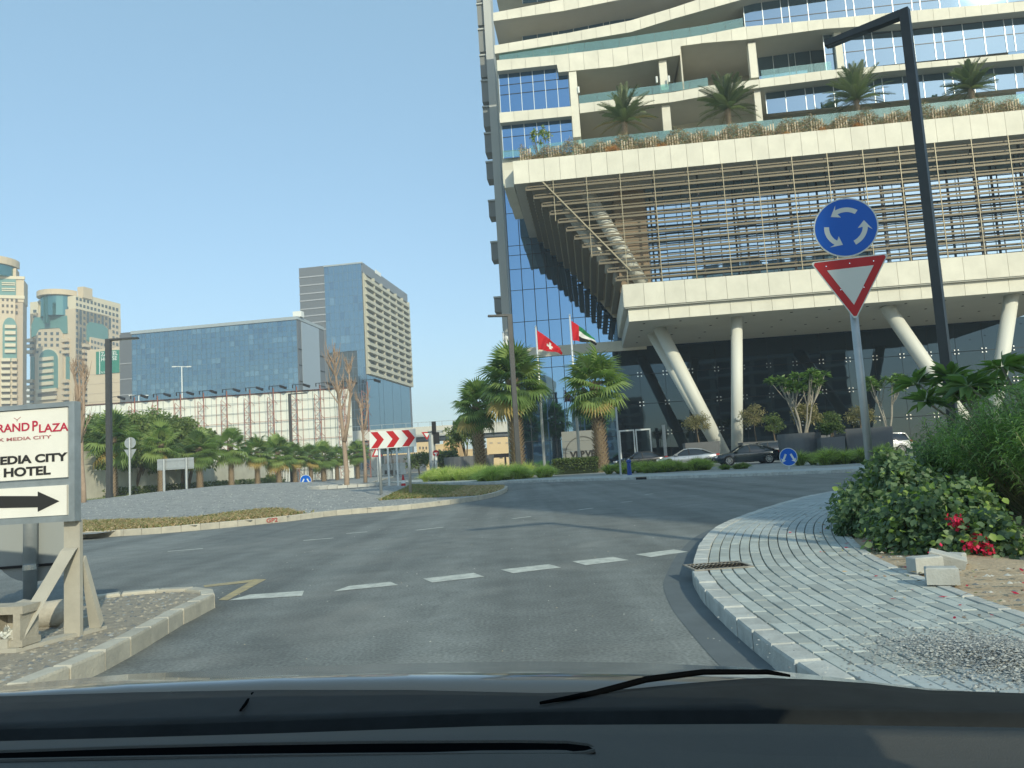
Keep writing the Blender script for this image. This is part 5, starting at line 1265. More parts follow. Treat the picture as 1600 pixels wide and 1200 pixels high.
# ================================================================== FLAGS
def flagpole(label, px, ytop, Y, r_=.055):
    p = at(px, 730, Y); t = thing('flagpole', label, 'flagpole', (p.x, Y, .15), 0, 'white flagpoles before the hotel'); H = at(px, ytop, Y).z-.15; return t, H
def lean(px, py, Y): return at(px, py, Y)
flagdefs = []
for (xb, xt, yt, lab) in ((850, 837, 511, 'flagpole with the red and white flag'), (908, 890, 493, 'tallest flagpole, with the red green white and black flag'), (798, 786, 520, 'flagpole with a limp white flag behind the lamp post')):
    Y = 66.; p = at(xt, yt, Y); t = thing('flagpole', lab, 'flagpole', (p.x, Y, .15), 0, 'white flagpoles before the hotel')
    MB().tube([(0, 0, 0), (0, 0, (p.z-.15)*.5), (0, 0, p.z-.15)], [.14, .11, .07], 10).build('pole', mat('white_pole', (.68, .70, .70), .3, metal=.3), t, True); MB().tube([(0, 0, p.z-.15), (0, 0, p.z-.0)], [.11, .05], 8).build('finial', spid, t); flagdefs.append((p, Y))
def flag(label, px, py, Y, L_, Hh, sag, colfn, mats, cat='flag', name='flag'):
    """cloth hanging from its hoist at (px,py), drooping to the right with folds"""
    p = at(px, py, Y); nu, nv = 30, 18; V = []; Fc = []; mi = []
    for i in range(nu+1):
        for j in range(nv+1):
            u, v_ = i/nu, j/nv; x = L_*(u*.86)+.02; z = -Hh*v_*(1-.72*u)-sag*u**1.05+.05*math.sin(u*9+v_*2)*u
            y = .22*math.sin(u*10+v_*3.2)*u**.6+.05*math.sin(u*23+v_*6); V.append((x+.09*math.sin(v_*5+u*4)*u, y, z))
    for i in range(nu):
        for j in range(nv): a = i*(nv+1)+j; Fc.append((a, a+1, a+nv+2, a+nv+1)); mi.append(colfn((i+.5)/nu, (j+.5)/nv))
    o = npmesh(name, V, Fc, mats, mi, None, smooth=True); o.location = (p.x+.07, Y, p.z); tag(o, label, cat); return o
fr_ = mat('flag_red', (.50, .012, .02), .8); fg_ = mat('flag_green', (.02, .18, .06), .8); fw2 = mat('flag_white', (.72, .72, .70), .8); fk_ = mat('flag_black', (.012, .012, .012), .8)
flag('red flag with a white cross hanging from the middle flagpole', 837.5, 516, 66., 2.3, 1.7, 1.75, lambda u, v: 1 if (.40 < u < .68 and .42 < v < .60) or (.49 < u < .59 and .2 < v < .8) else 0, [fr_, fw2])
flag('red, green, white and black striped flag on the tallest flagpole', 891, 501, 66., 2.3, 1.75, 1.75, lambda u, v: 0 if u < .30 else (1 if v < .34 else (2 if v < .66 else 3)), [fr_, fg_, fw2, fk_])
flag('limp white flag hanging behind the dark lamp post', 788, 524, 66., .75, 3.0, .3, lambda u, v: 0, [fw2])

# ================================================================== BILLBOARD AT THE LEFT EDGE
Yb = 6.55
gal = mat('galvanised_frame', (.40, .44, .45), .4, metal=.6, var=.2, vscale=4); tanp = mat('tan_painted_steel', (.43, .41, .345), .7, var=.1, vscale=4, bump=.1); bf = mat('board_face', (.80, .79, .72), .55, var=.06, vscale=2)
rp_ = at(112, 720, Yb); yawb = -R(6.5)
bb = thing('direction_billboard', 'white hotel direction board with red and black lettering and an arrow on tan steel legs', 'billboard', (rp_.x, Yb, .115), yawb)
class FB:
    def __call__(s, x, y):
        q = ray(x, y); n_ = Vector((math.sin(-yawb), math.cos(-yawb), 0)); e_ = Vector((math.cos(yawb), math.sin(yawb), 0)); n_ = Vector((-e_.y, e_.x, 0)); o_ = Vector((rp_.x, Yb, 0)); k = (o_-CAM).dot(n_)/q.dot(n_); P = CAM+q*k; return (P-o_).dot(e_), P.z-.115
fbx = FB()
xr = fbx(119, 720)[0]; zt_b = fbx(117, 627)[1]; zb_b = fbx(117, 814)[1]; xl = xr-1.55
fr = MB(); fr.box(xl, xr, -.02, .06, zb_b, zb_b+.05).box(xl, xr, -.02, .06, zt_b-.04, zt_b).box(xr-.055, xr, -.02, .06, zb_b+.05, zt_b-.04).box(xl, xl+.05, -.02, .06, zb_b+.05, zt_b-.04).build('frame', gal, bb)
zmA = fbx(112, 745)[1]; zmB = fbx(112, 757)[1]
MB().box(xl+.05, xr-.055, .02, .055, zb_b+.05, zt_b-.04).build('back_sheet', gal, bb)
MB().box(xl+.05, xr-.075, -.004, .02, zmA, zt_b-.045).build('upper_panel', bf, bb); MB().box(xl+.05, xr-.085, -.004, .02, zb_b+.055, zmB).build('arrow_panel', bf, bb)
redl = mat('red_lettering', (.48, .03, .07), .6); blkl = mat('black_lettering', (.03, .03, .03), .6); gryl = mat('grey_red_lettering', (.42, .16, .17), .6)
face = [c for c in bb.children if c.name.startswith('upper_panel')][0]; face2 = [c for c in bb.children if c.name.startswith('arrow_panel')][0]
def fit(o, x0, x1, z0):
    w_ = o.dimensions.x
    bpy.context.view_layer.update(); xs = [v.co.x for v in o.data.vertices]; zs_ = [v.co.y for v in o.data.vertices]; o.scale = ((x1-x0)/(max(xs)-min(xs)), o.scale[1], 1); o.location.x = x0-min(xs)*o.scale[0]; o.location.z = z0; return o
def line(body, x0, x1, ybase, ytop, M, par, bold=0.004):
    """text line whose cap height spans ytop..ybase and whose visible span is x0..x1 px"""
    a = fbx(x0, ybase); b = fbx(x1, ybase); c = fbx(x1, ytop); h = (c[1]-b[1]); o = text(body, par, (a[0], -.0075, b[1]), h/.7, M, bold, 1, ext=.0015); return fit(o, a[0], b[0], b[1])
line('GRAND', -17, 47, 672.5, 660, redl, face, .0015); line('P', 51.5, 60, 672.5, 657, redl, face, .0015); line('LAZA', 62, 107.5, 672.5, 660, redl, face, .0015)
line('MÖVENPICK MEDIA CITY', -64, 81, 684.5, 679.5, gryl, face, .0004)
line('MEDIA CITY', -16, 106.5, 719, 707, blkl, face, .0035); line('HOTEL', 7, 80, 740.5, 727.5, blkl, face, .0035)
# little bird mark
a = fbx(28, 656); MB().beam((a[0]-.032, -.006, a[1]+.018), (a[0], -.006, a[1]), .004, .003).beam((a[0], -.006, a[1]), (a[0]+.03, -.006, a[1]+.022), .004, .003).beam((a[0], -.006, a[1]), (a[0]-.005, -.006, a[1]-.012), .004, .005).build('bird_mark', gryl, face)
A_ = [fbx(x, y) for x, y in ((-60, 775), (60, 775), (60, 768), (93.5, 783), (60, 799.5), (60, 792.5), (-60, 795))]
MB().plate(A_, -.0085, -.0045).build('arrow', blkl, face2)
# legs: upright, raking strut, base frame
xl0 = fbx(92, 830)[0]; xl1 = fbx(117, 830)[0]
MB().box(xl0, xl1, .06, .10, -.0, zb_b-.001).build('leg', tanp, bb); MB().box(xl-.0, xl+.12, .06, .10, 0, zb_b-.001).build('leg', tanp, bb)
sA_ = fbx(104, 893); sB_ = fbx(72, 1015)
for (dx, nm) in ((0, 'strut'), (-1.42, 'strut')):
    MB().hexa([(xl0+dx-.14, -.42, .03), (xl0+dx-.02, -.42, .03), (xl0+dx-.02, -.40, .09), (xl0+dx-.14, -.40, .09), (xl0+dx, .02, .72), (xl1+dx-.01, .02, .72), (xl1+dx-.01, .055, .74), (xl0+dx, .055, .74)]).build(nm, tanp, bb)
    MB().hexa([(xl1+dx-.06, .26, .03), (xl1+dx+.05, .26, .03), (xl1+dx+.05, .30, .08), (xl1+dx-.06, .30, .08), (xl1+dx-.03, .105, .62), (xl1+dx, .105, .62), (xl1+dx, .14, .66), (xl1+dx-.03, .14, .66)]).build(nm, tanp, bb)
    MB().hexa([(xl0+dx-.15, -.46, 0), (xl0+dx-.01, -.46, 0), (xl1+dx+.05, .34, 0), (xl1+dx-.06, .34, 0), (xl0+dx-.15, -.46, .03), (xl0+dx-.01, -.46, .03), (xl1+dx+.05, .34, .03), (xl1+dx-.06, .34, .03)]).build('foot', tanp, bb)
MB().box(xl-.1, xl0-.10, -.44, -.36, .0, .10).build('base_rail', tanp, bb); MB().box(xl-.1, xl0-.12, .48, .54, .0, .08).build('base_rail', tanp, bb)
# hollow blocks weighing the frame down
cb = thing('concrete_block', 'hollow concrete block with crumpled paper in its cell, weighing down the billboard frame', 'concrete block', (rp_.x-.24, Yb-.30, .15), yawb)
m2 = MB()
xx = [-.46, -.40, -.22, -.16, .02, .08]
m2.box(-.46, .10, -.10, .10, 0, .05).box(-.46, .10, -.10, .10, .25, .31)
for k in (0, 2, 4): m2.box(xx[k], xx[k+1], -.10, .10, .05, .25)
m2.box(-.40, .02, .06, .10, .05, .25)
ob = m2.build('block', mat('hollow_block', (.40, .37, .30), .9, var=.15, vscale=10, bump=.3), cb)
pm = MB(); random.seed(3)
for k in range(22): c = Vector((-.07+random.gauss(0, .03), -.04+random.gauss(0, .01), .10+random.gauss(0, .018))); d1 = Vector([random.gauss(0, .035) for _ in range(3)]); d2 = Vector([random.gauss(0, .03) for _ in range(3)]); pm.poly([c-d1, c+d2, c+d1])
t = thing('paper_scrap', 'crumpled white paper stuffed in the hollow block cell', 'litter', cb.location); t.rotation_euler = cb.rotation_euler; pm.build('paper', whitep, t)
t = thing('sandbag', 'dusty sandbag slumped behind the hollow block under the billboard', 'sandbag', (rp_.x-.62, Yb+.62, .10), yawb); mb = MB()
mb.tube([(-.5, 0, .10), (-.42, 0, .10), (-.2, .01, .13), (.0, 0, .12), (.2, 0, .13), (.3, 0, .09)], [.02, .10, .14, .12, .13, .03], 12); o = mb.build('bag', mat('sandbag_cloth', (.46, .42, .34), .95, var=.15, vscale=12, bump=.4), t, True)
# round sign on a post behind the board
p = at(47, 940, 9.3); t = thing('road_sign', 'thick grey sign post behind the billboard with a round sign seen from the back', 'road sign', (p.x, 9.3, .0), R(10)); zc = at(47, 850, 9.3).z
MB().tube([(0, 0, 0), (0, 0, 2.4)], .075, 16).build('post', greym, t, True); MB().plate(disc(32, .46, .0, zc), .10, .11).build('disc', mat('sign_back', (.30, .32, .31), .6), t)
MB().box(-.42, .42, .075, .10, zc-.28, zc-.25).build('sign_rail', blackp, t); MB().tube([(0, 0, zc-.30), (0, 0, zc-.24)], .085, 16).build('clamp', spid, t)

# ================================================================== HOTEL MONUMENT SIGN, PLANTERS
p = at(878, 690, 72.); p2 = at(931, 690, 72.); ztp = at(905, 673, 72.).z
t = thing('monument_sign', 'pale stone sign wall with a ring emblem and dark lettering behind the flagpoles', 'sign', ((p.x+p2.x)/2, 72, .15), -R(5)); hw = (p2.x-p.x)/2; hz = ztp-.15
sw = mat('stone_sign_wall', (.25, .255, .235), .8, rnd=.04)
for k in range(4): MB().box(-hw, hw, 0, .5, k*hz/4+.01, (k+1)*hz/4-.01).build('stone_course', sw, t)
mb = MB(); rr = hz*.42; cz = hz*.42
for k in range(48):
    a0, a1 = 2*math.pi*k/48, 2*math.pi*(k+1)/48; mb.hexa([(rr*math.cos(a0)+.3, -.05, cz+rr*math.sin(a0)), (rr*math.cos(a1)+.3, -.05, cz+rr*math.sin(a1)), (rr*math.cos(a1)+.3, 0, cz+rr*math.sin(a1)), (rr*math.cos(a0)+.3, 0, cz+rr*math.sin(a0)), ((rr+.08)*math.cos(a0)+.3, -.05, cz+(rr+.08)*math.sin(a0)), ((rr+.08)*math.cos(a1)+.3, -.05, cz+(rr+.08)*math.sin(a1)), ((rr+.08)*math.cos(a1)+.3, 0, cz+(rr+.08)*math.sin(a1)), ((rr+.08)*math.cos(a0)+.3, 0, cz+(rr+.08)*math.sin(a0))])
mb.build('ring_emblem', mat('dark_bronze', (.10, .10, .09), .5), t)
text('VERVE', t, (-.85, -.06, cz-.3), .82, blkl, .03, 1.0)
planter = mat('planter_grey', (.13, .135, .135), .6, var=.08, vscale=2)
def roundplanter(label, px, Y, r_, ytop, z=.15, square=False, name='planter'):
    p = at(px, 720, Y); H = at(px, ytop, Y).z-z; t = thing(name, label, 'planter', (p.x, Y, z), -R(8)); n = 4 if square else 28; a0 = math.pi/4 if square else 0; rr = r_*(1.414 if square else 1)
    mb = MB(); P = [(rr*math.cos(a0+2*math.pi*k/n), rr*math.sin(a0+2*math.pi*k/n)) for k in range(n)]
    for k in range(n):
        a, b = P[k], P[(k+1) % n]; mb.quad((*a, 0), (*b, 0), (b[0]*1.06, b[1]*1.06, H), (a[0]*1.06, a[1]*1.06, H)); mb.quad((a[0]*1.06, a[1]*1.06, H), (b[0]*1.06, b[1]*1.06, H), (b[0]*.95, b[1]*.95, H), (a[0]*.95, a[1]*.95, H))
    mb.build('pot', planter, t); MB().poly([(x*.96, y*.96, H-.06) for x, y in P]).build('soil', mat('dark_soil', (.07, .06, .045), .95), t); return t, p, H
gr3 = [leafm('bush_a', (.07, .105, .03), .3), leafm('bush_b', (.12, .15, .05), .3), leafm('bush_c', (.04, .065, .022), .3)]
olv = [leafm('olive_a', (.16, .15, .07), .3), leafm('olive_b', (.22, .19, .10), .3), leafm('olive_c', (.09, .085, .04), .3)]
def smalltree(name, label, loc, H, rad, n, mats, L, W, trunk=.07, nc=26, stems=1, spread=.35, cat='tree', group=None, stemM=None, branches=10):
    t = thing(name, label, cat, loc, random.uniform(0, 3), group); mb = MB(); nodes = []
    for s_ in range(stems):
        a = random.uniform(0, 6.3); d = .12*H if stems > 1 else .03; b0 = Vector((math.cos(a)*d*.3, math.sin(a)*d*.3, 0)); b1 = Vector((math.cos(a)*d*1.6, math.sin(a)*d*1.6, H*.62)); md = b0.lerp(b1, .5)+Vector((random.uniform(-.04, .04)*H, random.uniform(-.04, .04)*H, 0)); mb.tube([b0, md, b1], [trunk, trunk*.8, trunk*.6], 8); nodes.append((md, b1))
    C = []
    d_ = randdir(nc, -.5); rr = .45+.55*RNG.random(nc)**.6; Cn = d_*rr[:, None]*np.array(rad)*.85+np.array((0, 0, H-rad[2]))
    for k in range(min(branches, nc)): nd = random.choice(nodes); tip = Vector(Cn[k]); m_ = nd[1].lerp(tip, .5)+Vector((0, 0, -.05*H)); mb.tube([nd[0].lerp(nd[1], random.uniform(.5, 1)), m_, tip], [trunk*.5, trunk*.35, trunk*.12], 5)
    mb.build('trunk', stemM or bark, t)
    k = RNG.integers(0, nc, n); q = randdir(n)*(RNG.random(n)**.45)[:, None]*min(rad)*spread; P = Cn[k]+q*np.array([1.15, 1.15, .75])
    D = unit(q*2/min(rad)+RNG.normal(size=(n, 3))*.6); V, Fq = leafquads(P, D, L*(.6+.8*RNG.random(n)), W*(.7+.6*RNG.random(n)), .2)
    mi = np.where(RNG.random(n) < .6, k % len(mats), RNG.integers(0, len(mats), n)); npmesh('crown', V, Fq, mats, mi, t); return t
frang = [leafm('frangi_a', (.09, .15, .045), .3, .4), leafm('frangi_b', (.15, .22, .07), .3, .4), leafm('frangi_c', (.05, .09, .03), .3, .4)]
def rosettetree(name, label, loc, H, W, nros, L, trunkr, stems=4, group=None, leafn=16, cat='tree'):
    """frangipani: bare forked limbs each ending in a rosette of large leaves"""
    t = thing(name, label, cat, loc, 0, group); mb = MB(); tips = []
    for s_ in range(stems):
        a = 6.283*s_/stems+random.uniform(-.4, .4); p0 = Vector((math.cos(a)*W*.1, math.sin(a)*W*.1, 0)); p1 = Vector((math.cos(a)*W*.35, math.sin(a)*W*.35, H*.45)); mb.tube([p0, p0.lerp(p1, .5)+Vector((.03*W, 0, 0)), p1], [trunkr, trunkr*.85, trunkr*.7], 8)
        for b in range(max(1, nros//stems)):
            a2 = a+random.uniform(-1, 1); rr = W*random.uniform(.45, 1.); p2 = Vector((math.cos(a2)*rr, math.sin(a2)*rr, H*random.uniform(.72, 1.))); mb.tube([p1, p1.lerp(p2, .5)+Vector((0, 0, -.04*H)), p2], [trunkr*.6, trunkr*.5, trunkr*.35], 6); tips.append(p2)
    mb.build('trunk', mat('frangipani_bark', (.34, .31, .25), .8, var=.2, vscale=8), t)
    n = len(tips)*leafn; P = np.repeat(np.array([list(p) for p in tips]), leafn, 0); az = RNG.random(n)*6.283; el = RNG.uniform(-.35, 1.1, n)
    D = np.stack([np.cos(az)*np.cos(el), np.sin(az)*np.cos(el), np.sin(el)], 1); V, Fq = leafquads(P+D*.03, D, L*(.7+.5*RNG.random(n)), L*.30, .25, up=np.array([0, 0, 1.]))
    npmesh('crown', V, Fq, frang, RNG.integers(0, 3, n), t); return t
# planters under the canopy and their plants
for (px, Y, r_, yt, sq, plab) in ((1252, 56., 1.42, 677, False, 'largest round dark planter, holding the frangipani tree on the forecourt'), (1274, 61., 1.2, 681, False, 'dark planter just behind the largest planter on the forecourt'),
                                  (1300, 54., .75, 683, True, 'small square dark planter right of the largest planter'), (1352, 56., 1.5, 669, True, 'dark planter behind the roundabout sign post, before the white car'),
                                  (1097, 74., 1.5, 691, True, 'grey planter behind the silver car, left of the leaning column foot'), (1186, 74., 1.5, 690, True, 'grey planter behind the dark saloon car, right of the columns'), (733, 88., 2.7, 713, False, 'wide dark planter under the leafy tree on the left of the hedge')):
    roundplanter(plab, px, Y, r_, yt, square=sq)
def ptree(fn, px, ybase, ytop, Y, **k):
    a = at(px, ybase, Y); b = at(px-.1*(ybase-ytop)*0, ytop, Y); return a, b.z-a.z
a = at(1254, 677, 56.); rosettetree('frangipani_tree', 'bare limbed frangipani in the largest dark planter before the lobby glass', (a.x, 56, a.z-.1), at(1262, 582, 56.).z-a.z, 2.3, 34, .58, .075, 5, leafn=30)
for px, ybase, ytop, Y, rad, lab, M_ in ((1092, 691, 640, 74., (1.3, 1.2, 1.3), 'round brownish clipped tree seen through the leaning column foot', olv), (1182, 690, 630, 74., (1.25, 1.2, 1.5), 'round brownish clipped tree just right of the upright column', olv),
                                     (1212, 692, 645, 72., (1.0, 1.0, 1.2), 'small pale green young tree between the clipped tree and the large planter', gr3), (1262, 677, 628, 60., (1.1, 1., 1.1), 'brownish clipped tree behind the frangipani stems', olv),
                                     (1300, 690, 640, 66., (1., 1., 1.2), 'thin grey green tree right of the large planter', gr3), (1345, 669, 630, 66., (1.2, 1.1, 1.3), 'brownish clipped tree behind the roundabout sign post', olv), (1302, 682, 660, 54., (.6, .6, .5), 'small pale leafy shrub in the small square planter', gr3)):
    a = at(px, ybase, Y); smalltree('clipped_tree', lab, (a.x, Y, max(.15, a.z)), at(px, ytop, Y).z-a.z, rad, 1500, M_, .2, .08, .07, 30, 1, .38)
a = at(1388, 669, 58.); rosettetree('frangipani_tree', 'tall frangipani just right of the roundabout sign post before the lobby', (a.x, 58, a.z-.1), at(1388, 585, 58.).z-a.z, 1.5, 22, .55, .065, 4, leafn=30)
a = at(728, 713, 88.); smalltree('leafy_tree', 'loose leafy tree growing from the wide dark planter by the viaduct', (a.x, 88, a.z-.1), at(728, 650, 88.).z-a.z, (2.4, 2.2, 2.6), 2600, gr3, .35, .2, .09, 34, 4, .3)

# ================================================================== PALMS AND TREES ON THE GROUND
for px, yb, yc, Y, lab, sc_, tr_ in ((815, 722, 594, 64., 'full fan palm between the lamp post and the first flagpole', 1.9, .50), (946, 720, 598, 61., 'full fan palm right of the tallest flagpole before the lobby glass', 1.75, .46), (756, 727, 632, 70., 'smaller fan palm left of the dark lamp post against the sky', 1.5, .46)):
    a = at(px, yb, Y); c = at(px-(yb-yc)*.055, yc, Y); palmtree('fan_palm', lab, (a.x-.3, Y, .15), c.z-.15, 'fan palms before the hotel', sc_, 44, tr_, 'fan')
left = [(177, 684, 76, 'first fan palm, mostly hidden behind the left lamp post'), (252, 694, 80, 'fan palm behind the wide grey direction board'), (313, 700, 86, 'reddish trunked fan palm right of the direction board'), (362, 695, 92, 'fan palm before the screen, third gap right of the direction board'),
        (403, 704, 98, 'fan palm before the screen between two narrower palms'), (437, 707, 104, 'fan palm just left of the slim grey lamp among the palms'), (462, 710, 108, 'fan palm just right of the slim grey lamp among the palms'), (487, 712, 112, 'fan palm above the small half sunk blue sign'), (507, 712, 118, 'small fan palm right of the half sunk blue sign'), (528, 712, 122, 'small fan palm just left of the two stemmed bare tree'), (560, 706, 126, 'fan palm between the two bare trees at the tower foot')]
first = None
for px, yc, Y, lab in left:
    a = at(px, 770, Y); c = at(px, yc, Y)
    if first is None: first = palmtree('fan_palm', lab, (a.x, Y, .2), c.z-.2, 'fan palms along the boundary wall', 1.65, 34, .34, 'fan'); H0 = c.z-.2
    else:
        
        if px in (362, 437, 507): palmtree('fan_palm', lab, (a.x, Y, .2), c.z-.2, 'fan palms along the boundary wall', random.uniform(1.35, 1.7), random.choice((24, 30, 38)), random.uniform(.26, .36), 'fan'); continue
        s_ = (c.z-.2)/H0; o = dup(first, (a.x, Y, .2), random.uniform(0, 6), lab, sc=1.0); o.scale = (max(.85, s_)*random.uniform(.9, 1.05), )*2+(s_,); o.rotation_euler = (random.uniform(-.04, .04), random.uniform(-.04, .04), o.rotation_euler.z)
for px, yt, Y, rad, lab in ((160, 634, 86, (5, 4, 5.0), 'dark leafy tree behind the left lamp post and boundary wall'), (238, 628, 90, (5.4, 4.5, 5.6), 'large leafy tree rising above the boundary wall'), (288, 650, 92, (4.4, 3.5, 4.4), 'leafy tree sloping down to the right behind the direction board'), (203, 640, 85, (4, 3.5, 4.6), 'leafy tree in the middle of the clump behind the wall')):
    a = at(px, 770, Y); H = at(px, yt, Y).z; smalltree('leafy_tree', lab, (a.x, Y, 0), H, rad, 11000, [leafm('tree_a', (.105, .15, .05), .35), leafm('tree_b', (.16, .20, .07), .35), gr3[0]], .42, .24, .22, 110, 3, .27, branches=14)
n = 5000; PH = np.stack([RNG.random(n)*Lw, -.6-RNG.random(n)*1.2, RNG.random(n)**1.5*1.0], 1)
V, Fq = leafquads(PH, randdir(n, -.1), .35, .16); o = npmesh('ground_cover', V, Fq, gr3, RNG.integers(0, 3, n), None, 'stuff'); o.location = (bwA.x, bwA.y, .15); o.rotation_euler = (0, 0, ang)
# bare trees
bt = mat('bare_bark', (.36, .27, .20), .85, var=.15, vscale=5)
def baretree(label, pxs, Y, r_, seed, twigs=34, z0=.3):
    """pxs: list of stems, each a list of photo points from bottom to top"""
    rs = random.Random(seed); b0 = at(*pxs[0][0], Y); t = thing('bare_tree', label, 'tree', (b0.x, Y, 0)); 
    for st_ in pxs:
        P = [at(x, y, Y)-Vector((b0.x, Y, 0)) for x, y in st_]; P = [Vector((p.x, rs.uniform(-.15, .15)*(i > 0), p.z)) for i, p in enumerate(P)]
        k = 1 if st_ is pxs[0] else .75
        mb = MB().tube(P, [r_*k*(1-.72*i/(len(P)-1)) for i in range(len(P))], 8); tr_ = mb.build('trunk', bt, t, True); mb = MB()
        for j in range(twigs//len(pxs)):
            f = rs.uniform(.45, 1.)**.7; q = f*(len(P)-1); i = min(int(q), len(P)-2); p = P[i].lerp(P[i+1], q-i); L_ = (P[-1]-P[0]).length*rs.uniform(.10, .26); a = rs.uniform(0, 6.28)
            d = Vector((math.cos(a)*.5, math.sin(a)*.4, 1)).normalized(); p1 = p+d*L_*.5+Vector((rs.uniform(-.1, .1), 0, 0))*L_; p2 = p1+Vector((d.x*.4, d.y*.4, 1)).normalized()*L_*.5
            mb.tube([p, p1, p2], [r_*.22, r_*.14, r_*.05], 5)
            for k2 in range(2): a = rs.uniform(0, 6.28); e = p1+Vector((math.cos(a)*.5, math.sin(a)*.5, .9)).normalized()*L_*.35; mb.tube([p1, e], [r_*.10, r_*.04], 4)
        mb.build('branch', bt, t)
    return t
baretree('bare two stemmed reddish tree inside the ring kerb on the gravel island', [[(542, 778), (541, 740), (537, 690), (532, 640), (525, 590), (521, 560)], [(538, 690), (543, 660), (547, 615), (545, 575)]], 41., .16, 1, 60)
baretree('slimmer bare forked tree behind the chevron board on the lawn edge', [[(571, 757), (570, 720), (567, 670), (564, 630)], [(569, 672), (573, 650), (575, 615)]], 55., .15, 2, 44)
baretree('thin reddish bare tree rising behind the billboard at the left', [[(131, 802), (129, 760), (126, 720), (125, 680), (124, 630), (122, 590)], [(125, 690), (131, 650), (131, 610), (128, 575)], [(124, 640), (117, 600), (112, 570)]], 40., .15, 5, 60)
# ring kerb around the tree
ctr = g(543, 777, .3); ctr = Vector((at(542, 778, 41.).x, 41., 0)); zring = iz(ctr.x, ctr.y)
t = thing('tree_ring_kerb', 'pale ring of kerb stones round the foot of the two stemmed bare tree', 'kerb', (ctr.x, ctr.y, zring-.04), 0)
ks = mat('ring_kerb_stone', (.50, .49, .44), .85, rnd=.08); n = 26; rr = 1.9
o0 = None
for k in range(n):
    if o0 is None: o0 = MB().hexa([(rr, -.22, 0), (rr+.2, -.24, 0), (rr+.2, .24, 0), (rr, .22, 0), (rr, -.22, .15), (rr+.2, -.24, .15), (rr+.2, .24, .15), (rr, .22, .15)]).build('kerb_stone', ks, t)
    else: inst(o0, None, t, None, (0, 0, 2*math.pi*k/n))

# ================================================================== ORNAMENTAL GRASSES AND BEDS
og = [leafm('fountain_grass_a', (.34, .39, .13), .5), leafm('fountain_grass_b', (.44, .46, .20), .5), leafm('fountain_grass_c', (.22, .28, .09), .5)]
def grassbed(p0, p1, width, n, h, name='ornamental_grass', mats=og):
    p0, p1 = Vector(p0), Vector(p1); L_ = (p1-p0).length; d = (p1-p0).normalized(); nrm = Vector((-d.y, d.x)); pts = []; nt_ = int(L_*width/.5); T = [(random.uniform(0, L_), random.uniform(0, width)) for _ in range(nt_)]
    T = [(a, b, random.uniform(.7, 1.25)) for a, b in T]; HH = []; DD = []
    for k in range(n):
        a, b, hs = random.choice(T); a2 = random.gauss(0, 1); b2 = random.gauss(0, 1); q = p0+d*(a+a2*.06)+nrm*(b+b2*.06); pts.append((q.x, q.y, .15)); HH.append(h*hs*random.uniform(.55, 1.15)); v = d*a2+nrm*b2; DD.append((v.x*.30, v.y*.30, 1.))
    P = np.array(pts); D = unit(np.array(DD)); Ls = np.array(HH)[:, None]; S = unit(np.cross(D, RNG.normal(size=(n, 3))))*.014
    m1 = P+D*Ls*.55; tip = P+D*Ls; tip[:, :2] += D[:, :2]*Ls*.9; tip[:, 2] -= Ls[:, 0]*np.hypot(D[:, 0], D[:, 1])*.8
    V = np.stack([P-S, P+S, m1+S, m1-S, tip], 1).reshape(-1, 3); k = (np.arange(n)*5)[:, None]
    Ft = np.concatenate([np.stack([k+0, k+1, k+2], -1).reshape(-1, 3), np.stack([k+0, k+2, k+3], -1).reshape(-1, 3), np.stack([k+3, k+2, k+4], -1).reshape(-1, 3)]); mm = RNG.integers(0, len(mats), n)
    return npmesh(name, V, Ft, mats, np.concatenate([mm]*3), None, 'stuff')
grassbed((fk[20].x-3.0, fk[20].y+4.0), (at(860, 730, 55.).x, 54.5), 3.2, 30000, .98)
a = at(640, 735, 62.); b = at(790, 735, 57.); grassbed((a.x, 66.), (b.x, 57.5), 3.0, 26000, 1.15)
a = at(940, 735, 49.); b = at(1112, 735, 46.); grassbed((a.x, 51.5), (b.x, 47.), 2.4, 22000, .80, mats=[og[0], og[2], gr3[1]])
a = at(1262, 735, 43.); b = at(1432, 735, 41.); grassbed((a.x, 43.), (b.x, 42.), 2.6, 16000, .95, mats=[og[0], og[2], gr3[1]])
a = at(1110, 735, 47.); b = at(1170, 735, 47.); grassbed((a.x, 46.2), (b.x, 45.), 1.2, 4000, .35, mats=[og[2], gr3[0], gr3[1]])
# clipped green hedges
def hedge(label, p0, p1, wd, h, n=5000, mats=gr3, L=.16):
    p0, p1 = Vector(p0), Vector(p1); d = (p1-p0); L_ = d.length; t = thing('hedge', label, 'hedge', (p0.x, p0.y, .15), math.atan2(d.y, d.x))
    P = np.stack([RNG.random(n)*L_, RNG.random(n)*wd, RNG.random(n)**.5*h*(1+.08*np.sin(RNG.random(n)*3))], 1); V, Fq = leafquads(P, randdir(n, -.2), L*(.6+.8*RNG.random(n)), L*.45); npmesh('foliage', V, Fq, mats, RNG.integers(0, 3, n), t)
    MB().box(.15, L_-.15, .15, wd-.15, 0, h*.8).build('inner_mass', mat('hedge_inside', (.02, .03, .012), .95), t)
a = at(862, 712, 60.); b = at(935, 712, 59.); hedge('low clipped green hedge in front of the stone sign wall', (a.x, 61.), (b.x, 60.), 1.5, 1.15)
a = at(700, 715, 120.); hedge('dark round topped hedge beneath the orange block', (at(684, 715, 120.).x, 120), (at(712, 715, 120.).x, 120), 3, 3.2, 3000, L=.5)
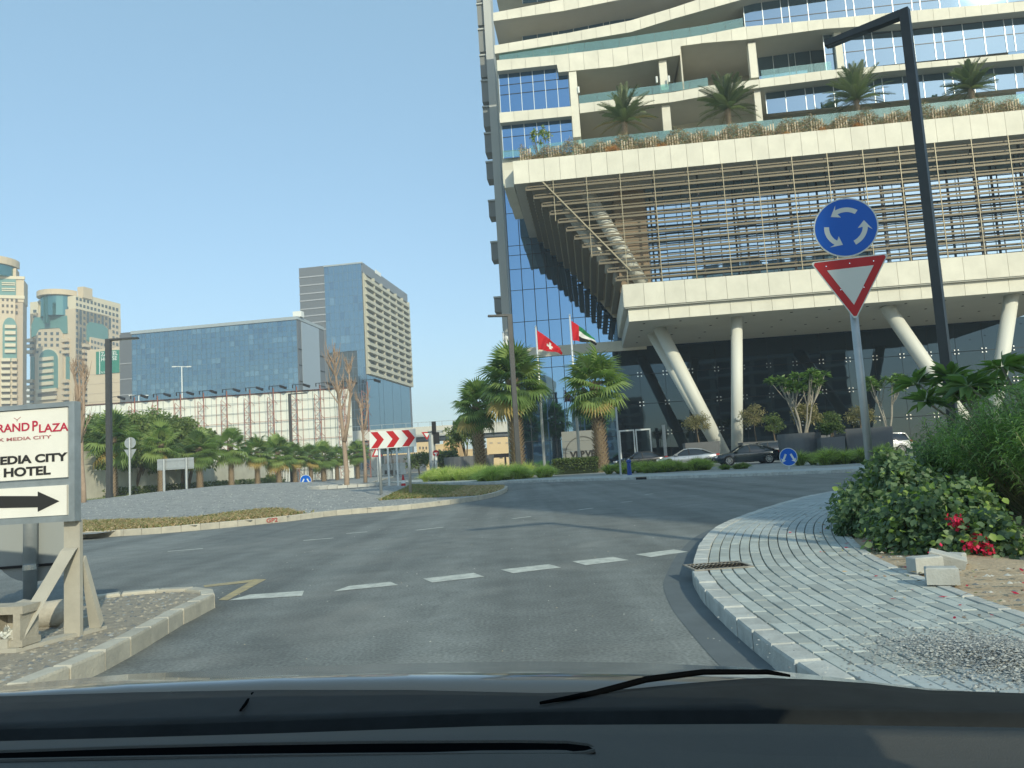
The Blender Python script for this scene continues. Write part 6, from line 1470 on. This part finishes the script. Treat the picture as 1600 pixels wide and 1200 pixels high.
# shrubs in front of the tower base
for x, y, Y, lab in ((655, 722, 100, 'grey green bush right of the chevron board before the cream block'), (612, 700, 150, 'olive tree seen between the chevron board posts'), (420, 755, 118, 'low scrub at the foot of the far palms left of the blue sign')):
    a = at(x, y, Y); smalltree('bush', lab, (a.x, Y, .1), a.z+1.4, (1.9, 1.7, 1.3), 1600, gr3, .35, .15, .08, 26, 2, .4, cat='bush')

# ================================================================== RIGHT HAND PLANTING
random.seed(11)
bg_ = [leafm('bougain_a', (.088, .135, .068), .35, .45), leafm('bougain_b', (.13, .185, .092), .35, .45), leafm('bougain_c', (.052, .09, .045), .3, .45), leafm('bougain_pale', (.20, .28, .07), .4, .45)]
pink = [leafm('bract_pink', (.55, .03, .10), .4), leafm('bract_red', (.42, .015, .05), .4)]
def broadbush(label, cxy, rad, n, nstem=14, pinks=(), ylw=.06):
    t = thing('bougainvillea_bush', label, 'bush', (cxy[0], cxy[1], .14)); nc = 46
    d = randdir(nc, -.2); rr = .5+.5*RNG.random(nc)**.5; C = d*rr[:, None]*np.array(rad)*.92; C[:, 2] = np.abs(C[:, 2])+.05
    k = RNG.integers(0, nc, n); q = randdir(n)*(RNG.random(n)**.5)[:, None]*.26; P = C[k]+q; P[:, 2] = np.maximum(P[:, 2], .02)
    out_ = unit(P/np.array(rad)); D = unit(out_*.5+RNG.normal(size=(n, 3))*.5+np.array([0, 0, -.35])); S = unit(np.cross(D, out_+RNG.normal(size=(n, 3))*.25)); L_ = (.045+.05*RNG.random(n))[:, None]; W_ = L_*.40
    Nn = unit(np.cross(S, D)); a = P; V = np.stack([a, a+D*L_*.28+S*W_, a+D*L_*.62+S*W_*.82, a+D*L_, a+D*L_*.62-S*W_*.82, a+D*L_*.28-S*W_, a+D*L_*.5-Nn*L_*.10], 1).reshape(-1, 3); b = (np.arange(n)*7)[:, None]
    Ft = np.concatenate([np.stack([b+i, b+j, b+6], -1).reshape(-1, 3) for i, j in ((0, 1), (1, 2), (2, 3), (3, 4), (4, 5), (5, 0))])
    m1 = np.where(RNG.random(n) < ylw, 3, np.where(RNG.random(n) < .5, k % 3, RNG.integers(0, 3, n))); npmesh('foliage', V, Ft, bg_, np.tile(m1, 6), t)
    mb = MB()
    for j in range(nstem): e = Vector(C[j]); mb.tube([(e.x*.15, e.y*.15, 0), (e.x*.5, e.y*.5, e.z*.7), e], [.012, .009, .004], 5)
    mb.build('stem', bark, t)
    for (px, py, pz, cnt, rs) in pinks:
        n2 = cnt; c = np.array([px, py, pz]); P = c+RNG.normal(size=(n2, 3))*rs; V, Fq = leafquads(P, randdir(n2), .045, .04, 0); npmesh('flower_cluster', V, Fq, pink, RNG.integers(0, 2, n2), t)
    return t
def gp(x, y): p = g(x, y, .15); return (p.x, p.y)
def rel(c, x, y, Y): p = at(x, y, Y); return (p.x-c[0], p.y-c[1], p.z-.14)
c1 = (5.05, 10.3); broadbush('broad leaved bougainvillea bush wrapped round the foot of the roundabout sign', c1, (.82, .95, .96), 9000)
c2 = (4.62, 8.7); broadbush('bougainvillea bush with some yellow leaves nearest the curved pavement edge', c2, (.62, .66, .70), 7000, pinks=[(*rel(c2, 1463, 868, 7.6), 26, .03)], ylw=.16)
c3 = (4.60, 7.85); broadbush('low bougainvillea with pink flower clusters beside the loose concrete blocks', c3, (.30, .32, .32), 2200, pinks=[(*rel(c3, 1497, 819, 7.75), 60, .035), (*rel(c3, 1527, 845, 7.6), 30, .03), (*rel(c3, 1515, 850, 7.5), 30, .03), (*rel(c3, 1540, 855, 7.5), 45, .035)], ylw=.12)
c4 = (6.3, 11.9); broadbush('grey green broad leaved shrub behind the sign post before the far road', c4, (1.5, 1.2, 1.05), 5200, ylw=.02)
olm = [leafm('oleander_a', (.15, .235, .075), .4, .45), leafm('oleander_b', (.23, .32, .11), .4, .45), leafm('oleander_c', (.075, .13, .045), .35, .45), leafm('oleander_dry', (.26, .16, .08), .3)]
def oleander(label, cxy, rad, H, nst, per=46, L=.17):
    t = thing('oleander_bush', label, 'bush', (cxy[0], cxy[1], .14)); mb = MB(); Ps = []; Ds = []; Ks = []
    for s_ in range(nst):
        a = random.uniform(0, 6.283); r1 = math.sqrt(random.random()); top = Vector((math.cos(a)*rad[0]*r1, math.sin(a)*rad[1]*r1, H*(1-.38*r1**3)*random.uniform(.62, 1.02))); b0 = Vector((top.x*.35, top.y*.35, 0)); md = Vector((top.x*.75, top.y*.75, top.z*.62)); out_ = Vector((math.cos(a), math.sin(a), 0))
        pth = [b0, md, top]; 
        if s_ < 90: mb.tube(pth, [.014, .011, .004], 5)
        for j in range(per):
            f = 1-(j/per)**1.1*.62; p = (b0.lerp(md, f*2) if f < .5 else md.lerp(top, f*2-1)); az = j*2.4+random.uniform(-.3, .3); el = random.uniform(-.1, .9)*(1 if j > 5 else 1.3)
            d = Vector((math.cos(az)*math.cos(el), math.sin(az)*math.cos(el), math.sin(el)))+out_*.2; Ps.append(tuple(p)); Ds.append(tuple(d)); Ks.append(3 if (f < .5 and random.random() < .18) else s_ % 3 if random.random() < .6 else random.randrange(3))
    mb.build('stem', mat('oleander_stem', (.22, .23, .12), .8), t)
    P = np.array(Ps); D = unit(np.array(Ds)); n = len(P); Ls = (L*(.6+.7*RNG.random(n)))[:, None]; S = unit(np.cross(D, np.array([0, 0, 1.])+RNG.normal(size=(n, 3))*.3))*.0085
    m1 = P+D*Ls*.5; tip = P+D*Ls; tip[:, 2] -= Ls[:, 0]*(.30+.3*RNG.random(n)); m1[:, 2] -= Ls[:, 0]*.03
    V = np.stack([P, m1-S, m1+S, tip], 1).reshape(-1, 3); b = (np.arange(n)*4)[:, None]; Ft = np.concatenate([np.stack([b, b+1, b+2], -1).reshape(-1, 3), np.stack([b+1, b+3, b+2], -1).reshape(-1, 3)])
    npmesh('foliage', V, Ft, olm, np.tile(np.array(Ks), 2), t); return t
oleander('large feathery oleander bush with long thin leaves filling the right edge', (7.1, 10.0), (1.65, 1.25), 1.98, 520)
oleander('tall oleander at the far right picture edge with bare lower stem', (6.35, 8.6), (.95, .8), 1.75, 170)
oleander('oleander thicket behind, left of the large one and above the bougainvillea', (6.9, 11.6), (1.2, 1.0), 1.60, 220)
rosettetree('frangipani_tree', 'dark large leaved frangipani above the oleanders, right of the lamp post', (8.9, 13.0, .15), 2.30, 1.9, 26, .46, .05, 6, leafn=30)
rosettetree('frangipani_tree', 'large leaved frangipani at the right edge reaching higher than its neighbour', (10.6, 12.6, .15), 2.95, 1.25, 14, .46, .05, 4, leafn=30)
# concrete blocks on the sand
blk = mat('kerb_block', (.42, .43, .40), .85, var=.12, vscale=10, bump=.25, bscale=70)
def block(label, px, py, Y, size, rot, z=.15):
    p = at(px, py, Y); t = MB(); sx_, sy_, sz_ = (q_*.80 for q_ in size); b = .010; t.box(-sx_/2, sx_/2, -sy_/2, sy_/2, 0, sz_-b); t.hexa([(-sx_/2, -sy_/2, sz_-b), (sx_/2, -sy_/2, sz_-b), (sx_/2, sy_/2, sz_-b), (-sx_/2, sy_/2, sz_-b), (-sx_/2+b, -sy_/2+b, sz_), (sx_/2-b, -sy_/2+b, sz_), (sx_/2-b, sy_/2-b, sz_), (-sx_/2+b, sy_/2-b, sz_)])
    o = t.build('concrete_block', blk); o.location = (p.x, Y, z); o.rotation_euler = rot; tag(o, label, 'concrete block', 'loose concrete blocks on the sand'); return o
Yk = g(1473, 905, .15).y
block('grey concrete block standing nearest, in front of the loose pile', 1473, 912, g(1473, 912, .15).y, (.30, .17, .17), (0, 0, R(-22)))
block('pale concrete block lying flat on the left of the loose pile', 1447, 897, g(1447, 893, .15).y, (.34, .17, .17), (0, 0, R(8)))
block('pale concrete block leaning across the top of the loose pile', 1478, 880, g(1478, 890, .15).y+.10, (.38, .16, .12), (R(8), R(17), R(-28)), .185)
block('end of a pale concrete block tucked behind the leaning one', 1496, 890, g(1492, 888, .15).y+.12, (.18, .14, .15), (R(0), R(0), R(-48)), .15)
t = MB(); t.tube([(0, 0, 0), (0, 0, .03), (0, 0, .05)], [.045, .05, .02], 7); o = t.build('white_stone', st4); o.location = (*gp(1529, 872), .15); tag(o, 'single pale round stone below the pink flowers', 'stone')
# ================================================================== PARKED CARS
carglass = mat('car_glass', (.015, .02, .022), .06, spec=.9); tyre = mat('tyre_rubber', (.015, .015, .015), .85); rimm = mat('alloy_rim', (.55, .56, .56), .25, metal=.9); trimb = mat('car_trim', (.012, .012, .013), .5)
tail = mat('tail_lamp', (.45, .01, .015), .25, coat=1); headm = mat('head_lamp', (.55, .58, .6), .1, spec=.8)
def loft(sec, M, name, par, smooth=True, close=True):
    """sec: list of stations, each a list of 3D points (same count)"""
    mb = MB(); n = len(sec[0])
    for s_ in sec: mb.v += [tuple(p) for p in s_]
    for i in range(len(sec)-1):
        for j in range(n-1): a = i*n+j; mb.f.append((a, a+1, a+n+1, a+n)); mb.m.append(0)
    if close: mb.f.append(tuple(range(n))); mb.m.append(0); mb.f.append(tuple(reversed(range((len(sec)-1)*n, len(sec)*n)))); mb.m.append(0)
    return mb.build(name, M, par, smooth)
def car(name, label, cat, loc, rz, paint, L_=4.75, W_=1.82, H=1.45, suv=False):
    t = thing(name, label, cat, loc, rz); hw = W_/2; hl = L_/2
    belt = .92 if not suv else 1.05; deck = .98 if not suv else 1.12; hood = .86 if not suv else 1.02; gc = .20 if not suv else .28
    # x: -hl front ... +hl rear
    if suv: st = [(-1, .40, .62, .80), (-.97, .30, hood-.10, .90), (-.88, gc, hood-.02, .97), (-.60, gc, hood+.03, 1.), (-.40, gc, belt+.03, 1.), (0, gc, belt+.05, 1.), (.4, gc, belt+.06, 1.), (.8, gc, deck, .99), (.95, .3, deck-.02, .94), (1, .42, deck-.1, .88)]
    else: st = [(-1, .40, .60, .74), (-.98, .28, .70, .86), (-.90, gc, hood-.08, .95), (-.70, gc, hood, .99), (-.40, gc, belt+.02, 1.), (0, gc, belt+.02, 1.), (.35, gc, belt+.04, 1.), (.62, gc, deck+.02, 1.), (.85, gc, deck, .97), (.97, .28, deck-.05, .90), (1, .42, deck-.16, .82)]
    sec = []
    for (fx, zb, zt, fw) in st:
        x = fx*hl; w_ = fw*hw
        sec.append([(x, s_*yy, z) for s_, yy, z in [(-1, w_*.86, zb), (-1, w_*.97, zb+.12), (-1, w_, zb+(zt-zb)*.5), (-1, w_*.975, zt-.12), (-1, w_*.90, zt-.03), (-1, w_*.45, zt+.015), (1, 0, zt+.02), (1, w_*.45, zt+.015), (1, w_*.90, zt-.03), (1, w_*.975, zt-.12), (1, w_, zb+(zt-zb)*.5), (1, w_*.97, zb+.12), (1, w_*.86, zb)]])
    loft(sec, paint, 'body', t)
    # greenhouse
    if suv: gs = [(-.46, belt, .02), (-.22, H-.06, .80), (0, H, .80), (.45, H-.01, .80), (.80, H-.06, .78), (.93, belt+.05, .02)]
    else: gs = [(-.44, belt, .02), (-.12, H-.05, .76), (.08, H, .76), (.30, H-.02, .76), (.48, H-.10, .74), (.80, deck, .02)]
    sec = []; roof = []
    for (fx, z, k) in gs:
        x = fx*hl; wt = hw*.78*(1 if k > .1 else 1.06); wb_ = hw*.93; zz = max(z, belt+.01)
        sec.append([(x, -wb_, belt-.02), (x, -wt-.0, zz-.03), (x, -wt*.9, zz), (x, 0, zz+.02), (x, wt*.9, zz), (x, wt, zz-.03), (x, wb_, belt-.02)])
    gh = loft(sec, carglass, 'windows', t)
    rs = [q for q in gs if q[2] > .1]; rsec = []
    for (fx, z, k) in rs:
        x = fx*hl; wt = hw*.79; rsec.append([(x, -wt-.012, z-.055), (x, -wt-.005, z-.02), (x, -wt*.9, z+.008), (x, 0, z+.03), (x, wt*.9, z+.008), (x, wt+.005, z-.02), (x, wt+.012, z-.055)])
    loft(rsec, paint, 'roof', t, close=False)
    for s_ in (-1, 1):
        a = Vector((gs[0][0]*hl, s_*hw*.90, belt)); b = Vector((rs[0][0]*hl, s_*hw*.78, rs[0][1]-.03)); c = Vector((rs[-1][0]*hl, s_*hw*.78, rs[-1][1]-.03)); d = Vector((gs[-1][0]*hl, s_*hw*.88, gs[-1][1] if not suv else belt))
        MB().beam(a, b, .07, .06).build('pillar', paint, t); MB().beam(c, d, .11, .07).build('pillar', paint, t)
        MB().beam((.06*hl, s_*(hw*.935), belt), (.03*hl, s_*hw*.795, H-.05), .07, .03).build('pillar', trimb, t)
        MB().box(-.36*hl-.1, -.36*hl+.1, s_*hw*1.0-.02*s_, s_*hw*1.12, belt+.0, belt+.14).build('door_mirror', paint, t)
        for x in (-.42, .03, .42): MB().box(x*hl-.006, x*hl+.006, min(s_*hw*.99, s_*hw*1.004), max(s_*hw*.99, s_*hw*1.004), .35, belt-.08).build('door_gap', trimb, t)
        for x in (-.10, .33): MB().box(x*hl-.08, x*hl+.08, min(s_*hw*.995, s_*hw*1.02), max(s_*hw*.995, s_*hw*1.02), belt-.18, belt-.15).build('door_handle', paint, t)
        MB().box(hl*.90, hl*1.005, s_*hw*.62 if s_ > 0 else -hw*.93, hw*.93 if s_ > 0 else -hw*.62, deck-.22, deck-.06).build('tail_light', tail, t)
        MB().box(-hl*1.0, -hl*.93, s_*hw*.5 if s_ > 0 else -hw*.86, hw*.86 if s_ > 0 else -hw*.5, .60, .72).build('headlight', headm, t)
        for x in (-.60, .60):
            rw = .33 if not suv else .37
            wl = MB().tube([(0, -.11, 0), (0, .11, 0)], rw, 24).build('wheel', tyre, t); wl.location = (x*hl, s_*(hw-.10), rw)
            MB().tube([(0, s_*.112-.002, 0), (0, s_*.114+.002, 0)], rw+.07, 24).build('arch', trimb, t).location = (x*hl, s_*(hw-.125), rw+.02)
            r_ = MB(); r_.tube([(0, s_*.112, 0), (0, s_*.122, 0)], rw*.12, 10)
            for k in range(10): a = 6.283*k/10; r_.beam((math.cos(a)*rw*.1, s_*.118, math.sin(a)*rw*.1), (math.cos(a)*rw*.70, s_*.118, math.sin(a)*rw*.70), .045, .012, up=(0, 1, 0))
            for k in range(20): a, b = 6.283*k/20, 6.283*(k+1)/20; r_.beam((math.cos(a)*rw*.72, s_*.118, math.sin(a)*rw*.72), (math.cos(b)*rw*.72, s_*.118, math.sin(b)*rw*.72), .03, .014, up=(0, 1, 0))
            r_.build('rim', rimm, wl)
    MB().box(hl*.985, hl*1.01, -.26, .26, deck-.40, deck-.28).build('number_plate', whitep, t)
    return t
pd = mat('paint_dark_teal', (.018, .028, .034), .22, metal=.3, coat=1); ps = mat('paint_silver', (.42, .44, .44), .3, metal=.7, coat=1); pk_ = mat('paint_black', (.008, .009, .01), .25, coat=1); pw_ = mat('paint_white', (.68, .67, .64), .3, coat=1); pg_ = mat('paint_grey', (.10, .11, .12), .3, metal=.4, coat=1)
def putcar(px, Y, rz, *a, **k):
    p = at(px, 715, Y); return car(a[0], a[1], a[2], (p.x, Y, .15), R(rz), a[3], **k)
putcar(1166, 57.5, -4, 'parked_car', 'dark teal saloon parked side on before the leaning columns', 'car', pd, L_=4.8, H=1.44)
putcar(1074, 61.0, -10, 'parked_car', 'silver saloon left of the dark saloon, half behind the grasses', 'car', ps, L_=4.8, H=1.45)
putcar(1196, 66.5, -4, 'parked_car', 'grey estate car behind the dark saloon, only its roof and rear showing', 'car', pg_, L_=4.7, H=1.62, suv=True)
putcar(1309, 56.5, -6, 'parked_car', 'black car between the large planter and the grass bed', 'car', pk_, L_=4.6, H=1.5, suv=True)
putcar(1340, 64., -4, 'parked_car', 'pale green white car behind the planter left of the roundabout sign post', 'car', pw_, L_=4.7, H=1.68, suv=True)
putcar(1374, 62., -4, 'parked_car', 'white sport utility car with its rear towards the right hand bushes', 'car', pw_, L_=4.7, W_=1.9, H=1.72, suv=True)
putcar(1000, 70., 0, 'parked_car', 'dark car partly hidden by the hedge before the entrance doors', 'car', pk_, L_=4.7, H=1.45)

# ================================================================== THE CAR WE LOOK OUT OF
own = thing('own_car', 'dark bonnet, wiper and dashboard of the car the picture is taken from', 'car', (0, 0, 0))
hoodm = mat('bonnet_paint', (.07, .078, .08), .28, metal=.3, coat=1.0); cowlm = mat('cowl_plastic', (.016, .019, .020), .7, spec=.15, var=.3, vscale=14); dashm = mat('dashboard_vinyl', (.082, .082, .076), .75, spec=.2, bump=.25, bscale=700, var=.08, vscale=3); dashd = mat('vent_dark', (.003, .0035, .004), .9, spec=0.)
X_ = [-260, -100, 0, 100, 200, 300, 430, 550, 640, 750, 850, 930, 1000, 1080, 1160, 1200, 1280, 1360, 1450, 1520, 1600, 1700, 1860]
def curve(pts, Y, dy=0., dz=0.):
    xs = [p[0] for p in pts]; ys = [p[1] for p in pts]; return [at(x, float(np.interp(x, xs, ys)), Y)+Vector((0, dy, dz)) for x in X_]
Hf = [(-260, 1110), (0, 1074), (200, 1056), (430, 1045), (640, 1039), (850, 1036), (1000, 1038), (1160, 1045), (1280, 1058), (1450, 1078), (1600, 1088), (1860, 1110)]
Hm = [(-260, 1116), (0, 1084), (200, 1070), (430, 1060), (640, 1055), (850, 1054), (1000, 1056), (1160, 1061), (1280, 1071), (1450, 1086), (1600, 1096), (1860, 1118)]
Hb = [(-260, 1120), (0, 1089), (200, 1083), (430, 1076), (640, 1075), (850, 1079), (1000, 1080), (1160, 1080), (1280, 1084), (1450, 1096), (1600, 1104), (1860, 1120)]
front = [p+Vector((0, .35, -.16)) for p in curve(Hf, 2.05)]
skirt = [Vector((p.x, p.y+.12, .35)) for p in front]
mb = MB(); rows = [skirt, front, curve(Hf, 2.05), curve(Hf, 1.95, 0, .004), curve(Hm, 1.62, 0, .004), curve(Hb, 1.28), [p+Vector((0, -.02, -.10)) for p in curve(Hb, 1.28)]]
n = len(X_)
for r_ in rows: mb.v += [tuple(p) for p in r_]
for i in range(len(rows)-1):
    for j in range(n-1): a = i*n+j; mb.f.append((a, a+1, a+n+1, a+n)); mb.m.append(0)
mb.build('bonnet', hoodm, own, True)
C0 = [(-260, 1118), (0, 1088), (200, 1082), (400, 1078), (640, 1078), (850, 1083), (930, 1080), (1040, 1072), (1120, 1062), (1200, 1059), (1300, 1063), (1400, 1071), (1440, 1078), (1600, 1083), (1860, 1100)]
C1 = [(-260, 1155), (0, 1140), (400, 1128), (800, 1113), (1200, 1109), (1600, 1115), (1860, 1124)]
def surf(rows, M, name, par):
    mb = MB(); n = len(rows[0])
    for r_ in rows: mb.v += [tuple(p) for p in r_]
    for i in range(len(rows)-1):
        for j in range(n-1): a = i*n+j; mb.f.append((a, a+1, a+n+1, a+n)); mb.m.append(0)
    return mb.build(name, M, par, True)
def mix(a, b, t): return [p.lerp(q, t) for p, q in zip(a, b)]
ca, cb_ = curve(C0, 1.20), curve(C1, .96)
cowl = surf([[p+Vector((0, .03, -.09)) for p in ca], [p+Vector((0, .012, -.02)) for p in ca], ca, [p+Vector((0, 0, .005)) for p in mix(ca, cb_, .4)], mix(ca, cb_, .8), cb_, [p+Vector((0, -.01, -.03)) for p in cb_]], cowlm, 'cowl', own)
for x0, y0, x1, y1 in ((395, 1083, 376, 1111), (1023, 1083, 1038, 1107)): MB().beam(at(x0, y0, 1.17)+Vector((0, 0, .0005)), at(x1, y1, .99)+Vector((0, 0, .0005)), .003, .002).build('cowl_seam', dashd, cowl)
# wiper: arm and blade lying on the cowl
W = [at(x, y, Y) for x, y, Y in ((845, 1106, 1.02), (930, 1090, 1.10), (1010, 1068, 1.20), (1100, 1056, 1.26), (1200, 1056, 1.27), (1235, 1062, 1.25))]
MB().tube([p+Vector((0, 0, .006)) for p in W], [.002, .0045, .005, .0045, .004, .002], 8).build('wiper_arm', dashd, own, True)
mb = MB(); rr_ = [[Vector((x, y, z-.06*(x/.62)**2)) for x in (-.66, -.4, 0, .4, .66)] for y, z in ((.16, 1.55), (-.2, 1.59), (-.9, 1.61), (-1.8, 1.56))]
for r_ in rr_: mb.v += [tuple(p) for p in r_]
for r_ in rr_: mb.v += [(p.x, p.y, p.z+.03) for p in r_]
for o_ in (0, 20):
    for i in range(3):
        for j in range(4): a = o_+i*5+j; mb.f.append((a, a+1, a+6, a+5)); mb.m.append(0)
mb.build('roof', hoodm, own, True)  # unseen roof panel behind the lens, added to keep sun off the dashboard
for s_ in (-1, 1): MB().box(min(s_*.66, s_*.72), max(s_*.66, s_*.72), -.55, -.42, .9, 1.50).build('door_pillar', trimb, own)
D0 = [(-260, 1168), (0, 1158), (400, 1147), (800, 1133), (1200, 1131), (1600, 1137), (1860, 1142)]
D1 = [(-260, 1180), (0, 1172), (400, 1160), (800, 1150), (1200, 1149), (1600, 1156), (1860, 1160)]
D2 = [(-260, 1190), (0, 1182), (400, 1172), (800, 1165), (900, 1166), (1200, 1180), (1600, 1188), (1860, 1190)]
D3 = [(-260, 1206), (0, 1199), (400, 1192), (800, 1187), (900, 1187), (1200, 1192), (1600, 1200), (1860, 1202)]
a = cb_; gap0 = [p+Vector((0, -.015, -.16)) for p in cb_]; d0 = curve(D0, .80)
surf([[p+Vector((0, -.012, -.028)) for p in cb_], gap0, [Vector((p.x, q.y-.01, p.z-.0)) for p, q in zip(gap0, d0)], [p+Vector((0, .004, -.02)) for p in d0]], dashd, 'screen_gap', own)
d1, d2, d3 = curve(D1, .76), curve(D2, .72), curve(D3, .68); e1 = [Vector((p.x*1.0, .50, p.z+.012)) for p in d3]; e2 = [Vector((p.x, .30, p.z-.02)) for p in d3]
dsh = surf([[p+Vector((0, .006, -.03)) for p in d0], d0, d1, d2, d3, e1, e2, [Vector((p.x, .28, p.z-.5)) for p in d3]], dashm, 'dashboard', own)
# demister slot: a dark recess with a rounded right end, built as a low rimmed trough
S0 = [at(x, y, .722) for x, y in ((-260, 1192), (0, 1183), (200, 1176), (400, 1171), (600, 1168), (800, 1167), (885, 1168), (918, 1172), (930, 1178))]
S1_ = [at(x, y, .70) for x, y in ((-260, 1204), (0, 1196), (200, 1192), (400, 1189), (600, 1187), (800, 1186), (885, 1186), (915, 1184), (930, 1180))]
mb = MB(); mb.strip([p+Vector((0, 0, .004)) for p in S0], [p+Vector((0, 0, .004)) for p in S1_]); mb.build('demister_slot', dashd, dsh)
MB().tube([p+Vector((0, .001, .004)) for p in S0], .0022, 6).build('slot_rim', dashm, dsh); MB().tube([p+Vector((0, -.001, .004)) for p in S1_], .0022, 6).build('slot_rim', dashm, dsh)

# red spray painted letters on the island kerb face
ka, kb_ = g(414, 819, .0), g(444, 816.5, .0); kd = (kb_-ka).normalized(); kn = Vector((kd.y, -kd.x, 0))
kp = min(range(len(isl)), key=lambda i: (isl[i]-(ka+kb_)/2).length); tdir = (isl[kp+1]-isl[kp-1]).normalized(); base = isl[kp]-tdir*.28+Vector((tdir.y, -tdir.x, 0))*.012
kerbs = [o for o in COL.objects if o.name.startswith('kerb') and o.get('kind') == 'structure' and not o.name.startswith('kerb_')]
kx = min(kerbs, key=lambda o: min((Vector(v.co)-isl[kp]).length for v in o.data.vertices))
text('GP2', kx, (base.x, base.y, .035), .165, mat('spray_red', (.42, .09, .08), .8), .003, 1.25, rot=(R(90), 0, math.atan2(tdir.y, tdir.x)))
# labels of the picket bundles
pks = [o for o in COL.objects if o.name.startswith('picket_bundle')]; pks.sort(key=lambda o: o.location.x)
ordn = ['first', 'second', 'third', 'fourth', 'fifth', 'sixth', 'seventh', 'eighth', 'ninth', 'tenth', 'eleventh', 'twelfth', 'thirteenth', 'fourteenth', 'fifteenth', 'sixteenth', 'seventeenth', 'eighteenth', 'nineteenth', 'twentieth', 'twenty-first']
for o, w_ in zip(pks, ordn): o['label'] = 'pale timber picket bundle on the terrace edge, %s from its left end' % w_

# ================================================================== HAZE
hz = MB().box(-700, 700, -160, 1200, -1.03, 95).build('haze', bpy.data.materials.new('haze_air')); tag(hz, kind='stuff')
M = hz.data.materials[0]; M.use_nodes = True; nt = M.node_tree; nt.nodes.clear(); vo = nt.nodes.new('ShaderNodeVolumePrincipled'); oo = nt.nodes.new('ShaderNodeOutputMaterial')
vo.inputs['Color'].default_value = (.86, .95, 1., 1); vo.inputs['Density'].default_value = .0007; vo.inputs['Anisotropy'].default_value = .0; nt.links.new(vo.outputs[0], oo.inputs['Volume'])

lv = []
for k in range(900):
    i = random.randrange(8, 62); dd = abs(random.gauss(0, .55)); nrm = SB[i+1]-SB[i]; nrm = np.array([nrm[1], -nrm[0], 0]); nrm /= np.linalg.norm(nrm); p = SB[i]+nrm*(dd+.05 if k % 5 else -dd*.5); lv.append((p[0], p[1], .165 if k % 5 else .146))
P = np.array(lv); V, Fq = leafquads(P, randdir(len(P))*np.array([1, 1, .12]), .05*(.5+RNG.random(len(P))), .022, .0, up=np.array([0, 0, 1.])); npmesh('fallen_leaves', V, Fq, [dry[1], dry[2], pink[1], dry[0]], RNG.integers(0, 4, len(P)) % 4, None, 'stuff')
